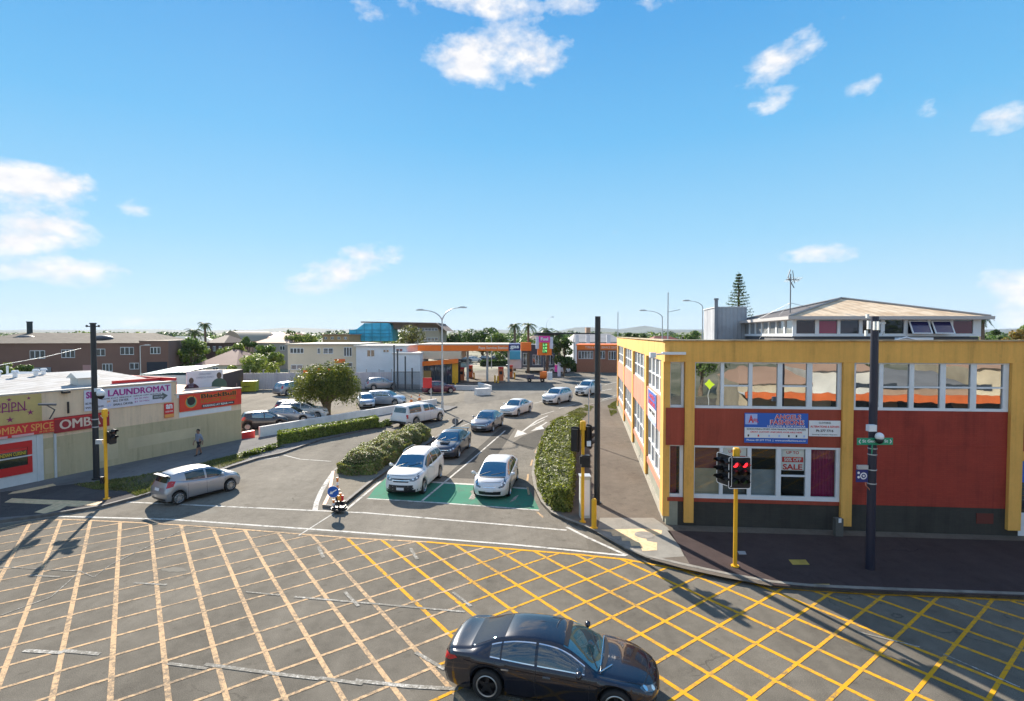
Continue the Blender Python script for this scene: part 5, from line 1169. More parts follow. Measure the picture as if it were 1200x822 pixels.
    for s in (1, -1):
        for (a, b, sl0, sl1) in sp['side']:
            xa, xb = X(a), X(b); n = 10; lo = []; hi = []
            for i in range(n+1):
                x = xa+(xb-xa)*i/n; l = zb(x)+.035; h = ze_(x)-.03
                xs_ = x
                if h > l+.02: lo.append((xs_, l)); hi.append((xs_, h))
            if len(lo) < 3: continue
            if sl1: hi = [(x-sl1*max(0,(i-len(hi)*.5))/(len(hi)*.5), z) for i, (x, z) in enumerate(hi)]
            if sp.get('chrome'):
                side('window_trim', [(x, z-.022) for x, z in lo]+[(x, z+.018) for x, z in hi[::-1]], s, m_chrome, .004)
            side('side_window', lo+hi[::-1], s, side_glass, .009)
    # wheels
    tw = sp.get('tw', .20); wy = W_/2-tw/2-.005
    chassis = MB(); chassis.span((-hl+.25, -(W_/2-.32), gc-.02), (hl-.35, W_/2-.32, .62)); chassis.span((xr+ar+.02, -(W_/2-.10), gc-.02), (xf-ar-.02, W_/2-.10, gc+.12)); part('underbody', chassis, m_under, car)
    for x in (xf, xr):
        for s in (1, -1):
            w = MB(); w.lathe([(R_*.60,-tw/2+.01),(R_*.80,-tw/2),(R_*.95,-tw/2+.015),(R_,-tw/2+.05),(R_,tw/2-.05),(R_*.95,tw/2-.015),(R_*.80,tw/2),(R_*.66,tw/2-.005),(R_*.64,tw/2-.03)], (x, s*wy, R_), (0,s,0), 28)
            wl_ = part('wheel', w, m_tyre, car, False, 40)
            r = MB(); r.lathe([(R_*.64,tw/2-.03),(R_*.69,tw/2-.003),(R_*.655,tw/2+.002),(R_*.61,tw/2-.02),(R_*.59,-.02),(.0,-.03)], (x, s*wy, R_), (0,s,0), 28)
            ns = sp.get('spokes', 5)
            for k in range(ns):
                an = 2*math.pi*k/ns+.3; dr = Vector((math.cos(an),0,math.sin(an))); tn = Vector((-math.sin(an),0,math.cos(an))); c0 = Vector((x, s*(wy+tw/2-.035), R_)); ww = R_*(.15 if ns <= 6 else .09)
                pts = [c0+dr*R_*.08-tn*ww*.9, c0+dr*R_*.08+tn*ww*.9, c0+dr*R_*.62+tn*ww*.55, c0+dr*R_*.62-tn*ww*.55]; bk = [p-Vector((0,s*.03,0)) for p in pts]; r.add(pts+bk, [(0,1,2,3),(0,4,5,1),(1,5,6,2),(2,6,7,3),(3,7,4,0)])
            r.cyl((x, s*(wy+tw/2-.05), R_), (x, s*(wy+tw/2-.022), R_), R_*.17, n=14)
            part('rim', r, rim or m_rim, wl_, False, 30)
    # lamps
    for s in (1, -1):
        hx = sp['head']; yaw = R(38); d = Vector((-math.cos(yaw), -s*math.sin(yaw), 0)); u = Vector((-math.sin(yaw)*1, s*math.cos(yaw), 0))
        cor = Vector((hl-.15, s*(W_/2-.22), 0))
        decal('headlight', [(a, z) for a, z in hx], cor-d*2, u, (0,0,1), d, m_head, .008, grid=.06)
        ha_ = sum(a for a, z in hx)/len(hx); hz_ = sum(z for a, z in hx)/len(hx)
        for q_ in (-.09, .10): decal('lamp_reflector', [(ha_+q_+.048*math.cos(k*.785), hz_+q_*.25+.04*math.sin(k*.785)) for k in range(8)], cor-d*2, u, (0,0,1), d, m_refl, .014)
        if sp.get('fog'): decal('fog_lamp', [(-.14+q*.06*math.cos(k*.785)-.0, sp['fog']+.045*math.sin(k*.785)) for q in (1,) for k in range(8)], cor-d*2, u, (0,0,1), d, m_head, .008)
        tl = sp['tail']; d = Vector((math.cos(yaw), -s*math.sin(yaw), 0)); u = Vector((math.sin(yaw), s*math.cos(yaw), 0)); cor = Vector((-hl+.12, s*(W_/2-.2), 0))
        decal('tail_light', [(a, z) for a, z in tl], cor-d*2, u, (0,0,1), d, m_tail, .008, grid=.06)
    xc = X(sp['ws'][0]); yw = wr_(xc)-.02
    decal('cowl', [(xc+.10*(1-(y/yw)**2)+.02, y) for y in np.linspace(-yw, yw, 9)]+[(xc+.10*(1-(y/yw)**2)+.11, y) for y in np.linspace(yw, -yw, 9)], (0,0,3), (1,0,0), (0,1,0), (0,0,-1), m_trim, .004)
    if detail:
        xn = hl-.34
        for s in (1, -1): decal('bonnet_seam', strip_pts([(xc+.06, s*(wb_(xc)-.10)), ((xc+xn)/2, s*(wb_((xc+xn)/2)-.13)), (xn, s*(wb_(xn)-.20))], .018), (0,0,3), (1,0,0), (0,1,0), (0,0,-1), m_trim, .002)
        decal('bonnet_seam', strip_pts([(xn+.10*(1-(y/.6)**2), y) for y in np.linspace(-.6, .6, 7)], .018), (0,0,3), (1,0,0), (0,1,0), (0,0,-1), m_trim, .002)
    # grille, bumper openings, plates
    fr = lambda nm, pts, mt, off=.007, **k: decal(nm, pts, (hl+1.5,0,0), (0,1,0), (0,0,1), (-1,0,0), mt, off, **k)
    rr = lambda nm, pts, mt, off=.007, **k: decal(nm, pts, (-hl-1.5,0,0), (0,1,0), (0,0,1), (1,0,0), mt, off, **k)
    gw, g0, g1 = sp['grille']; fr('grille', [(-gw,g1),(-gw*.86,g0),(gw*.86,g0),(gw,g1)], m_trim)
    if sp.get('gbar'): z = sp['gbar']; fr('grille_bar', [(-gw,z-.02),(gw,z-.02),(gw,z+.02),(-gw,z+.02)], m_chrome, .014)
    iw, i0, i1 = sp['intake']; fr('bumper_intake', [(-iw,i0),(iw,i0),(iw*1.05,i1),(-iw*1.05,i1)], m_trim)
    zp = sp.get('pz', .42); fr('licence_plate', [(-.18,zp-.06),(.18,zp-.06),(.18,zp+.06),(-.18,zp+.06)], m_plate, .02); zq = sp.get('rpz', .75); rr('licence_plate', [(-.18,zq-.06),(.18,zq-.06),(.18,zq+.06),(-.18,zq+.06)], m_plate, .02)
    rr('rear_bumper_trim', [(-W_*.36,gc+.06),(W_*.36,gc+.06),(W_*.34,gc+.16),(-W_*.34,gc+.16)], m_trim)
    # mirrors, seams, handles
    mx = X(sp['side'][0][0])-.12
    for s in (1, -1):
        mm = MB(); yb = wb_(mx)-.05; mm.ball((mx+.02, s*(yb+.16), zb(mx)+.10), .095, 8, sc=(.75,1.15,.78)); mm.box((mx+.02, s*(yb+.05), zb(mx)+.05), (.06,.12,.04)); part('mirror', mm, paintm if not sp.get('mirror_black') else m_trim, car, False, True)
        if detail:
            for k, t_ in enumerate(sp['seams']):
                x = X(t_); side('door_seam', strip_pts([(x, zb(x)-.01), (x-.015, (zb(x)+gc)/2), (x+sp.get('seamtilt', .03)*(1 if k else -1), gc+.07)], .012), s, m_trim, .003)
            for t_ in sp['handles']:
                x = X(t_); z = zb(x)-.14; hh_ = MB(); y = s*(wb_(x)+.018); hh_.box((x, y, z), (.17,.035,.032)); part('door_handle', hh_, m_chrome if sp.get('chrome') else paintm, car)
            side('sill_trim', [(xr+ar+.04, gc+.0),(xf-ar-.04, gc+.0),(xf-ar-.04, gc+.06),(xr+ar+.04, gc+.06)], s, m_trim, .006)
    if sp.get('rails'):
        for s in (1, -1):
            a, b = X(sp['ws'][1])-.25, X(sp.get('rail_end', .92)); rl = MB(); pts = [(a+(b-a)*i/8, s*(wr_(a+(b-a)*i/8)-.01), zt(a+(b-a)*i/8)+(.005 if i in (0,8) else .035)) for i in range(9)]; rl.tube(pts, .018, 6); part('roof_rail', rl, m_trim if sp['rails'] == 2 else m_chrome, car, False, True)
    if detail:
        wp = MB(); xa, xb = X(sp['ws'][0]), X(sp['ws'][1])
        for y0, y1 in ((-.05,.55),(-.62,-.12)):
            pa = Vector((xa+.0, y0, 0)); pb = Vector((xa-.12-.1, y1, 0)); q = []
            for k in range(5):
                p = pa.lerp(pb, k/4); h, n_, _, _ = bvh.ray_cast(Vector((p.x,p.y,3)), Vector((0,0,-1))); q.append(h+Vector((.0,0,.02)))
            wp.tube(q, .009, 5)
        part('wiper', wp, m_trim, car)
    return car, dict(decal=decal, side=side, fr=fr, rr=rr, zt=zt, zb=zb, wr=wr_, hl=hl, X=X, W=W_, L=L_, bvh=bvh)

SEDAN = dict(L=4.90, W=1.86, H=1.39, wb=2.83, fo=.92, R=.345, gc=.17, spokes=5, tw=.225,
 top=[(0,.46),(.012,.50),(.05,.555),(.14,.615),(.24,.655),(.275,.675),(.33,.79),(.40,.915),(.46,.975),(.55,1.0),(.63,.985),(.72,.925),(.80,.825),(.855,.755),(.90,.735),(.95,.725),(.985,.68),(1,.60)],
 belt=[(0,.42),(.05,.50),(.14,.565),(.25,.61),(.40,.635),(.6,.66),(.75,.685),(.85,.70),(.95,.675),(1,.55)],
 plan=[(0,.80),(.03,.87),(.10,.94),(.2,.975),(.35,.985),(.6,.985),(.78,.975),(.90,.94),(.97,.885),(1,.83)],
 rooft=[(0,.62),(.06,.72),(.16,.80),(.265,.81),(.34,.735),(.42,.655),(.5,.63),(.6,.625),(.7,.64),(.8,.69),(.87,.745),(.94,.76),(1,.66)],
 ws=(.272,.425), rw=(.70,.86), side=[(.325,.535,0,0),(.548,.70,0,0),(.708,.755,0,0)], seams=[.30,.54,.73], handles=[.49,.68],
 head=[(-.30,.66),(-.05,.70),(.14,.73),(.22,.725),(.16,.66),(-.05,.61),(-.25,.60)], tail=[(-.30,.80),(.0,.86),(.25,.90),(.30,.86),(.16,.78),(-.1,.74),(-.30,.72)],
 grille=(.44,.44,.66), intake=(.55,.24,.34), pz=.36, rpz=.55, chrome=True, mirror_black=False)
SALOON = dict(SEDAN); SALOON.update(L=4.72, W=1.79, H=1.46, wb=2.70, R=.325, chrome=False, tw=.21, grille=(.42,.54,.70), gbar=.62, intake=(.5,.24,.36), pz=.44, rpz=.80, spokes=7)
HATCH = dict(L=3.66, W=1.62, H=1.44, wb=2.385, fo=.72, R=.295, gc=.17, tw=.18, spokes=8, fbulge=.24, rbulge=.10, leanr=.10,
 top=[(0,.46),(.015,.51),(.05,.565),(.12,.62),(.20,.665),(.245,.70),(.32,.83),(.40,.94),(.48,.985),(.60,1.0),(.75,.985),(.87,.95),(.925,.915),(.96,.78),(.98,.66),(1,.56)],
 belt=[(0,.42),(.06,.52),(.15,.575),(.25,.60),(.4,.60),(.6,.635),(.75,.68),(.88,.725),(.95,.69),(1,.53)],
 plan=[(0,.80),(.04,.88),(.12,.95),(.25,.985),(.6,.99),(.85,.97),(.95,.92),(1,.86)],
 rooft=[(0,.66),(.08,.76),(.2,.82),(.28,.77),(.38,.70),(.5,.68),(.75,.68),(.9,.67),(.95,.70),(1,.72)],
 ws=(.245,.415), rw=(.93,.985), steep=lambda W: [(-W*.35,1.00),(W*.35,1.00),(W*.33,1.22),(W*.30,1.33),(-W*.30,1.33),(-W*.33,1.22)], side=[(.30,.50,0,0),(.525,.755,0,0)], seams=[.27,.51,.74], handles=[.45],
 head=[(-.26,.70),(.0,.76),(.22,.86),(.26,.84),(.16,.72),(-.05,.64),(-.25,.63)], tail=[(-.02,.80),(.26,.86),(.30,1.06),(.14,1.10),(.0,1.05)],
 grille=(.40,.62,.70), intake=(.45,.26,.46), pz=.50, rpz=.72, seamtilt=.02)
SUV = dict(L=4.65, W=1.86, H=1.72, wb=2.70, fo=.90, R=.36, gc=.23, tw=.235, spokes=5, fbulge=.30, rbulge=.10, leanr=.14, leanf=.12,
 top=[(0,.50),(.012,.555),(.05,.61),(.13,.648),(.21,.672),(.265,.695),(.325,.80),(.395,.925),(.46,.975),(.58,1.0),(.75,.985),(.88,.945),(.925,.91),(.96,.78),(.985,.66),(1,.52)],
 belt=[(0,.47),(.06,.555),(.2,.615),(.4,.635),(.6,.65),(.8,.68),(.93,.67),(1,.50)],
 plan=[(0,.80),(.035,.88),(.12,.95),(.25,.985),(.6,.985),(.85,.975),(.95,.93),(1,.87)],
 rooft=[(0,.66),(.07,.76),(.18,.82),(.25,.81),(.34,.735),(.43,.69),(.6,.68),(.8,.675),(.91,.66),(.95,.69),(1,.74)],
 ws=(.262,.415), rw=(.92,.98), steep=lambda W: [(-W*.34,1.17),(W*.34,1.17),(W*.31,1.50),(-W*.31,1.50)], side=[(.31,.505,0,0),(.52,.695,0,0),(.71,.86,0,0)], seams=[.29,.515,.72], handles=[.47,.67],
 head=[(-.28,.86),(-.02,.90),(.22,1.0),(.28,.98),(.20,.86),(-.05,.76),(-.28,.78)], tail=[(.02,.92),(.24,.92),(.26,1.22),(.12,1.26),(.05,1.1)],
 grille=(.42,.72,.88), gbar=.80, intake=(.56,.34,.60), pz=.44, rpz=.98, rails=1, rail_end=.88, fog=.46)
LIFT = dict(L=4.46, W=1.745, H=1.49, wb=2.70, fo=.88, R=.315, gc=.16, tw=.195, spokes=7, fbulge=.36, rbulge=.10, leanr=.08, leanf=.16,
 top=[(0,.44),(.015,.50),(.06,.565),(.13,.62),(.19,.675),(.25,.775),(.34,.905),(.42,.975),(.50,1.0),(.60,.99),(.72,.95),(.84,.885),(.92,.815),(.955,.765),(.985,.66),(1,.55)],
 belt=[(0,.41),(.06,.52),(.18,.595),(.4,.635),(.6,.665),(.8,.70),(.92,.71),(1,.52)],
 plan=[(0,.78),(.04,.87),(.12,.94),(.25,.98),(.6,.99),(.82,.965),(.94,.91),(1,.85)],
 rooft=[(0,.60),(.07,.72),(.17,.80),(.24,.76),(.34,.70),(.45,.67),(.6,.66),(.8,.66),(.92,.69),(1,.68)],
 ws=(.175,.375), rw=(.80,.93), side=[(.22,.29,0,0),(.30,.50,0,0),(.515,.70,0,0),(.715,.80,0,0)], seams=[.27,.51,.72], handles=[.46,.66],
 head=[(-.22,.62),(-.02,.68),(.24,.88),(.30,.90),(.22,.74),(.02,.60),(-.20,.56)], tail=[(-.1,.78),(.22,.80),(.28,1.0),(.12,1.02),(-.05,.88)],
 grille=(.30,.58,.62), gbar=.60, intake=(.50,.26,.42), pz=.47, rpz=.72, mirror_black=False)
WAGON = dict(SUV); WAGON.update(L=4.5, W=1.83, H=1.60, wb=2.66, R=.34, gc=.19, rails=0)
WAGON['steep'] = lambda W: [(-W*.33,1.08),(W*.33,1.08),(W*.30,1.38),(-W*.30,1.38)]
WAGON['head'] = [(x, z-.10) for x, z in SUV['head']]; WAGON['tail'] = [(x, z-.12) for x, z in SUV['tail']]; WAGON['grille'] = (.42,.62,.76); WAGON['gbar'] = .69; WAGON['intake'] = (.56,.28,.48); WAGON['fog'] = None
BIGSUV = dict(SUV); BIGSUV.update(L=4.85, W=1.93, H=1.84, wb=2.85, R=.385, gc=.25); BIGSUV['head'] = [(x, z+.06) for x, z in SUV['head']]; BIGSUV['grille'] = (.42,.74,.98); BIGSUV['gbar'] = .86; BIGSUV['steep'] = lambda W: [(-W*.34,1.26),(W*.34,1.26),(W*.31,1.60),(-W*.31,1.60)]
UTE = dict(L=5.25, W=1.86, H=1.82, wb=3.08, fo=.92, R=.385, gc=.30, tw=.245, spokes=6, fbulge=.28, rbulge=.02, leanr=.10, leanf=.08,
 top=[(0,.50),(.012,.56),(.06,.60),(.14,.635),(.20,.655),(.225,.67),(.285,.80),(.345,.92),(.40,.955),(.47,.965),(.575,.955),(.59,.965),(.62,.995),(.75,1.0),(.90,.985),(.955,.95),(.975,.78),(.99,.60),(1,.52)],
 belt=[(0,.47),(.06,.555),(.2,.605),(.4,.615),(.6,.62),(.8,.625),(.96,.62),(1,.50)],
 plan=[(0,.82),(.035,.89),(.12,.95),(.25,.98),(.6,.985),(.85,.98),(.96,.965),(1,.95)],
 rooft=[(0,.68),(.07,.78),(.18,.82),(.23,.80),(.31,.73),(.40,.69),(.57,.69),(.62,.74),(.8,.75),(.94,.73),(1,.80)],
 ws=(.222,.36), rw=(.94,.98), steep=lambda W: [(-W*.36,1.20),(W*.36,1.20),(W*.33,1.60),(-W*.33,1.60)], side=[(.27,.42,0,0),(.435,.56,0,0),(.635,.90,0,0)], seams=[.25,.43,.585], handles=[.40,.55],
 head=[(-.26,.92),(-.02,.96),(.22,1.02),(.28,1.0),(.20,.88),(-.05,.82),(-.26,.82)], tail=[(.06,.78),(.24,.78),(.24,1.08),(.06,1.08)],
 grille=(.44,.76,.98), gbar=.88, intake=(.56,.42,.62), pz=.52, rpz=.62)
def put(car, cf, cr, side_, sp, heading=None, zoff=0):
    """cf, cr: ground pixels of the front and rear tyre contact on the given side ('L'/'R'); wheelbase comes from the spec"""
    a, b = G(*cf), G(*cr); m_ = (a+b)/2; h = math.atan2((a-b).y, (a-b).x) if heading is None else R(heading)
    hv = Vector((math.cos(h), math.sin(h), 0)); lv = Vector((-hv.y, hv.x, 0)); xm = sp['L']/2-sp['fo']-sp['wb']/2
    c = m_ - lv*(sp['W']/2-.1)*(1 if side_ == 'L' else -1) - hv*xm; car.location = (c.x, c.y, zoff); car.rotation_euler = (0,0,h); return c
def put2(car, x, y, heading, z=.0): car.location = (x, y, z); car.rotation_euler = (0,0,R(heading))

p_blk = carpaint('paint_black', (.010,.010,.018), .2, .22, 1.0); p_sil = carpaint('paint_silver', (.36,.365,.385), .55, .34); p_wht = carpaint('paint_white', (.72,.70,.67), 0, .38, .6); p_wht2 = carpaint('paint_white_cool', (.70,.69,.68), 0, .38, .6)
p_gun = carpaint('paint_gunmetal', (.055,.065,.09), .45, .3); p_gry = carpaint('paint_grey', (.20,.20,.235), .5, .3); p_nav = carpaint('paint_navy', (.025,.03,.06), .2, .28); p_lbl = carpaint('paint_ice_blue', (.38,.44,.52), .4, .35); p_drk = carpaint('paint_dark', (.03,.03,.036), .2, .3); p_mar = carpaint('paint_maroon', (.11,.02,.045), .2, .3)

# black sedan in the foreground
car, h = make_car(SEDAN, 'black_sedan', 'black four-door sedan crossing the yellow hatching in the foreground', 'car', p_blk, glass=gl_teal, rim=m_rimd, side_glass=carglass('car_glass_sedan_side', (.045,.037,.035), .13))
# silver lips on its dark wheels
for w in [c for c in car.children if c.name.startswith('wheel')]:
    rim = w.children[0]; a = np.array([v.co[:] for v in w.data.vertices]); c = (a.max(0)+a.min(0))/2; s = 1 if c[1] > 0 else -1
    lp = MB(); lp.lathe([(.213,.112),(.232,.118),(.243,.112),(.243,.10),(.213,.10)], (c[0], c[1], c[2]), (0,s,0), 36); part('rim_lip', lp, m_rim, w, False, True)
sc_ = h['bvh']
hd = lambda x, y: sc_.ray_cast(Vector((x,y,3)), Vector((0,0,-1)))[0]
dv = MB(); dv.tube([hd(1.42, .12*k-.36)+Vector((0,0,.01)) for k in range(1)]+[hd(h['X'](.262), -.70+.2*k)+Vector((.015,0,.012)) for k in range(8)], .014, 6); part('scuttle_trim', dv, m_chrome, car, False, True)
# seats and wheel glimpsed? kept opaque glass; windscreen top tint band
h['decal']('tint_band', [(h['X'](.425)-.0, -.52),(h['X'](.405), -.53),(h['X'](.405), .53),(h['X'](.425), .52)], (0,0,3), (1,0,0), (0,1,0), (0,0,-1), m_trim, .009)
for s in (1,-1): h['side']('shoulder_crease', [(h['X'](t), h['zb'](h['X'](t))-.12) for t in (.12,.3,.5,.7,.88)]+[(h['X'](t), h['zb'](h['X'](t))-.135) for t in (.88,.7,.5,.3,.12)], s, p_blk, .012)
put2(car, .85, 11.22, -13.5); car.scale = (.93,.93,.93)
# silver hatchback
car, h = make_car(HATCH, 'silver_hatchback', 'small silver hatchback driving away past the grass verge on the left', 'car', p_sil, glass=gl_dark, side_glass=carglass('car_glass_hatch', (.02,.024,.024), .09))
put(car, (268.8,575.8), (210,591.2), 'R', HATCH)
sp_ = MB(); sp_.box((-1.63,0,1.318),(.18,.98,.03)); part('rear_spoiler', sp_, p_sil, car)
# white SUV at the left of the green box
car, h = make_car(SUV, 'white_suv', 'white SUV stopped at the left side of the green box by the flowering hedge', 'car', p_wht, glass=gl_car, side_glass=gl_dark)
put(car, (495.4,579), (515,560.3), 'L', SUV)
for s in (1,-1): h['side']('lower_cladding', [(-2.15,.24),(2.1,.24),(2.1,.40),(-2.15,.40)][0:4], s, m_trim, .004) if False else None
h['fr']('bumper_cladding', [(-.84,.27),(.84,.27),(.86,.42),(.6,.40),(-.6,.40),(-.86,.42)], m_trim, .005)
# white liftback at the right of the green box
car, h = make_car(LIFT, 'white_liftback', 'white liftback stopped at the right side of the green box facing the camera', 'car', p_wht2, glass=gl_car)
put2(car, -.74, 26.05, -98)
# blue-black sports sedan with bonnet scoop
car, h = make_car(SALOON, 'sports_sedan', 'dark blue-grey sedan with a bonnet scoop waiting behind the white SUV', 'car', p_gun, glass=gl_car, side_glass=gl_dark)
x = h['X'](.17); q = h['bvh'].ray_cast(Vector((x,0,3)), Vector((0,0,-1)))[0]; sm_ = MB(); sm_.add([(x+.18,-.28,q.z+.0),(x+.18,.28,q.z+.0),(x+.16,.26,q.z+.07),(x+.16,-.26,q.z+.07),(x-.35,-.24,q.z+.05),(x-.35,.24,q.z+.05)], [(0,1,2,3),(3,2,5,4),(0,3,4),(1,5,2)], 0); sm_.add([(x+.185,-.24,q.z+.01),(x+.185,.24,q.z+.01),(x+.172,.23,q.z+.06),(x+.172,-.23,q.z+.06)], [(0,1,2,3)], 1); part('bonnet_scoop', sm_, [p_gun, m_trim], car)
wg = MB(); wg.box((-2.15,0,1.22),(.2,1.3,.035)); wg.box((-2.12,.55,1.13),(.08,.04,.18)); wg.box((-2.12,-.55,1.13),(.08,.04,.18)); part('boot_spoiler', wg, p_gun, car)
put2(car, -3.92, 33.9, -99)
# grey saloon, white saloon, two white SUVs coming down the street
car, h = make_car(SALOON, 'grey_saloon', 'metallic grey saloon coming down the street behind the dark sports sedan', 'car', p_gry, glass=gl_car); put2(car, -1.98, 42.7, -104)
car, h = make_car(SALOON, 'white_saloon', 'white saloon following the grey saloon down the street', 'car', p_wht, glass=gl_car); put2(car, .45, 50.6, -115)
car, h = make_car(WAGON, 'white_crossover', 'white crossover between the white saloon and the larger white SUV', 'car', p_wht2, glass=gl_car); put2(car, 5.1, 59.0, -122); car.scale = (1.06,1.06,1.06)
car, h = make_car(BIGSUV, 'white_large_suv', 'large white SUV passing behind the tall black pole at the head of the queue', 'car', p_wht, glass=gl_car); put2(car, 9.75, 67.0, -124)
# white ute with canopy leaving
car, h = make_car(UTE, 'white_ute', 'white double-cab ute with canopy driving away beyond the flowering hedge', 'ute', p_wht, glass=gl_dark, side_glass=gl_dark)
h['rr']('rear_bumper', [(-.9,.32),(.9,.32),(.9,.50),(-.9,.50)], m_trim, .03); sm_ = MB(); sm_.box((-2.68,0,.46),(.16,1.7,.14)); part('step_bumper', sm_, m_trim, car)
put(car, (514,494.5), (489,499), 'R', UTE, heading=58)
# parked cars
def parked(spec, name, label, cat, pm, x, y, hd, glass=None, z=.016, **k):
    c, h = make_car(spec, name, label, cat, pm, glass=glass, detail=False, **k); put2(c, x, y, hd, z); return c
g0 = G(301,505); parked(HATCH, 'dark_hatchback', 'dark hatchback parked behind the left end of the low white wall', 'car', p_drk, g0.x, g0.y+1.2, 32)
g0 = G(322,500); parked(SALOON, 'silver_saloon', 'silver saloon parked beside the dark hatchback behind the low white wall', 'car', p_sil, g0.x+.3, g0.y+1.9, 10)
g0 = G(331,491); parked(HATCH, 'navy_hatchback', 'navy hatchback parked between the silver saloon and the white hatchback', 'car', p_nav, g0.x, g0.y+2.6, 20)
g0 = G(348,494); parked(WAGON, 'white_hatchback', 'white car with black rear glass parked left of the weeping tree', 'car', p_wht, g0.x, g0.y+1.2, 15, gl_dark, side_glass=gl_dark)
g0 = G(336,464); parked(SUV, 'silver_suv', 'silver SUV seen from behind parked by the lilac fence', 'car', p_sil, g0.x, g0.y+1.5, 62)
g0 = G(450,476); parked(WAGON, 'ice_blue_hatchback', 'pale blue-grey hatchback parked near the right end of the low white wall', 'car', p_lbl, g0.x, g0.y+.9, -8)
g0 = G(423,480); parked(HATCH, 'pale_blue_car', 'pale blue car facing the camera half hidden behind the weeping tree', 'car', p_lbl, g0.x, g0.y+2.0, -70)
g0 = G(444,458); parked(SUV, 'silver_wagon', 'silver car parked against the fence behind the pale blue-grey hatchback', 'car', p_sil, g0.x, g0.y+1.6, 25)
g0 = G(513,462); parked(WAGON, 'maroon_car', 'dark maroon car parked behind the red board', 'car', p_mar, g0.x, g0.y+1.2, 20, gl_dark)
# petrol station and far lot
for i, (px, py, sp_, nm, pm, lb_, hd_) in enumerate(((604,432,SALOON,'dark_saloon',p_gun,'dark saloon parked beyond the petrol pumps',150),(611,426.5,WAGON,'white_estate',p_wht,'white estate car parked before the blue shop panel',160),
   (555,425,SUV,'white_parked_suv',p_wht,'white SUV under the left part of the orange canopy',20),(543,425.5,SUV,'dark_parked_suv',p_drk,'dark SUV under the left end of the orange canopy',20),(570,424.5,SUV,'black_parked_suv',p_drk,'black SUV under the middle of the orange canopy',10),(584,424,SUV,'grey_parked_suv',p_gry,'grey SUV under the right part of the orange canopy',15),
   (676,425.5,SALOON,'white_parked_saloon',p_wht,'white saloon parked in front of the orange shop behind the low hedge',170),(664,427,SALOON,'silver_parked_saloon',p_sil,'silver saloon parked left of the white one near the round tree',170),(719,426.5,HATCH,'white_small_car',p_wht,'small white car parked by the yellow building corner before the orange shop',-60),
   (656,437.5,WAGON,'white_exiting_car',p_wht2,'white car driving past the fuel price totem',165),(638,424,SALOON,'blue_parked_saloon',p_lbl,'pale blue car parked under the price totem',170),(628,423.5,HATCH,'silver_parked_hatchback',p_sil,'silver hatchback parked left of the price totem',180))):
    g0 = G(px, py); parked(sp_, nm, lb_, 'car', pm, g0.x, g0.y+1, hd_, z=.02)
# ================================================================ vegetation
f_dk = foliage('leaves_dark_green', [(.025,.055,.012),(.040,.080,.018),(.06,.11,.025),(.08,.13,.035)])
f_md = foliage('leaves_mid_green', [(.045,.085,.015),(.08,.14,.03),(.12,.19,.04),(.16,.22,.06)])
f_lt = foliage('leaves_light_green', [(.10,.15,.03),(.16,.22,.05),(.22,.28,.07),(.27,.30,.11)])
f_pep = foliage('leaves_weeping', [(.05,.07,.015),(.09,.12,.025),(.15,.17,.035),(.22,.21,.05)])
f_hr = foliage('leaves_hedge_lime', [(.06,.085,.016),(.115,.15,.028),(.175,.205,.042),(.25,.26,.07),(.15,.165,.04)])
f_hm = foliage('leaves_hedge_olive', [(.09,.135,.03),(.14,.195,.05),(.21,.26,.08),(.31,.31,.14),(.30,.19,.13),(.17,.23,.06)])
f_hl = foliage('leaves_hedge_green', [(.07,.10,.02),(.13,.18,.035),(.22,.27,.06),(.28,.31,.08)])
f_olv = foliage('leaves_olive_grey', [(.05,.06,.03),(.09,.10,.05),(.14,.14,.07),(.12,.13,.05)])
f_rus = foliage('leaves_rust', [(.16,.10,.03),(.24,.15,.05),(.30,.20,.06),(.20,.17,.05)])
m_brk = mat('bark', (.16,.115,.08), .9, var=.35, vscale=6, bump=.5, bscale=12); m_core = mat('foliage_core', (.03,.042,.012), .95)
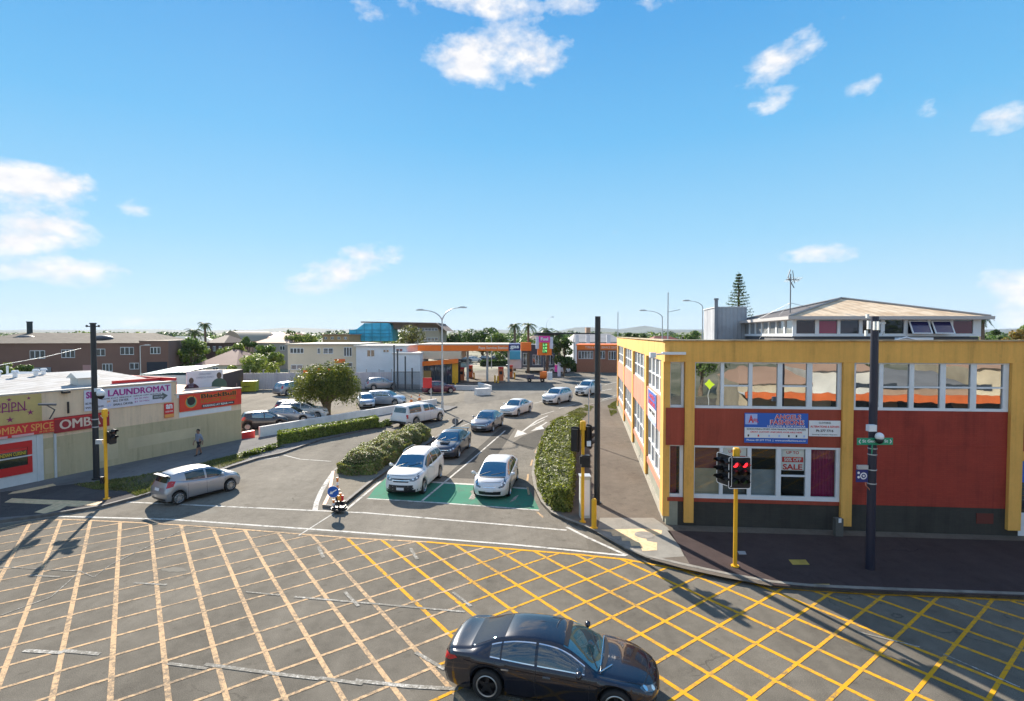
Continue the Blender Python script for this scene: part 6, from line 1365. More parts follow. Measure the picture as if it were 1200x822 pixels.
def hedge(name, label, poly, h, n, size, mt, z0=.12, lump=.12, group=None, taper=.1, rnd=.16):
    """clipped hedge: leafy shell over an inner core, one body of leaves"""
    c = sum((Vector(p) for p in poly), Vector((0,0)))/len(poly); root = thing(name, label, 'hedge', (c.x, c.y, z0), 0, group)
    core = MB(); ins = [tuple(c+(Vector(p)-c)*.93 - (Vector(p)-c).normalized()*(.06 if rnd < .3 else .35)) for p in poly]; core.prism(ins, z0, z0+h-.14-(0 if rnd < .3 else rnd*.55)); part('stems', core, m_core, root, True)
    n2 = len(poly); pts = []; nr = []
    per = [ (Vector(poly[(i+1)%n2])-Vector(poly[i])).length for i in range(n2)]; P = sum(per); area = abs(sum(poly[i][0]*poly[(i+1)%n2][1]-poly[(i+1)%n2][0]*poly[i][1] for i in range(n2)))/2
    ft = area/(area+P*h); k = 0; xs = [p[0] for p in poly]; ys = [p[1] for p in poly]
    sgn = 1 if sum(poly[i][0]*poly[(i+1)%n2][1]-poly[(i+1)%n2][0]*poly[i][1] for i in range(n2)) > 0 else -1
    fl = lambda x, y: .5*math.sin(x*2.1+y*1.3)+.5*math.sin(x*.9-y*2.3+1)+.45*math.sin(x*4.3+y*3.1)+.3*math.sin(y*6.1-x*5)
    while k < n:
        if random.random() < ft:
            x, y = random.uniform(min(xs), max(xs)), random.uniform(min(ys), max(ys))
            if not inside((x,y), poly): continue
            dmin = min(((Vector((x,y))-Vector(p)).length for p in poly)); edge = 1
            for i in range(n2):
                a = Vector(poly[i]); b = Vector(poly[(i+1)%n2]); t = max(0, min(1, (Vector((x,y))-a).dot(b-a)/(b-a).length_squared)); edge = min(edge, ((Vector((x,y))-a-(b-a)*t).length)/(.35 if rnd < .3 else .8))
            z = z0+h+lump*fl(x,y)-rnd*max(0,1-edge)**2+random.gauss(0,.035)-abs(random.gauss(0,.05)); pts.append((x,y,z)); nr.append((0,0,1))
        else:
            r = random.uniform(0, P); i = 0
            while r > per[i]: r -= per[i]; i = (i+1)%n2
            a = Vector(poly[i]); b = Vector(poly[(i+1)%n2]); p = a+(b-a)*(r/per[i]); nn = Vector((b-a).normalized()); nn = Vector((nn.y, -nn.x))*sgn
            z = random.random()**.8*(1 if rnd < .3 else (h-rnd*.8)/h); off = lump*.8*fl(p.x*1.3+z*2, p.y*1.3-z)+random.gauss(0,.04)-taper*z*h*.5; p = p+nn*off; pts.append((p.x,p.y,z0+.02+z*h)); nr.append((nn.x,nn.y,.1))
        k += 1
    v = leaves(np.array(pts), np.array(nr, float), size, .55, .25, .6); o = fastmesh('foliage', v - np.array([c.x, c.y, z0]), 4, mt, root); return root
MED = [(-9.5,28.3),(-8.6,27.7),(-7.5,28.0),(-7.15,30),(-6.75,33),(-6.2,36.5),(-6.0,38.8),(-6.6,39.8),(-7.5,38.6),(-8.4,36.6),(-9.15,34),(-9.5,31)]
hedge('median_hedge', 'big rounded olive hedge with pinkish tips on the median island', MED, .98, 62000, .11, f_hm, lump=.13, rnd=.60, taper=.35)
RH = [(1.75,22.1),(2.45,21.95),(3.0,25.5),(3.5,30),(4.4,36),(5.5,41),(4.9,42.3),(3.4,40.8),(2.4,36.5),(1.75,32),(1.35,28.5),(1.3,25.5),(1.5,23.4)]
hedge('kerbside_hedge', 'bright lime green clipped hedge between the street and the right footpath', RH, .96, 42000, .14, f_hr, lump=.07)
LH = [G2(326,522,.12), G2(345,519,.12), G2(375,513,.12), G2(410,506.5,.12), G2(443,500.5,.12)]
LHp = LH + [(x-.55, y+1.35) for x, y in LH[::-1]]
hedge('car_park_hedge', 'long clipped green hedge in front of the low white car park wall', LHp, .74, 18000, .14, f_hl, lump=.05)
for i, (px, py, r) in enumerate(((446,500,.38),(453.5,497.5,.42))):
    g = G(px, py, .12); k = 1500; d = RNG.normal(0,1,(k,3)); d /= np.linalg.norm(d,axis=1)[:,None]; d[:,2] = abs(d[:,2]); pp = d*np.array([r,r,r*1.1])*RNG.uniform(.75,1.05,(k,1))
    rt = thing('small_shrub', ['left','right'][i]+' of the two small round shrubs between the hedge and the white ute', 'shrub', (g.x,g.y,.12), 0, 'small round shrubs'); fastmesh('foliage', leaves(pp, d, .12), 4, f_hl, rt)
    mb = MB(); mb.cyl((0,0,0),(0,0,r*.7),.03,n=6); part('stem', mb, m_brk, rt)
g_ = G(305,531,.12)
def groundcover(name, label, pts, h, size, mt, cat):
    pts = np.array(pts); k = len(pts); n = np.tile([0,0,1.],(k,1)); pts[:,2] += RNG.uniform(0,h,k); o = fastmesh(name, leaves(pts, n, size, .7), 4, mt); o['label'] = label; o['category'] = cat; o['kind'] = 'stuff'; return o
pp = []
for k in range(3500):
    t = random.random(); a = G(290,537.5,.12).lerp(G(326,526.5,.12), t); w = random.gauss(0,.3)*(.6+.5*math.sin(t*14)); pp.append((a.x+w*.7-.3, a.y+w*.7+.5, .12))
groundcover('ground_cover', 'scrappy low green plants between the wall end and the clipped hedge', pp, .3, .14, f_hl, 'ground cover')

TREES = {}
def tree(name, label, cat, x, y, H, rx, base=.3, mt=None, n=2600, size=.3, blobs=14, seed=0, z0=0, rz_=None, trunk_r=None, group=None, flat=.8, droop=0, br=(.26,.46)):
    rs = random.Random(seed); rg = np.random.default_rng(seed); root = thing(name, label, cat, (x, y, z0), 0, group)
    zc = H*(base+1)/2; ch = H*(1-base)/2; tr = trunk_r or max(.08, H*.028)
    cs = []
    for b in range(blobs):
        a = rs.uniform(0, 6.283); r = rx*math.sqrt(rs.random())*.72; zz = rs.uniform(-.75,.85); k = math.sqrt(max(.05, 1-zz*zz*.85)); cs.append((r*k*math.cos(a), r*k*math.sin(a), zc+zz*ch*flat, rs.uniform(*br)*rx))
    tb = MB(); tb.tube([(0,0,-.05),(rs.uniform(-.1,.1)*rx*.3,0,H*base*.5),(0.05*rx,.05*rx,H*base),(0,0,H*.72)], [tr*1.25, tr, tr*.8, tr*.25], 9)
    for c in cs[:9]: z1 = H*base*rs.uniform(.7,1.1); mid = (c[0]*.45, c[1]*.45, z1+(c[2]-z1)*.6); tb.tube([(0.03,0,z1), mid, c[:3]], [tr*.5, tr*.3, tr*.1], 6)
    part('trunk', tb, m_brk, root)
    P = []; Nn = []
    wts = np.array([c[3]**2 for c in cs]); wts /= wts.sum(); ks = (wts*n).astype(int)
    for c, k in zip(cs, ks):
        d = rg.normal(0,1,(k,3)); d /= np.linalg.norm(d,axis=1)[:,None]; r = c[3]*(1-np.abs(rg.normal(0,.2,(k,1)))); p = np.array(c[:3])+d*r*np.array([1,1,.78]); P.append(p); Nn.append(d)
        if droop: s = rg.random((k,1)); p[:,2:3] -= s*droop*(np.hypot(p[:,0:1],p[:,1:2])/rx)
    P = np.concatenate(P); Nn = np.concatenate(Nn); fastmesh('crown', leaves(P, Nn, size, .5, .15), 4, mt or f_md, root); return root
def ptree(name, label, cat, px, ytop, pxw, Y, mt, n=1600, size=.4, base=.25, blobs=12, seed=1, group=None, flat=.9, **k):
    c = AtY(px, ytop, Y); rx = pxw/2/F*Y; return tree(name, label, cat, c.x, Y, c.z, rx, base, mt, n, size, blobs, seed, 0, group=group, flat=flat, **k)
# weeping pepper tree in the car park
g = G(373,489); root = tree('weeping_tree', 'yellow-green weeping tree with a thick leaning trunk behind the white wall', 'tree', g.x+.5, g.y+.6, 5.2, 3.7, .28, f_pep, 12500, .20, 46, 6, trunk_r=.36, droop=1.6, br=(.14,.30), flat=.85)
# hanging strands
ps_ = []; ns_ = []
for k in range(480):
    a = random.uniform(0,6.283); r = 3.3*math.sqrt(random.uniform(.15,1)); L__ = random.uniform(.8,2.7); zt_ = 4.6-1.2*(r/3.3)**2+random.uniform(-.5,.2); x, y = r*math.cos(a), r*math.sin(a)*.9
    for j in range(14): t = j/14; ps_.append((x*(1+.05*t)+random.gauss(0,.05), y*(1+.05*t)+random.gauss(0,.05), zt_-L__*t)); ns_.append((math.cos(a),math.sin(a),.1))
fastmesh('hanging_strands', leaves(np.array(ps_), np.array(ns_), .17, .6, .0, .4), 4, f_pep, root)
tb = MB(); tb.tube([(-.1,0,1.0),(1.0,.1,2.0),(1.6,.2,2.6),(2.3,.3,3.8)],[.24,.18,.13,.06],9); tb.tube([(.0,0,.8),(-.9,-.1,2.6),(-1.4,0,3.9)],[.2,.13,.05],8); tb.tube([(.9,.1,1.9),(.7,-.2,3.0),(.2,-.1,4.2)],[.15,.1,.04],8); part('limb', tb, m_brk, root, False, True)
# small orange-red flags in front of it
# background trees, measured in the photograph: px, top, width, depth, kind
BT = [(205,399,22,100,'md','round mid green tree at the right end of the brown annex'),(224,397.5,32,98,'md','broad round mid green tree right of the brown annex'),(232,400,24,104,'lt','pale-topped round tree behind the broad round one'),
 (272,400,34,105,'lt','wide pale green tree in front of the arched hall'),(292,393,16,112,'md','narrow upright green tree left of the dark red roof'),(308,402,28,108,'md','dark green tree below the pale terracotta roof'),(318,413,26,92,'lt','pale tree just left of the cream flats'),
 (300,419,44,84,'lt','bushy light green tree behind the dark shed'),(283,424,30,82,'lt','low light green shrubbery above the dark shed'),(348,383,34,128,'dk','pointed dark green tree above the cream flats'),(345,393,22,122,'lt','small pale tree just over the left corner of the cream flats roof'),(366,393,26,122,'lt','pale green tree over the middle of the cream flats roof'),
 (476,382,42,98,'ol','large dark olive tree right of the blue netting'),(488,392,22,102,'ol','smaller olive tree beside the kiosk roof'),(545,391,22,170,'dk','dark tree behind the orange canopy left'),(565,384,40,165,'dk','broad dark green tree behind the orange canopy'),(585,392,30,150,'md','green tree behind the right part of the canopy'),(527,390,22,160,'dk','rounded dark tree behind the left part of the canopy'),(508,393,16,170,'md','small tree left of the streetlight column'),
 (600,398,14,140,'dk','small dark tree below the palms'),(645,389,20,120,'dk','spiky dark tree behind the price totem'),(661,388,27,97,'dk','round dense dark tree in front of the orange shop'),
 (735,388,18,190,'dk','dark tree beyond the yellow building corner'),(748,389,20,180,'dk','dark bush behind the yellow building parapet'),(812,388,24,120,'md','mid green tree left of the roof plant box'),(800,391,20,150,'dk','low dark tree behind the parapet'),
 (905,361,20,58,'dk','dark tree top just over the penthouse roof edge'),(888,366,18,60,'md','mid green tree top left of the penthouse roof'),(1155,380,18,70,'md','green tree beyond the right end of the penthouse'),(1170,382,16,75,'dk','dark tree right of the penthouse'),
 (1193,373,30,48,'ru','rusty yellow round tree at the right edge of the photograph'),(1222,378,40,60,'md','green tree outside the right edge'),(30,425,26,62,'md','green tree before the roller door of the factory'),(5,424,22,60,'lt','pale tree at the left edge before the factory')]
fm = dict(md=f_md, lt=f_lt, dk=f_dk, ol=f_olv, ru=f_rus)
for i, (px, yt, w, Y, k, lb_) in enumerate(BT):
    ptree('tree', lb_, 'tree', px, yt, w*1.22, Y, fm[k], 3000, .0040*Y+.05, .12 if Y > 60 else .3, 13, 20+i, flat=.95)
# conifer-like spiky tree at far left
ptree('tree', 'small dark pointed tree beyond the brown annex', 'tree', 178, 385, 12, 190, f_dk, 900, .9, .05, 10, 77)
# palms
def palm(px, ytop, Y, nf, fl_, label, fan=False, seed=3):
    rs = random.Random(seed); c = AtY(px, ytop, Y); H = c.z-fl_*.35; root = thing('palm_tree', label, 'palm tree', (c.x, Y, 0))
    tb = MB(); tb.tube([(0,0,0),(.1,0,H*.5),(0,0,H)], [.32,.26,.22], 9); part('trunk', tb, m_brk, root)
    mb = MB()
    for k in range(nf):
        a = 6.283*k/nf+rs.uniform(-.2,.2); up = rs.uniform(-.35,.85); L1 = fl_*rs.uniform(.8,1.1); pts = []
        for j in range(7): t = j/6; r = L1*t*(1-.15*t); pts.append(Vector((r*math.cos(a), r*math.sin(a), H+L1*(up*t-.75*t*t))))
        sd_ = Vector((-math.sin(a), math.cos(a), 0))
        for j in range(6):
            w0 = fl_*.22*math.sin(math.pi*(.12+.8*j/6)); w1 = fl_*.22*math.sin(math.pi*(.12+.8*(j+1)/6))*.95
            for s in (1,-1):
                p, q = pts[j], pts[j+1]; m = p.lerp(q,.55); mb.add([p, m, p+sd_*s*w0+Vector((0,0,-w0*.5))+(q-p)*.7], [(0,1,2)]); mb.add([m, q, m+sd_*s*w1+Vector((0,0,-w1*.5))+(q-p)*.7], [(0,1,2)])
    part('crown', mb, f_dk, root); return root
palm(240, 376.5, 118, 26, 1.9, 'tallest palm with a tight tuft behind the round trees on the left', seed=1); palm(228, 384, 112, 24, 2.2, 'shorter wide palm left of the tallest one', seed=2)
palm(603, 377, 112, 26, 2.0, 'dense upright palm behind the fuel canopy end', seed=4); palm(619, 376.5, 105, 16, 2.3, 'open star-shaped palm left of the price totem', seed=5)
palm(641, 382, 100, 20, 2.2, 'wide palm just behind the price totem', seed=6); palm(655, 385, 105, 18, 2.2, 'palm between the totem and the round dark tree', seed=9); palm(1151, 368, 60, 18, 1.3, 'small dark palm at the right end of the penthouse roof', seed=8); palm(535, 388, 150, 18, 2.4, 'low palm behind the canopy left of the broad dark tree', seed=10)
# Norfolk pine
c = AtY(866, 319, 85); H = c.z; root = thing('norfolk_pine', 'tall tiered conical pine behind the roof plant box', 'pine tree', (c.x, 85, 0)); tb = MB(); tb.tube([(0,0,0),(0,0,H*.6),(0,0,H)], [.35,.2,.03], 9); part('trunk', tb, m_brk, root)
P = []; Nn = []; br = MB(); tiers = 20; rs = random.Random(4)
for t in range(tiers):
    f_ = t/tiers; z = H*.45+(H*.54)*f_; r = (1-f_)**.85*2.75+.15; nb = 7
    for b in range(nb):
        a = 6.283*b/nb+t*.7+rs.uniform(-.15,.15); rr_ = r*rs.uniform(.8,1.1); e = Vector((rr_*math.cos(a), rr_*math.sin(a), z+rr_*.18)); br.tube([(0,0,z), e], [.035,.012], 4)
        for j in range(11): s = .25+.75*j/10; p = Vector((0,0,z)).lerp(e, s); 
        for j in range(26): s = .3+.7*rs.random(); p = Vector((0,0,z)).lerp(e, s); P.append((p.x+rs.gauss(0,.09), p.y+rs.gauss(0,.09), p.z+abs(rs.gauss(0,.13)))); Nn.append((0,0,1))
part('branches', br, m_brk, root); fastmesh('crown', leaves(np.array(P), np.array(Nn, float), .30, .6, .3, .5), 4, f_dk, root)
# hills and distant cover
def hills(name, Y, prof, m_, z_low=-3):
    mb = MB(); v = []; n = len(prof)
    rs = random.Random(int(Y))
    xs = np.linspace(prof[0][0], prof[-1][0], 160); ys = np.interp(xs, [p[0] for p in prof], [p[1] for p in prof])
    ph = [rs.uniform(0,6) for _ in range(6)]
    top = []
    for x, y in zip(xs, ys):
        y += .5*math.sin(x*.05+ph[0])+.35*math.sin(x*.13+ph[1])+.22*math.sin(x*.31+ph[2]); c = AtY(x, y, Y); top.append((c.x, Y, max(c.z, 0)))
    m = len(top)
    for k, (dy, zf_) in enumerate(((-.28, -.0), (-.16,.45), (-.06,.85), (0,1), (.12,.8), (.3,.0))): v += [(p[0]*(1+dy*.0), Y*(1+dy), p[2]*zf_+(z_low if zf_ == 0 else 0)+(0 if zf_ in (0,1) else 4*math.sin(i*.7+k*2))) for i, p in enumerate(top)]
    mb.add(v, [(r*m+i, r*m+i+1, (r+1)*m+i+1, (r+1)*m+i) for r in range(5) for i in range(m-1)]); return struct(name, mb, m_, True)
m_hill = mat('hill_far', (.045,.075,.085), .95, var=.3, vscale=.004, col2=(.075,.10,.09), world=True)
m_hill2 = mat('hill_near', (.05,.075,.035), .95, var=.4, vscale=.02, col2=(.10,.11,.06), world=True)
hills('hills', 3600, [(-700,390),(0,386.5),(120,387.5),(150,385.5),(210,388),(300,387),(345,384),(400,386),(520,387.5),(590,386.5),(640,388),(665,387),(680,382.5),(700,385),(725,387),(740,383),(752,380.5),(768,385),(800,387),(900,386),(1000,387),(1200,386),(1900,388)], m_hill)
hills('hills', 1500, [(-600,391.5),(0,390.5),(200,391),(420,390.5),(620,391),(780,390),(1000,390.5),(1800,391)], m_hill2)
def clutter(name, n, Y0, Y1, X0, X1, h, size, mt, label, per=60):
    P = []; Nn = []
    for k in range(n):
        Y = RNG.uniform(Y0, Y1); X = RNG.uniform(X0, X1)*Y; hh_ = h*RNG.uniform(.5,1.2); r = hh_*RNG.uniform(.5,1.0)
        d = RNG.normal(0,1,(per,3)); d /= np.linalg.norm(d,axis=1)[:,None]; d[:,2] = abs(d[:,2]); P.append(d*np.array([r,r,hh_*.6])+np.array([X,Y,hh_*.35])); Nn.append(d)
    o = fastmesh(name, leaves(np.concatenate(P), np.concatenate(Nn), size, .5), 4, mt); o['kind'] = 'stuff'; o['label'] = label; o['category'] = 'trees'
clutter('distant_trees', 420, 175, 420, -1.15, 1.25, 7.5, 1.5, f_dk, 'distant dark tree cover across the suburb under the horizon')
clutter('distant_trees', 260, 200, 600, -1.15, 1.25, 8.5, 2.0, f_md, 'far mid green tree cover between the distant roofs')
clutter('distant_woods', 500, 600, 1300, -1.15, 1.25, 12, 4.5, f_dk, 'far-off woods below the hills')
# suburb houses: protos then copies
rs = random.Random(11); protos = []
roofs = [m_rr, m_rg, m_rs, mat('roof_pale', (.45,.46,.47), .6, var=.1), mat('roof_green_grey', (.20,.25,.23), .7, var=.1)]; wl_ = [m_crm, mat('weatherboard_white', (.60,.60,.58), .7, var=.05), mat('brick_tan', (.34,.22,.15), .85, var=.1)]
for i in range(6):
    A = (-6, 0); B = (6+i%3*2, 0); t = thing('suburban_house', '', 'house', (0,0,0)); TR[t.name] = Matrix.Identity(4)
    w_, d_, h_ = 12+i%3*2, 9, 2.9 if i%2 else 5.2
    mb = MB(); mb.box((0,d_/2,h_/2),(w_,d_,h_)); part('wall', mb, wl_[i%3], t)
    mb = MB(); a = [(-w_/2-.5,-.5,h_),(w_/2+.5,-.5,h_),(w_/2+.5,d_+.5,h_),(-w_/2-.5,d_+.5,h_),(-w_/2+3.5,d_/2,h_+2.1),(w_/2-3.5,d_/2,h_+2.1)]; mb.add(a, [(0,1,5,4),(2,3,4,5),(1,2,5),(3,0,4),(3,2,1,0)]); part('roof', mb, roofs[i%5], t)
    for k in range(3):
        x = -w_/2+w_*(k+.5)/3; fr_ = MB(); fr_.box((x,-.03,h_-1.3),(1.9,.1,1.3)); w = part('window', fr_, m_wf, t); g_ = MB(); g_.box((x,-.09,h_-1.3),(1.65,.03,1.05)); part('pane', g_, gl_far, w)
    protos.append(t)
COLS = ['dark red','grey','terracotta','pale grey','green-grey','dark red']
WALL = ['cream','white','tan brick','cream','white','tan brick']
spots = []
for i in range(42):
    for _ in range(80):
        Y = rs.uniform(150, 420); px = rs.choice((rs.uniform(-40,260), rs.uniform(280,760), rs.uniform(780,1240))); X = AtY(px, 400, Y).x
        if all((X-a)**2+(Y-b)**2 > 22**2 for a, b in spots) and not (-25 < X < 25 and Y < 190) and not (Y < 185 and -75 < X < -20): spots.append((X, Y)); break
for i, (X, Y) in enumerate(spots):
    k = i % 6; o = protos[k] if i < 6 else copy_tree(protos[k]); px = int(600+F*X/Y)
    near = 'brown factory' if px < 165 else 'round trees' if px < 300 else 'cream flats' if px < 420 else 'scaffolded building' if px < 520 else 'fuel canopy' if px < 640 else 'orange shop' if px < 770 else 'penthouse' if px < 1160 else 'rusty tree'
    place(o, (X, Y, 0), rs.uniform(-.5,.5), 'far %s house with %s roof beyond the %s' % (WALL[k], COLS[k], near)); o['group'] = 'houses of the far suburb'
# ================================================================ street furniture
m_pole = mat('pole_black', (.028,.033,.038), .45, .2, var=.1); m_poleb = mat('pole_blue_black', (.028,.030,.05), .4, .2); m_yp = mat('signal_yellow', (.80,.42,.02), .45, var=.06, vscale=3); m_blk = mat('signal_black', (.012,.012,.014), .5); m_gal = mat('galvanised', (.50,.52,.53), .45, .4, var=.08)
def basepole(px, py, ytop, wpx, z=.12): g = G(px, py, z); Y = g.y; r = wpx/2/F*Y; return g, AtY(px, ytop, Y).z, r
# tall black poles
g, zt_, r = basepole(113.2, 562, 380, 6.4); t = thing('camera_pole', 'tall black pole with a white dome camera in front of the laundromat banner', 'pole', tuple(g)); mb = MB(); mb.cyl(g, (g.x,g.y,zt_), r, r*.86, 16); mb.cyl(g, (g.x,g.y,.2), r*1.5, n=16); part('shaft', mb, m_pole, t, True)
mb = MB(); mb.cyl((g.x,g.y,zt_),(g.x,g.y,zt_+.06), r*1.1, n=12); mb.box((g.x-.02,g.y,zt_-.12),(.62,.05,.05)); mb.ball((g.x-.32,g.y,zt_-.1),.06,6); mb.ball((g.x+.30,g.y,zt_-.1),.06,6); part('cap', mb, m_pole, t, True)
c = AtY(119, 463, g.y-.1); mb = MB(); mb.box((g.x+.2,g.y-.05,c.z+.25),(.35,.12,.18)); mb.ball((c.x,g.y-.15,c.z+.08),.19,10); part('camera_housing', mb, m_wf, t, True, True); mb = MB(); mb.ball((c.x,g.y-.15,c.z-.06),.16,10); part('camera_dome', mb, m_blk, t, True, True)
mb = MB()
for yy in (492,501): zb2 = AtY(112,yy,g.y).z; mb.cyl((g.x,g.y,zb2),(g.x,g.y,zb2+.05), r*1.08, n=14)
part('band', mb, m_gal, t, True)
g, zt_, r = basepole(699.5, 590, 371, 7.2); t = thing('black_pole', 'tall plain black pole on the right footpath behind the yellow bollard', 'pole', tuple(g)); mb = MB(); mb.cyl(g, (g.x,g.y,zt_), r, r*.9, 16); part('shaft', mb, m_pole, t, True)
mb = MB(); mb.cyl(g,(g.x,g.y,.17), r*1.5, n=16); part('base_ring', mb, m_pole, t, True); mb = MB(); mb.box((g.x,g.y-.13,AtY(699,452,g.y).z),(.1,.05,.9)); part('conduit_cover', mb, m_pole, t, True)
mb = MB(); a = AtY(628, 391, g.y+1); z_ = AtY(699,391.2,g.y).z; mb.tube([(g.x,g.y,z_),(a.x,g.y+.6,z_+.02)], .03, 8); mb.tube([(a.x+.1,g.y+.6,z_-.02),(a.x+1.0,g.y+.5,z_-.03)], .05, 8); part('outreach_arm', mb, m_pole, t, True)
g, zt_, r = basepole(1019.5, 667, 371, 9.6); rp = thing('antenna_pole', 'tall blue-black pole with street sign, dome camera and antennas before the red wall', 'pole', tuple(g)); mb = MB(); mb.cyl(g, (g.x,g.y,zt_), r, r*.84, 18); part('shaft', mb, m_poleb, rp, True)
GP = g; mb = MB()
for yy in (526,533,551,567): zb2 = AtY(1020,yy,g.y).z; mb.cyl((g.x,g.y,zb2),(g.x,g.y,zb2+.03), r*1.04, n=16)
part('band', mb, m_gal, rp, True)
for k, (px, y0, y1, w) in enumerate(((1018.3,376,386,3),(1025.3,377,387,2.6),(1029.6,377,387,1.8),(1016.5,368.5,373,2.4),(1015,387.5,394,2.4))):
    a = AtY(px, y0, g.y-.22); b = AtY(px, y1, g.y-.22); mb = MB(); mb.box((a.x,g.y-.22,(a.z+b.z)/2),(w/F*g.y,.08,a.z-b.z)); part('antenna', mb, mat('antenna_white',(.62,.64,.62),.5), rp, True)
mb = MB(); mb.box((g.x+.1,g.y-.12,AtY(1020,379,g.y).z),(.28,.06,.05)); mb.tube([(g.x,g.y-.2,AtY(1,391,g.y).z),(g.x+.14,g.y-.24,AtY(1,388,g.y).z),(g.x+.1,g.y-.2,AtY(1,393,g.y).z)],.012,5); part('bracket', mb, m_gal, rp, True)
a = AtY(1025, 503, g.y-.3); mb = MB(); mb.box((a.x-.05,g.y-.22,a.z+.02),(.24,.16,.20)); mb.ball((a.x+.14,g.y-.32,AtY(1,509.5,g.y).z),.125,12); part('camera_housing', mb, m_wf, rp, True, True); mb = MB(); mb.ball((a.x+.14,g.y-.32,AtY(1,513.8,g.y).z),.115,12); part('camera_dome', mb, m_blk, rp, True, True)
# street name sign (two blades)
Psn = Plane(Vector((g.x-1,g.y-.24,0)), Vector((g.x+1,g.y-.20,0))); u0, z1 = Psn.pix(1004.5,513.5); u1, z0 = Psn.pix(1046,521.5)
m_sgn = mat('sign_green', (.015,.30,.16), .4); st = thing('street_name_sign', 'green street name blade with white lettering and chevrons on the blue-black pole', 'street sign', (g.x,g.y-.24,z0)); mb = MB(); mb.wall(Psn,u0,u1,z0,z1,-.012,.012); part('blade', mb, m_sgn, st, True)
text(st, 'St George  St', m_white, Psn, (u0+u1)/2, (z0+z1)/2, (z1-z0)*.55, .016, (u1-u0)*.72, .02); text(st, '<', m_white, Psn, u0+.07, (z0+z1)/2, (z1-z0)*.7, .016, .05, .04); text(st, '>', m_white, Psn, u1-.07, (z0+z1)/2, (z1-z0)*.7, .016, .05, .04)
q = Plane(Vector((g.x-.45,g.y+.9,0)), Vector((g.x-.0,g.y+.2,0))); 
q = Plane(Vector((g.x-.40,g.y-.55,0)), Vector((g.x-.08,g.y-.12,0))); mb = MB(); mb.wall(q, 0, q.len, z0-.22, z0+.02, -.01,.01); part('second_blade', mb, m_sgn, st, True)
Pbs = Plane(Vector((g.x-1,g.y-.05,0)), Vector((g.x+1,g.y-.05,0))); u0, z1 = Pbs.pix(1003,550.5); u1, z0 = Pbs.pix(1016.5,565)
m_nvy = mat('sign_navy', (.02,.03,.16), .4); st = thing('blue_badge_sign', 'small navy sign with a round white badge on the blue-black pole', 'sign', (g.x-.4,g.y,z0)); mb = MB(); mb.wall(Pbs,u0,u1,z0,z1,0,.02); part('board', mb, m_nvy, st, True); mb = MB(); mb.wall(Pbs,u0+.05,u1,z1+.01,z1+.14,-.05,.03); part('top_box', mb, m_gal, st, True)
for (fx, fz, rr_, mm) in ((.62,.5,.11,m_white),(.62,.5,.075,m_nvy),(.2,.75,.04,m_white),(.2,.4,.04,m_white)):
    mb = MB(); mb.add([Pbs.P(u0+(u1-u0)*fx+rr_*math.cos(k*.3927), z0+(z1-z0)*fz+rr_*math.sin(k*.3927), .024+(.003 if mm is m_nvy else 0)) for k in range(16)], [tuple(range(16))]); part('badge', mb, mm, st, True)
star(st, u0+(u1-u0)*.62, z0+(z1-z0)*.5, .06, m_white, Pbs, .032)
mb = MB(); mb.tube([(g.x-.22,g.y-.02,z0),(g.x-.22,g.y-.06,z0-.12),(g.x-.12,g.y-.06,z0-.22),(g.x-.08,g.y-.03,z0-.3)],.015,6); part('cable', mb, mat('cable_orange',(.5,.2,.12),.6), st, True)
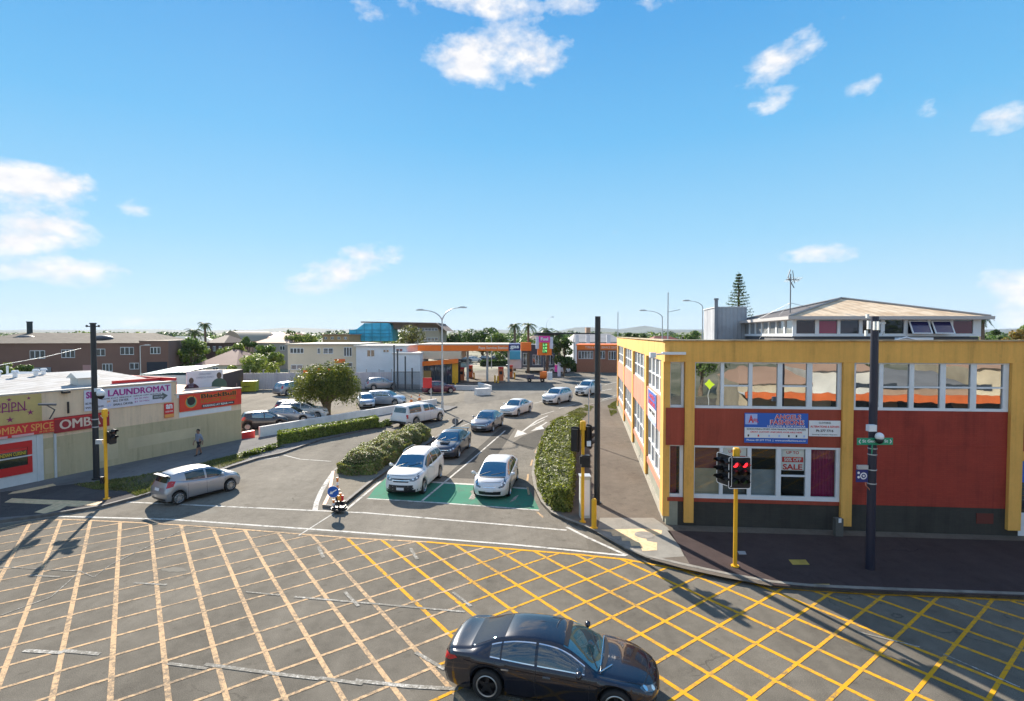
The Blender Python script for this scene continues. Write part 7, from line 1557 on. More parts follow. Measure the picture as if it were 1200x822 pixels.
# traffic signals
m_lr = mat('lamp_red_lit', (1.0,.02,.03), .4, emit=1.2); m_loff = mat('lamp_off_red', (.10,.012,.014), .3); m_loffa = mat('lamp_off_amber', (.06,.03,.006), .3); m_loffg = mat('lamp_off_green', (.01,.05,.02), .3)
def head(parent, c, rz, cols=1, rows=3, lit=(), border=True, w=.34, hgt=1.0, visor=.22, cell=.27):
    """signal head facing local -Y, turned by rz"""
    M_ = Matrix.Translation(Vector(c)) @ Matrix.Rotation(rz, 4, 'Z'); W2 = w*cols/1; 
    def rrect(hw, hh_, r, y, n=5): 
        pts = []
        for cx, cy, a0 in ((hw-r,hh_-r,0),(-hw+r,hh_-r,90),(-hw+r,-hh_+r,180),(hw-r,-hh_+r,270)):
            for k in range(n+1): a = R(a0+90*k/n); pts.append(Vector((cx+r*math.cos(a), y, cy+r*math.sin(a))))
        return pts
    def plate(hw, hh_, r, y0, y1):
        a = rrect(hw,hh_,r,y0); b = rrect(hw,hh_,r,y1); n = len(a); mb = MB(); mb.add([M_@v for v in a+b], [tuple(range(n)), tuple(range(2*n-1,n-1,-1))]+[(i,i+n,(i+1)%n+n,(i+1)%n) for i in range(n)]); return mb
    hw = W2/2+.03; hh_ = hgt/2
    bp = part('backing_board', plate(hw,hh_,.07,-.02,.02), m_blk, parent, True)
    if border:
        a = rrect(hw,hh_,.07,-.024); b = rrect(hw-.022,hh_-.022,.055,-.024); n = len(a); mb = MB(); mb.add([M_@v for v in a+b], [(i,(i+1)%n,(i+1)%n+n,i+n) for i in range(n)]); part('border', mb, m_white, bp, True)
    mb = MB(); mb.box((0,.10,0),(W2*.86,.18,hgt*.86), M=M_); part('housing', mb, m_blk, parent, True)
    for cix in range(cols):
        for rw in range(rows):
            x = (cix-(cols-1)/2)*(cell+.03); z = (1-rw)*cell+0; col = 'rag'[rw]
            islit = (cix,rw) in lit; lm = MB(); lm.cyl(M_@Vector((x,-.025,z)), M_@Vector((x,-.035,z)), .095, n=18); part('lamp', lm, m_lr if islit else {'r':m_loff,'a':m_loffa,'g':m_loffg}[col], parent, True)
            vz = MB(); n = 12; vs = []
            for yy, rr2 in ((-.02,.115),(-.02-visor,.105)):
                for k in range(n+1): a = R(-35+250*k/n); vs.append(M_@Vector((x+rr2*math.cos(a), yy if math.sin(a) > -.2 else max(yy,-.02-visor*.5), z+rr2*math.sin(a))))
            vz.add(vs, [(k,k+1,n+2+k,n+1+k) for k in range(n)]); part('visor', vz, m_blk, parent, True, True)
def sigpole(name, label, px, py, ytop, wpx):
    g = G(px, py, .12); t = thing(name, label, 'traffic signal', tuple(g)); Y = g.y; r = wpx/2/F*Y; zt_ = AtY(px, ytop, Y).z
    mb = MB(); mb.cyl(g, (g.x,Y,zt_-.2), r, r, 14); part('shaft', mb, m_yp, t, True); mb = MB(); mb.cyl((g.x,Y,zt_-.36),(g.x,Y,zt_-.04), r*1.75, r*1.75, 14); mb.cyl((g.x,Y,zt_-.04),(g.x,Y,zt_), r*1.75, r*1.3, 14); part('finial', mb, m_yp, t, True)
    mb = MB(); mb.cyl(g,(g.x,Y,.16), r*2, n=14); part('base_flange', mb, m_yp, t, True); return t, g, zt_, r
t, g, zt_, r = sigpole('traffic_signal', 'yellow traffic signal with a lit red double head on the front footpath', 861.3, 664, 525, 4.6)
zc = AtY(866,554.5,g.y-.25).z; head(t, (AtY(866.5,554,g.y-.22).x, g.y-.22, zc), 0, 2, 3, ((0,0),(1,0)), True, .33, 1.02); head(t, (g.x-.36, g.y+.02, zc+.05), R(-68), 2, 3, (), True, .30, 1.02)
mb = MB(); mb.box((g.x,g.y-.1,zc+.4),(.5,.06,.05)); mb.box((g.x,g.y-.1,zc-.4),(.5,.06,.05)); part('bracket', mb, m_blk, t, True)
t, g, zt_, r = sigpole('traffic_signal', 'yellow traffic signal with dark heads beside the pale cabinet and the lime hedge', 682.8, 612, 493.5, 3.8)
z2 = AtY(1,515,g.y).z; head(t, (g.x-.30, g.y, z2), R(160), 1, 3, (), False, .30, 1.0); head(t, (g.x+.26, g.y+.1, z2+.1), R(120), 1, 3, (), False, .26, .95); z3 = AtY(1,539.5,g.y).z
mb = MB(); mb.box((g.x+.08,g.y-.12,z3),(.34,.24,.46)); mb.box((g.x-.1,g.y-.2,z3+.05),(.12,.1,.3)); part('pedestrian_lamp', mb, m_blk, t, True); mb = MB(); mb.box((g.x+.22,g.y-.05,AtY(1,519.5,g.y).z),(.16,.16,.2)); part('detector', mb, m_wf, t, True)
t, g, zt_, r = sigpole('traffic_signal', 'yellow traffic signal on the left footpath in front of the long dark red sign', 125, 585, 479.5, 3.5)
z2 = AtY(1,513,g.y).z; head(t, (g.x+.30, g.y+.05, z2), R(75), 1, 2, (), False, .28, .62); mb = MB(); mb.box((g.x-.26,g.y,AtY(1,518,g.y).z),(.3,.12,.2)); part('controller', mb, m_gal, t, True); mb = MB(); mb.box((g.x-.10,g.y-.1,AtY(1,562,g.y).z),(.14,.12,.3)); part('push_button', mb, m_blk, t, True)
# cabinet, bollard, marker pole, bin
g = G(686,608,.12); t = thing('signal_cabinet', 'tall pale grey roadside cabinet behind the yellow signal pole', 'cabinet', tuple(g)); h_ = AtY(686,560,g.y).z; mb = MB(); mb.box((g.x+.0,g.y+.25,(h_+.12)/2),(.40,.42,h_-.12)); part('housing', mb, mat('cabinet_pale', (.52,.56,.52), .5, var=.08), t, True); mb = MB(); mb.box((g.x,g.y+.25,h_+.02),(.46,.48,.05)); part('lid', mb, m_gal, t, True); mb = MB(); mb.box((g.x,g.y+.032,(h_+.12)/2),(.34,.012,h_-.35)); part('door', mb, m_wf, t, True)
g = G(696,619,.12); h_ = AtY(696,584.5,g.y).z; mb = MB(); mb.cyl(g,(g.x,g.y,h_-.05),.10,n=16); mb.cyl((g.x,g.y,h_-.05),(g.x,g.y,h_),.10,.06,n=16); mb.cyl((g.x,g.y,.12),(g.x,g.y,.15),.15,n=16); solo('bollard', mb, m_yp, 'short thick yellow bollard at the corner kerb', 'bollard', smooth=True)
g = G(690,521,.12); t = thing('marker_pole', 'thin pale grey sign pole beside the tall plain black pole', 'pole', tuple(g)); mb = MB(); mb.cyl(g,(g.x,g.y,AtY(690,456,g.y).z),.05,n=10); part('shaft', mb, m_gal, t, True)
# keep-left sign on its rubber base, with marker posts
g = G(397,597,.12); t = thing('keep_left_sign', 'round blue sign with a white arrow on a short stand at the island tip', 'traffic sign', tuple(g)); c = AtY(390.5,576.5,g.y-.1); rr_ = 7.0/F*g.y
def disc(pr, nm, c, r, y, m_, n=28): mb = MB(); mb.cyl((c[0],y+.006,c[2]),(c[0],y-.006,c[2]), r, n=n); return part(nm, mb, m_, pr, True)
d_ = disc(t, 'disc', c, rr_, g.y-.10, m_white); disc(t, 'blue_face', c, rr_*.93, g.y-.115, mat('sign_blue_face', (.01,.10,.42), .35))
mb = MB(); A_ = lambda x, z: Vector((c.x+(x*math.cos(R(32))-z*math.sin(R(32)))*rr_, g.y-.13, c.z+(x*math.sin(R(32))+z*math.cos(R(32)))*rr_))
mb.add([A_(x,z) for x, z in ((.72,.09),(-.2,.09),(-.2,.3),(-.72,0),(-.2,-.3),(-.2,-.09),(.72,-.09))], [(0,6,5,1),(1,5,4),(1,4,3),(1,3,2)]); part('arrow', mb, m_white, t, True)
mb = MB(); mb.tube([(c.x+.05,g.y-.06,c.z-.1),(g.x-.02,g.y,.35),(g.x+.03,g.y,.2)],.035,8); mb.box((g.x+.02,g.y,.19),(.5,.42,.14)); mb.cyl((g.x+.02,g.y,.12),(g.x+.02,g.y,.2),.34,n=16); part('stand', mb, m_blk, t, True)
gb_ = G(384,594,.12)
for i, (px, py, h_) in enumerate(((395.5,575,.75),(399,591,.62),(391,596,.5))):
    g = G(px, py, .12); mb = MB(); mb.cyl(g,(g.x,g.y,h_*.5),.05,n=10,mi=0); mb.cyl((g.x,g.y,h_*.5),(g.x,g.y,h_*.72),.055,n=10,mi=1); mb.cyl((g.x,g.y,h_*.72),(g.x,g.y,h_),.05,n=10,mi=0); mb.cyl(g,(g.x,g.y,.16),.12,n=12,mi=2)
    solo('marker_post', mb, [mat('marker_orange',(.72,.22,.05),.5), m_white, m_blk], ['farthest','rightmost','nearest'][i]+' small orange and white marker post around the round blue sign', 'marker post', 'marker posts on the island tip')
g = G(396,594,.12); mb = MB(); mb.box((g.x-.05,g.y+.25,.42),(.42,.08,.22),R(12),0); mb.box((g.x-.16,g.y+.2,.42),(.1,.1,.24),R(12),1); mb.box((g.x+.12,g.y+.25,.42),(.1,.1,.24),R(12),2); mb.box((g.x-.05,g.y+.28,.2),(.5,.3,.14),0,3); solo('road_barrier', mb, [mat('barrier_amber',(.7,.32,.05),.5), m_white, m_red, m_blk], 'low orange and white striped barrier block beside the round blue sign', 'barrier')
# back of a round sign on the far island end
g = G(534,502,.12); t = thing('round_sign', 'grey back of a round sign at the far end of the median island', 'traffic sign', tuple(g)); c = AtY(533.5,494,g.y); disc(t, 'disc', c, 3.9/F*g.y, g.y, mat('sign_back', (.14,.14,.15), .5)); mb = MB(); mb.cyl(g,(g.x,g.y,c.z+.2),.035,n=8); mb.box((c.x,g.y+.03-.05,c.z),(.05,.05,.5)); part('post', mb, m_gal, t, True)
# street lamps
def lamp_mast(px, pyb, ytop, arms, label, group=None, Y=None, rr_=.085, z0=0):
    g = G(px, pyb, z0) if Y is None else Vector((AtY(px,400,Y).x, Y, z0)); t = thing('street_lamp', label, 'street lamp', tuple(g), 0, group); Yv = g.y
    zj = AtY(px, ytop, Yv).z; mb = MB(); mb.cyl(g,(g.x,g.y,zj), rr_*1.2, rr_*.8, 12); mb.cyl(g,(g.x,g.y,z0+.9), rr_*1.6, n=12); part('column', mb, m_gal, t, True, True)
    for (ex, ey) in arms:
        e = AtY(ex, ey, Yv); pts = []
        for k in range(9): s = k/8; pts.append((g.x+(e.x-g.x)*(s**1.6), g.y, zj+(e.z-zj)*math.sin(s*math.pi/2)))
        mb = MB(); mb.tube(pts, [rr_*.8-(.035)*k/8 for k in range(9)], 8); a = part('arm', mb, m_gal, t, True, True)
        sx = 1 if e.x > g.x else -1; mb = MB(); mb.box((e.x+sx*.35,g.y,e.z+.03),(.85,.28,.10)); mb.box((e.x+sx*.35,g.y,e.z+.11),(.5,.18,.06)); part('luminaire', mb, m_gal, t, True)
    return t
lamp_mast(518.5, 480.5, 376, [(497,364),(538,361)], 'tall double-armed street lamp beside the petrol station entrance', z0=.12)
lamp_mast(0, 0, 378, [(757,364.5)], 'curved single street lamp over the parapet left of the bare mast', Y=72) if False else None
def simple_lamp(px, ytop, ex, ey, Y, label): return lamp_mast(px, 0, ytop, [(ex, ey)], label, Y=Y, rr_=.07)
simple_lamp(776, 372, 757, 364.5, 62, 'curved street lamp just left of the bare mast above the yellow parapet'); simple_lamp(823, 360, 808, 353, 60, 'curved street lamp reaching left from behind the roof plant box'); simple_lamp(640, 384, 646, 372, 140, 'distant street lamp over the price totem')
simple_lamp(164, 406, 170, 405, 78, 'low street lamp in front of the brown annex'); simple_lamp(576, 396, 571, 391, 120, 'far small street lamp behind the orange canopy'); simple_lamp(708, 432, 703, 418, 78, 'low pale lamp before the orange shop') if False else None
g = Vector((AtY(782.5,400,60).x,60,0)); t = thing('bare_mast', 'thin bare pale mast standing above the yellow parapet', 'mast', tuple(g)); mb = MB(); mb.cyl(g,(g.x,60,AtY(782,343,60).z),.09,.06,n=10); part('shaft', mb, m_gal, t, True); mb = MB(); mb.tube([(g.x,60,AtY(1,366,60).z),(AtY(797,363,60).x,60,AtY(1,363,60).z)],.035,6); part('arm', mb, m_gal, t, True)
g = Vector((AtY(724,400,90).x,90,0)); mb = MB(); mb.cyl(g,(g.x,90,AtY(724,366,90).z),.07,n=8); solo('thin_mast', mb, m_gal, 'distant thin mast just above the far corner of the yellow building', 'mast')
g = G(711,431); mb = MB(); mb.cyl(g,(g.x,g.y,AtY(711,411,g.y).z),.09,n=8); solo('white_post', mb, m_wf, 'white post before the orange shop wall', 'post')
# wooden power post behind restaurant
mb = MB(); g = AtY(9,446,50); mb.cyl((g.x,50,0),(g.x,50,AtY(9,429,50).z),.09,n=8); solo('utility_post', mb, m_wf, 'thin white post behind the restaurant roof at the left edge', 'post')
mb = MB(); a = AtY(-10,430,52); b = AtY(95,408.5,80); mb.tube([a, a.lerp(b,.5)-Vector((0,0,.15)), b], .03, 5); solo('overhead_cable', mb, m_gal, 'pale overhead cable slanting up across the brown factory', 'cable')
# ================================================================ petrol station
m_or = mat('fascia_orange', (.95,.20,.02), .55, var=.04); m_pmp = mat('pump_orange', (.62,.16,.05), .5)
Y = 84; ps_ = thing('petrol_station', 'petrol station with a long orange canopy and glazed kiosk', 'petrol station', (AtY(540,400,Y).x, Y, 0))
def pxb(mb, a, b, y0, y1, Y, th, mi=None): px_wall(mb, a, b, y0, y1, Y, th, mi)
mb = MB(); pxb(mb, 489.5, 596, 404.8, 411.6, Y-1.5, 12); part('canopy', mb, m_or, ps_, True)
mb = MB(); pxb(mb, 489, 596.5, 403.2, 404.7, Y-1.6, 12.3); part('canopy_top', mb, mat('canopy_edge', (.62,.52,.42), .6), ps_, True)
mb = MB(); pxb(mb, 596.2, 610, 403.5, 411.3, Y-1.6, 12); part('blue_fascia', mb, m_nvy, ps_, True)
Pc = Plane(AtY(489,400,Y-1.5), AtY(596,400,Y-1.5)); u, z = Pc.pix(578,408.2); text(ps_, 'Papa Service Station', mat('lettering_pale', (.85,.62,.5), .5), Pc, u, z, .55, .02, 4.6, .03)
Pc2 = Plane(AtY(596,400,Y-1.6), AtY(611,400,Y-1.6)); u, z = Pc2.pix(603,407.5); text(ps_, 'gas', m_white, Pc2, u, z, .6, .02, 1.4, .04)
for px in (548,571,596,497): c = AtY(px,411,Y+2); mb = MB(); mb.box((c.x,Y+2,c.z/2),(.35,.35,c.z)); part('column', mb, m_gal, ps_, True)
mb = MB(); pxb(mb, 493, 540, 412, 421, Y-3, 8); part('kiosk_wall', mb, m_crm, ps_, True)
c0, c1 = AtY(494,452,Y-3.2), AtY(537,449,Y-3.2); mb = MB(); mb.add([(c0.x,Y-3.9,AtY(1,424,Y-3).z),(c1.x,Y-3.9,AtY(1,420.5,Y-3).z),(c1.x,Y-3.9,AtY(1,425.5,Y-3).z),(c0.x,Y-3.9,AtY(1,429,Y-3).z),(c0.x,Y-2.8,AtY(1,424,Y-3).z),(c1.x,Y-2.8,AtY(1,420.5,Y-3).z),(c1.x,Y-2.8,AtY(1,425.5,Y-3).z),(c0.x,Y-2.8,AtY(1,429,Y-3).z)], [(0,1,2,3),(4,7,6,5),(0,4,5,1),(3,2,6,7),(0,3,7,4),(1,5,6,2)]); part('kiosk_fascia', mb, m_or, ps_, True)
mb = MB(); mb.box(((c0.x+c1.x)/2,Y-.3,1.6),(c1.x-c0.x-.3,5,3.2)); part('kiosk_glazing', mb, gl_far, ps_, True)
mb = MB()
for i in range(7): x = c0.x+.15+(c1.x-c0.x-.3)*i/6; mb.box((x,Y-2.85,1.6),(.14,.1,3.2))
part('mullion', mb, MATS['post_dark'], ps_, True)
mb = MB(); mb.box((c1.x-.5,Y-2.95,1.7),(.9,.12,3.0)); part('yellow_panel', mb, m_yp, ps_, True)
mb = MB(); mb.box((c0.x+.8,Y-2.93,1.1),(1.3,.08,2.0)); part('ochre_door', mb, mat('door_ochre',(.45,.28,.10),.7), ps_, True)
def pump(px, py, h, lb_): 
    g = G(px, py, .02); t = thing('fuel_pump', lb_, 'fuel pump', tuple(g), 0, 'fuel pumps on the forecourt'); mb = MB(); mb.box((g.x,g.y,h*.45),(.85,.5,h*.9)); part('cabinet', mb, m_pmp, t, True); mb = MB(); mb.box((g.x,g.y,h*.95),(.9,.55,h*.12)); part('head', mb, m_red, t, True); mb = MB(); mb.box((g.x,g.y-.26,h*.62),(.5,.03,h*.22)); part('display', mb, m_blk, t, True); mb = MB(); mb.box((g.x,g.y,.1),(1.5,.9,.16)); part('plinth', mb, m_conc, t, True)
    mb = MB(); mb.tube([(g.x+.44,g.y-.2,h*.7),(g.x+.6,g.y-.3,h*.3),(g.x+.46,g.y-.25,h*.5)],.03,6); part('hose', mb, m_blk, t, True)
pump(551, 443.5, 2.3, 'leftmost fuel pump of the forecourt'); pump(587, 447.5, 2.4, 'nearest fuel pump beside the yellow guard posts'); pump(598, 443.5, 2.3, 'rightmost fuel pump of the forecourt'); pump(541, 447, 2.3, 'fuel pump next to the kiosk')
for i, (px, py) in enumerate(((580,448.5),(583.5,449),(555.5,444.5),(603,444.5),(533.5,451))):
    g = G(px, py, .02); mb = MB(); mb.cyl(g,(g.x,g.y,1.15),.13,n=10); solo('guard_post', mb, m_yp, ['left of the two yellow guard posts by the nearest fuel pump','right of the two yellow guard posts by the nearest fuel pump','yellow guard post by the leftmost fuel pump','yellow guard post by the rightmost fuel pump','yellow guard post by the kiosk door'][i], 'guard post', 'yellow guard posts of the forecourt')
# blue shop panel, orange kiosk box, totem
g = AtY(603,424,98); t = thing('blue_shop', 'small shop with a bright blue panel beyond the fuel canopy end', 'shop', (g.x,98,0)); mb = MB(); pxb(mb, 596, 610, 411.5, 421.5, 98, 5); part('blue_panel', mb, mat('panel_sky_blue', (.05,.40,.62), .5), t, True); mb = MB(); pxb(mb, 596, 611, 421.5, 432, 98.2, 5); part('wall', mb, m_shopw, t, True)
t = thing('orange_kiosk', 'orange box sign on a dark shop row left of the price totem', 'shop', (AtY(617,400,104).x,104,0)); mb = MB(); pxb(mb, 610.5, 622.5, 401.5, 411.5, 103, 3); part('orange_sign', mb, m_or, t, True); mb = MB(); pxb(mb, 611, 650, 404, 431, 106, 8); part('wall', mb, mat('shop_dark_grey',(.10,.11,.14),.7), t, True); mb = MB(); 
Psh = Plane(AtY(611,420,106), AtY(650,420,106)); wins(t, Psh, [(613,620,414,428,2),(624,634,416,428,3),(638,648,416,428,3)])
Y = 92; gt = thing('price_totem', 'tall fuel price totem with pink top, orange base and green digits', 'sign', (AtY(638,400,Y).x, Y, 0)); mb = MB(); pxb(mb, 631.5, 644.5, 394, 401.5, Y, .8); part('pink_panel', mb, mat('totem_pink',(.80,.05,.36),.5), gt, True)
mb = MB(); pxb(mb, 632, 644, 401.6, 409, Y, .8); part('orange_panel', mb, m_or, gt, True); mb = MB(); pxb(mb, 630, 646.5, 409, 416.5, Y+.02, .8); part('orange_base', mb, m_or, gt, True); mb = MB(); pxb(mb, 628, 631.4, 395, 409, Y+.1, .7); part('side_panel', mb, m_lil, gt, True); mb = MB(); pxb(mb, 644.6, 648, 395, 409, Y+.1, .7); part('side_panel', mb, m_lil, gt, True); mb = MB(); pxb(mb, 635.8, 641.2, 402.3, 414, Y-.06, .05); part('digit_field', mb, mat('digit_field',(.04,.16,.05),.5), gt, True)
Pt = Plane(AtY(628,400,Y-.07), AtY(648,400,Y-.07)); m_dg = mat('digits_green', (.25,.75,.22), .5, emit=.5)
for k, s in enumerate(('2.19','2.39','1.79')): u, z = Pt.pix(638.5, 404.4+k*3.7); text(gt, s, m_dg, Pt, u, z, .42, .02, .72, .03)
u, z = Pt.pix(638,397.5); text(gt, 'Fuel', m_white, Pt, u, z, .55, .02, 1.3, .04)
mb = MB(); pxb(mb, 637, 639, 416, 436, Y+.2, .4); pxb(mb, 626, 649.5, 391.6, 393.6, Y+.1, .9); part('post', mb, mat('totem_dark',(.07,.07,.09),.6), gt, True)
t = thing('cage_signs', 'pink and white small price boards on a frame at the forecourt exit', 'sign', tuple(G(652,442,.02))); g = G(652,442,.02); mb = MB(); pxb(mb, 650, 653, 428, 436, g.y, .1); part('pink_board', mb, MATS['totem_pink'], t, True); mb = MB(); pxb(mb, 653.4, 657, 425, 441.5, g.y+.2, .1); part('white_board', mb, m_lil, t, True)
# ice-cream style cargo trike with orange box
g = G(632,448,.02); t = thing('cargo_trailer', 'small trailer cart with a round orange tank near the forecourt exit', 'trailer', tuple(g)); mb = MB(); mb.cyl((g.x+.1,g.y,1.15),(g.x+1.15,g.y,1.15),.62,n=20); part('orange_tank', mb, m_or, t, True, True)
mb = MB()
for x in (-1.9,-.9): mb.tube([(g.x+x,g.y-.4,.5),(g.x+x,g.y-.4,1.2),(g.x+x,g.y+.4,1.2),(g.x+x,g.y+.4,.5)],.04,6)
mb.box((g.x-.6,g.y,.55),(3.0,.9,.08)); mb.box((g.x-1.4,g.y,.95),(1.0,.7,.5)); part('frame', mb, mat('frame_maroon_grey',(.12,.10,.13),.6), t, True)
for x in (-1.6,.5):
    for s in (-.5,.5): mb = MB(); mb.lathe([(.12,-.06),(.3,-.06),(.34,0),(.3,.06),(.12,.06)], (g.x+x,g.y+s,.34), (0,1,0), 16); part('wheel', mb, m_tyre, t, True)
mb = MB(); mb.box((g.x+1.7,g.y+.3,1.0),(.8,.6,1.3)); solo('white_cabinet', mb, m_wf, 'white upright cabinet beside the orange tank trailer', 'cabinet')
# orange shop and grey-roofed building to its rear
Y = 108; A, B = AtY(676,404,Y), AtY(742,404,Y-2); t, pl = boxhouse('orange_shop', 'long low orange shop with an orange fascia beyond the hedge', 'shop', A, B, 12, A.z-.2, mat('wall_orange', (.36,.15,.09), .8, var=.08), roof=m_or, over=.2)
mb = MB(); u0, z0 = pl.pix(676,410); u1, z1 = pl.pix(741,404.5); mb.wall(pl, u0, u1, z0, z1, .0, .3); fp_ = part('fascia', mb, m_or, t, True); text(t, 'TYRE & AUTO SERVICE CENTRE', mat('lettering_pale2', (.85,.62,.5), .5), pl, pl.pix(706,407)[0], (z0+z1)/2, .5, .32, 7, .02)
wins(t, pl, [(678,695,411.5,421,5),(700,709,411.5,421,3),(713,722,411.5,422,3)])
Y = 135; t = pxhouse('grey_roofed_hall', 'grey-roofed hall with white pillars behind the orange shop', 672, 730, 401, 410, Y, m_shopw, m_rg, 20, 2.2, .3, 'hall', 0)
for px in (676,689,713): mb = MB(); c = AtY(px,392.5,Y-.5); mb.box((c.x,Y-.5,c.z/2),(1.0,.5,c.z)); part('pillar', mb, m_wf, t, True)
mb = MB(); pxb(mb, 687, 692, 384, 391, 190, 3); solo('brick_chimney', mb, m_rs, 'distant square brown chimney left of the tall plain black pole', 'chimney')
hp = [G2(662,436), G2(690,436), G2(722,436)]; hpo = hp+[(x+.2,y+1.6) for x, y in hp[::-1]]; hedge('verge_hedge', 'low dark hedge in front of the orange shop car park', hpo, 1.5, 3000, .4, f_dk, z0=0, lump=.1)
hp = [G2(563,429.5), G2(595,429)]; hpo = hp+[(x,y+3) for x, y in hp[::-1]]; hedge('forecourt_hedge', 'low dark hedge behind the fuel pumps under the canopy', hpo, 1.3, 2000, .45, f_dk, z0=0, lump=.1)
# car park things: yellow skip, red board, cones, flags
g = G(280,459); t = thing('skip_bin', 'yellow skip bin with dark markings at the left end of the lilac fence', 'skip', (g.x+1.2,g.y+1,0)); Psk = Plane(G(279,460), G(300,459.5)); z1 = Psk.pix(285,448)[1]
mb = MB(); mb.wall(Psk, 0, Psk.len, .08, z1, -1.7, 0); part('container', mb, mat('skip_yellow', (.55,.50,.04), .6, var=.15), t, True); mb = MB()
for k in range(7): u = Psk.len*(k+.5)/7; mb.wall(Psk, u-.05,u+.05,.1,z1-.1,.0,.05)
part('rib', mb, MATS['skip_yellow'], t, True); mb = MB(); mb.wall(Psk, -.05, Psk.len+.05, z1, z1+.1, -1.75, .05); part('rim', mb, MATS['skip_yellow'], t, True); text(t, 'BINS', m_blk, Psk, Psk.len*.5, z1*.55, .22, .06, .7, .01)
mb = MB(); q = Plane(G(267,463), G(278,462)); mb.wall(q, 0, q.len, .1, 1.4, -1.2, 0); solo('pink_bin', mb, mat('bin_pink',(.45,.26,.24),.7), 'dull pink bin left of the yellow skip', 'bin')
Y = 62; t = thing('red_board', 'square red board on a post in the car park beside the maroon car', 'sign', (AtY(501,400,Y).x,Y,0)); mb = MB(); pxb(mb, 495.5, 506, 443, 455, Y, .1); part('panel', mb, m_red, t, True); c = AtY(505,470,Y); mb = MB(); mb.cyl((c.x,Y+.1,0),(c.x,Y+.1,AtY(505,447,Y).z),.07,n=8); part('post', mb, m_gal, t, True)
for i, (px, py, w) in enumerate(((359,432,0),(373,430,0),(386,430,0))): 
    c = AtY(px, py, 54); mb = MB(); mb.add([(c.x-.3,54,c.z-.2),(c.x+.35,54.05,c.z-.1),(c.x+.3,54.1,c.z-.5),(c.x+.1,54.0,c.z-.56),(c.x-.28,54.02,c.z-.5)], [tuple(range(5))]); mb.tube([(c.x-.31,54,c.z-.1),(c.x-.31,54,0)],.012,5); solo('orange_flag', mb, m_or, ['leftmost','middle','rightmost'][i]+' small orange flag over the weeping tree', 'flag', 'orange flags over the weeping tree')
def cone(px, py, lb_): g = G(px, py, .02); mb = MB(); mb.lathe([(.17,.03),(.03,.7)], g, (0,0,1), 14, 0); mb.box((g.x,g.y,.04),(.42,.42,.05),0,0); mb.lathe([(.122,.28),(.088,.45)], g+Vector((0,0,.001)), (0,0,1), 14, 1); solo('traffic_cone', mb, [mat('cone_orange',(.75,.20,.03),.5), m_white], lb_, 'cone', 'traffic cones of the car park')
cone(491.5, 469, 'leftmost cone behind the low white wall end'); cone(526.5, 449, 'cone by the kiosk forecourt'); cone(482, 471, 'cone near the pale blue-grey hatchback')
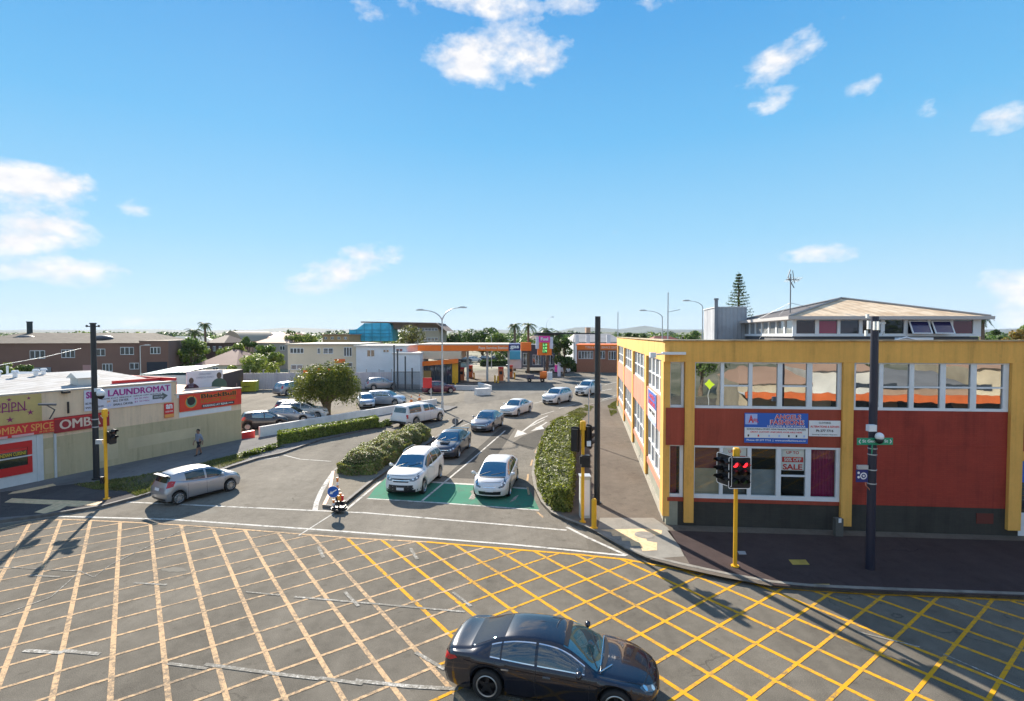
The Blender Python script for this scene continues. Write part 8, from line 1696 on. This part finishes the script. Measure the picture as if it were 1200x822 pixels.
# ================================================================ pedestrian
def person(x, y, z, rz, h, label):
    root = thing('person', label, 'person', (x,y,z), rz); TR[root.name] = Matrix.Identity(4)
    s = h/1.75
    V = {}; vs = []; rad = []; ed = []
    def v(n, p, r, par=None):
        V[n] = len(vs); vs.append(Vector(p)*s); rad.append(r*s)
        if par is not None: ed.append((V[par], V[n]))
    v('pel',(0,0,.95),.145); v('wai',(0.01,0,1.08),.125,'pel'); v('che',(.02,0,1.28),.15,'wai'); v('nkb',(.03,0,1.42),.09,'che'); v('nek',(.05,0,1.49),.055,'nkb'); v('hdb',(.065,0,1.56),.075,'nek'); v('hed',(.06,0,1.65),.098,'hdb'); v('top',(.05,0,1.72),.07,'hed')
    for k, q, st in (('l',1,.26),('r',-1,-.22)):
        v('hip'+k,(0,.09*q,.90),.10,'pel'); v('kne'+k,(st*.55+.04,.10*q,.50),.062,'hip'+k); v('ank'+k,(st,.10*q,.10 if st > 0 else .14),.042,'kne'+k); v('hel'+k,(st+.02,.10*q,.045),.042,'ank'+k); v('toe'+k,(st+.19,.11*q,.035 if st > 0 else .03),.034,'hel'+k)
        v('sho'+k,(.02,.18*q,1.38),.07,'che'); v('elb'+k,(-st*.25-.02,.23*q,1.10),.045,'sho'+k); v('wri'+k,(-st*.7+.06,.22*q,.88),.028,'elb'+k); v('pal'+k,(-st*.7+.09,.215*q,.81),.030,'wri'+k)
        for f, dx in enumerate((-.030,-.012,.008,.026)): v('f%d'%f+k,(-st*.7+.09+dx,.215*q,.745-(.01 if f in (1,2) else 0)),.010,'pal'+k); v('g%d'%f+k,(-st*.7+.10+dx,.205*q,.70-(.012 if f in (1,2) else 0)),.008,'f%d'%f+k)
        v('th'+k,(-st*.7+.135,.205*q,.79),.011,'pal'+k); v('tt'+k,(-st*.7+.15,.20*q,.755),.009,'th'+k)
    me = bpy.data.meshes.new('body'); me.from_pydata([tuple(p) for p in vs], ed, []); o = link(bpy.data.objects.new('tmp', me)); md = o.modifiers.new('s','SKIN'); sv = me.skin_vertices[0].data
    for i, r_ in enumerate(rad): r2 = r_*(1.25 if r_ > .035*s else 1.0); sv[i].radius = (r2, r2)
    sv[0].use_root = True; m2 = o.modifiers.new('u','SUBSURF'); m2.levels = m2.render_levels = 2
    dg = bpy.context.evaluated_depsgraph_get(); bm_ = bpy.data.meshes.new_from_object(o.evaluated_get(dg)); bpy.data.objects.remove(o)
    skin = mat('skin', (.28,.16,.11), .6); shirt = mat('shirt_blue_grey', (.26,.29,.36), .9, var=.15, vscale=20); short = mat('shorts_dark', (.02,.02,.03), .9)
    shoe = mat('shoe_dark', (.03,.03,.03), .7); bm_.materials.clear()
    for m_ in (skin, shirt, short, shoe): bm_.materials.append(m_)
    for p in bm_.polygons:
        c = p.center/s; i = 0
        if .93 < c.z < 1.455 and not (abs(c.y) > .15 and c.z < 1.12): i = 1
        elif .55 < c.z <= .95 and abs(c.y) < .20 and not abs(c.y) > .185: i = 2
        elif c.z < .11: i = 3
        if abs(c.y) > .17 and 1.0 < c.z < 1.455: i = 1
        p.material_index = i; p.use_smooth = True
    b = link(bpy.data.objects.new('body', bm_)); b.parent = root
    hb = MB(); n = 14; c = Vector((.045,0,1.665))*s; hb.ball(c, .112*s, 10, sc=(1.02,.93,1.0)); hb.f = [f for f in hb.f if not (all(hb.v[i][0] > c.x+.055*s and hb.v[i][2] < c.z+.04*s for i in f) or all(hb.v[i][2] < c.z-.07*s for i in f))]; hb.m = [0]*len(hb.f); part('hair', hb, mat('hair_dark', (.015,.012,.01), .7), root, False, True)
    fc = MB(); fc.ball(Vector((.158,0,1.62))*s, .014*s, 6); 
    for q in (1,-1): fc.ball(Vector((.065,.095*q,1.63))*s, .022*s, 6, sc=(.7,.4,1.2))
    part('nose_and_ears', fc, skin, root, False, True); ey = MB()
    for q in (1,-1): ey.ball(Vector((.146,.032*q,1.655))*s, .010*s, 6)
    part('eyes', ey, short, root, False, True); mo = MB(); mo.box(Vector((.150,0,1.585))*s, (.01*s,.04*s,.008*s)); part('mouth', mo, mat('lips', (.25,.08,.07), .6), root); return root
g = G(233.5,533.5,.12); person(g.x, g.y, .12, math.atan2(-dW.y,-dW.x), 1.62, 'person in a blue-grey shirt and dark shorts walking along the khaki wall')
# ================================================================ what stands across the street (seen mirrored in the upper windows)
m_acr = mat('wall_cream_across', (.42,.36,.26), .8, var=.2, vscale=.3)
t = thing('opposite_shops', 'cream shop row with an orange verandah across the street, seen only as a reflection', 'shop', (38,-9,0)); 
for x0_, x1_, h__, c_ in ((15,21,3.4,(.40,.34,.25)),(21.02,26,4.6,(.52,.50,.46)),(26.02,33,3.3,(.30,.20,.14)),(33.02,41,4.9,(.50,.42,.30)),(41.02,50,3.6,(.42,.43,.42)),(50.02,60,4.8,(.46,.30,.20)),(60.02,72,3.9,(.42,.36,.26))):
    mb = MB(); mb.span((x0_,-16,0),(x1_,-7,h__)); mb.v = [(x, y, z) for x, y, z in mb.v]; part('wall', mb, mat('across_%d' % int(x0_), c_, .85, var=.2, vscale=.5), t, True)
    mb = MB(); mb.add([(x0_,-6.7,h__),(x1_,-6.7,h__),(x1_,-16,h__),(x0_,-16,h__),(x0_+1,-11.3,h__+1.2),(x1_-1,-11.3,h__+1.2)],[(0,1,5,4),(2,3,4,5),(1,2,5),(3,0,4),(3,2,1,0)]); part('roof', mb, m_rs if int(x0_) % 2 else m_rg, t, True)
mb = MB(); mb.span((15,-7,2.5),(72,-4.2,2.62)); part('verandah', mb, m_wf, t, True); mb = MB(); mb.span((14.9,-4.35,2.35),(72,-4.15,2.9)); part('verandah_fascia', mb, mat('fascia_orange_red', (.55,.12,.03), .6, var=.2, vscale=.8), t, True)
for i in range(9): mb = MB(); x = 22+i*5.2; mb.span((x+.4,-7.0,.5),(x+4.4,-6.93,2.3)); part('shop_window', mb, gl_far, t, True)
for i in range(7): mb = MB(); x = 24+i*7; mb.span((x,-7.0,3.15),(x+3.4,-6.92,3.55)); part('window', mb, gl_far, t, True)
for x in (19.5, 24.5, 33): mb = MB(); mb.cyl((x,-3.6,0),(x,-3.6,4.2),.09,n=8); solo('yellow_post', mb, m_yp, 'yellow post before the orange verandah across the street at %s' % {19.5:'its left end',24.5:'its second bay',33:'its middle'}[x], 'post', 'yellow posts across the street')
tree('tree', 'round green tree behind the shop row across the street', 'tree', 30, -24, 9, 5, .3, f_md, 1500, .5, 12, 301); tree('tree', 'dark green tree standing left of the shop row across the street', 'tree', 6.5, -20, 4.5, 3.2, .3, f_dk, 1500, .4, 12, 302); tree('tree', 'tall green tree behind the far end of the shop row across the street', 'tree', 52, -26, 10, 5, .3, f_md, 1500, .5, 12, 303); tree('tree', 'green tree at the left end of the street opposite', 'tree', 15, -27, 8, 4.4, .3, f_md, 1500, .4, 12, 304)
t = thing('diamond_sign', 'yellow-green diamond warning sign on a post across the street', 'traffic sign', (11.9,-3.2,0)); mb = MB(); mb.cyl((11.9,-3.2,0),(11.9,-3.2,3.6),.05,n=8); part('post', mb, m_gal, t, True); mb = MB(); mb.add([(11.9,-3.12,3.2),(12.3,-3.12,3.6),(11.9,-3.12,4.0),(11.5,-3.12,3.6),(11.9,-3.16,3.2),(12.3,-3.16,3.6),(11.9,-3.16,4.0),(11.5,-3.16,3.6)], [(0,1,2,3),(7,6,5,4),(0,4,5,1),(1,5,6,2),(2,6,7,3),(3,7,4,0)]); part('panel', mb, mat('diamond_lime',(.55,.75,.03),.5), t, True)
# ---------------------------------------------------------------- air
HZ = mat('haze_air', (.8,.8,.8)); t = HZ.node_tree
for n in list(t.nodes): t.nodes.remove(n)
o_ = t.nodes.new('ShaderNodeOutputMaterial'); v_ = t.nodes.new('ShaderNodeVolumePrincipled'); v_.inputs['Color'].default_value = (.80,.88,1,1); v_.inputs['Density'].default_value = .00007; v_.inputs['Anisotropy'].default_value = 0
t.links.new(v_.outputs[0], o_.inputs['Volume'])
mb = MB(); mb.span((-6500,-700,-5),(6500,6000,200)); h_ = part('haze', mb, HZ); h_['kind'] = 'stuff'; h_['label'] = 'thin pale haze over the suburb'
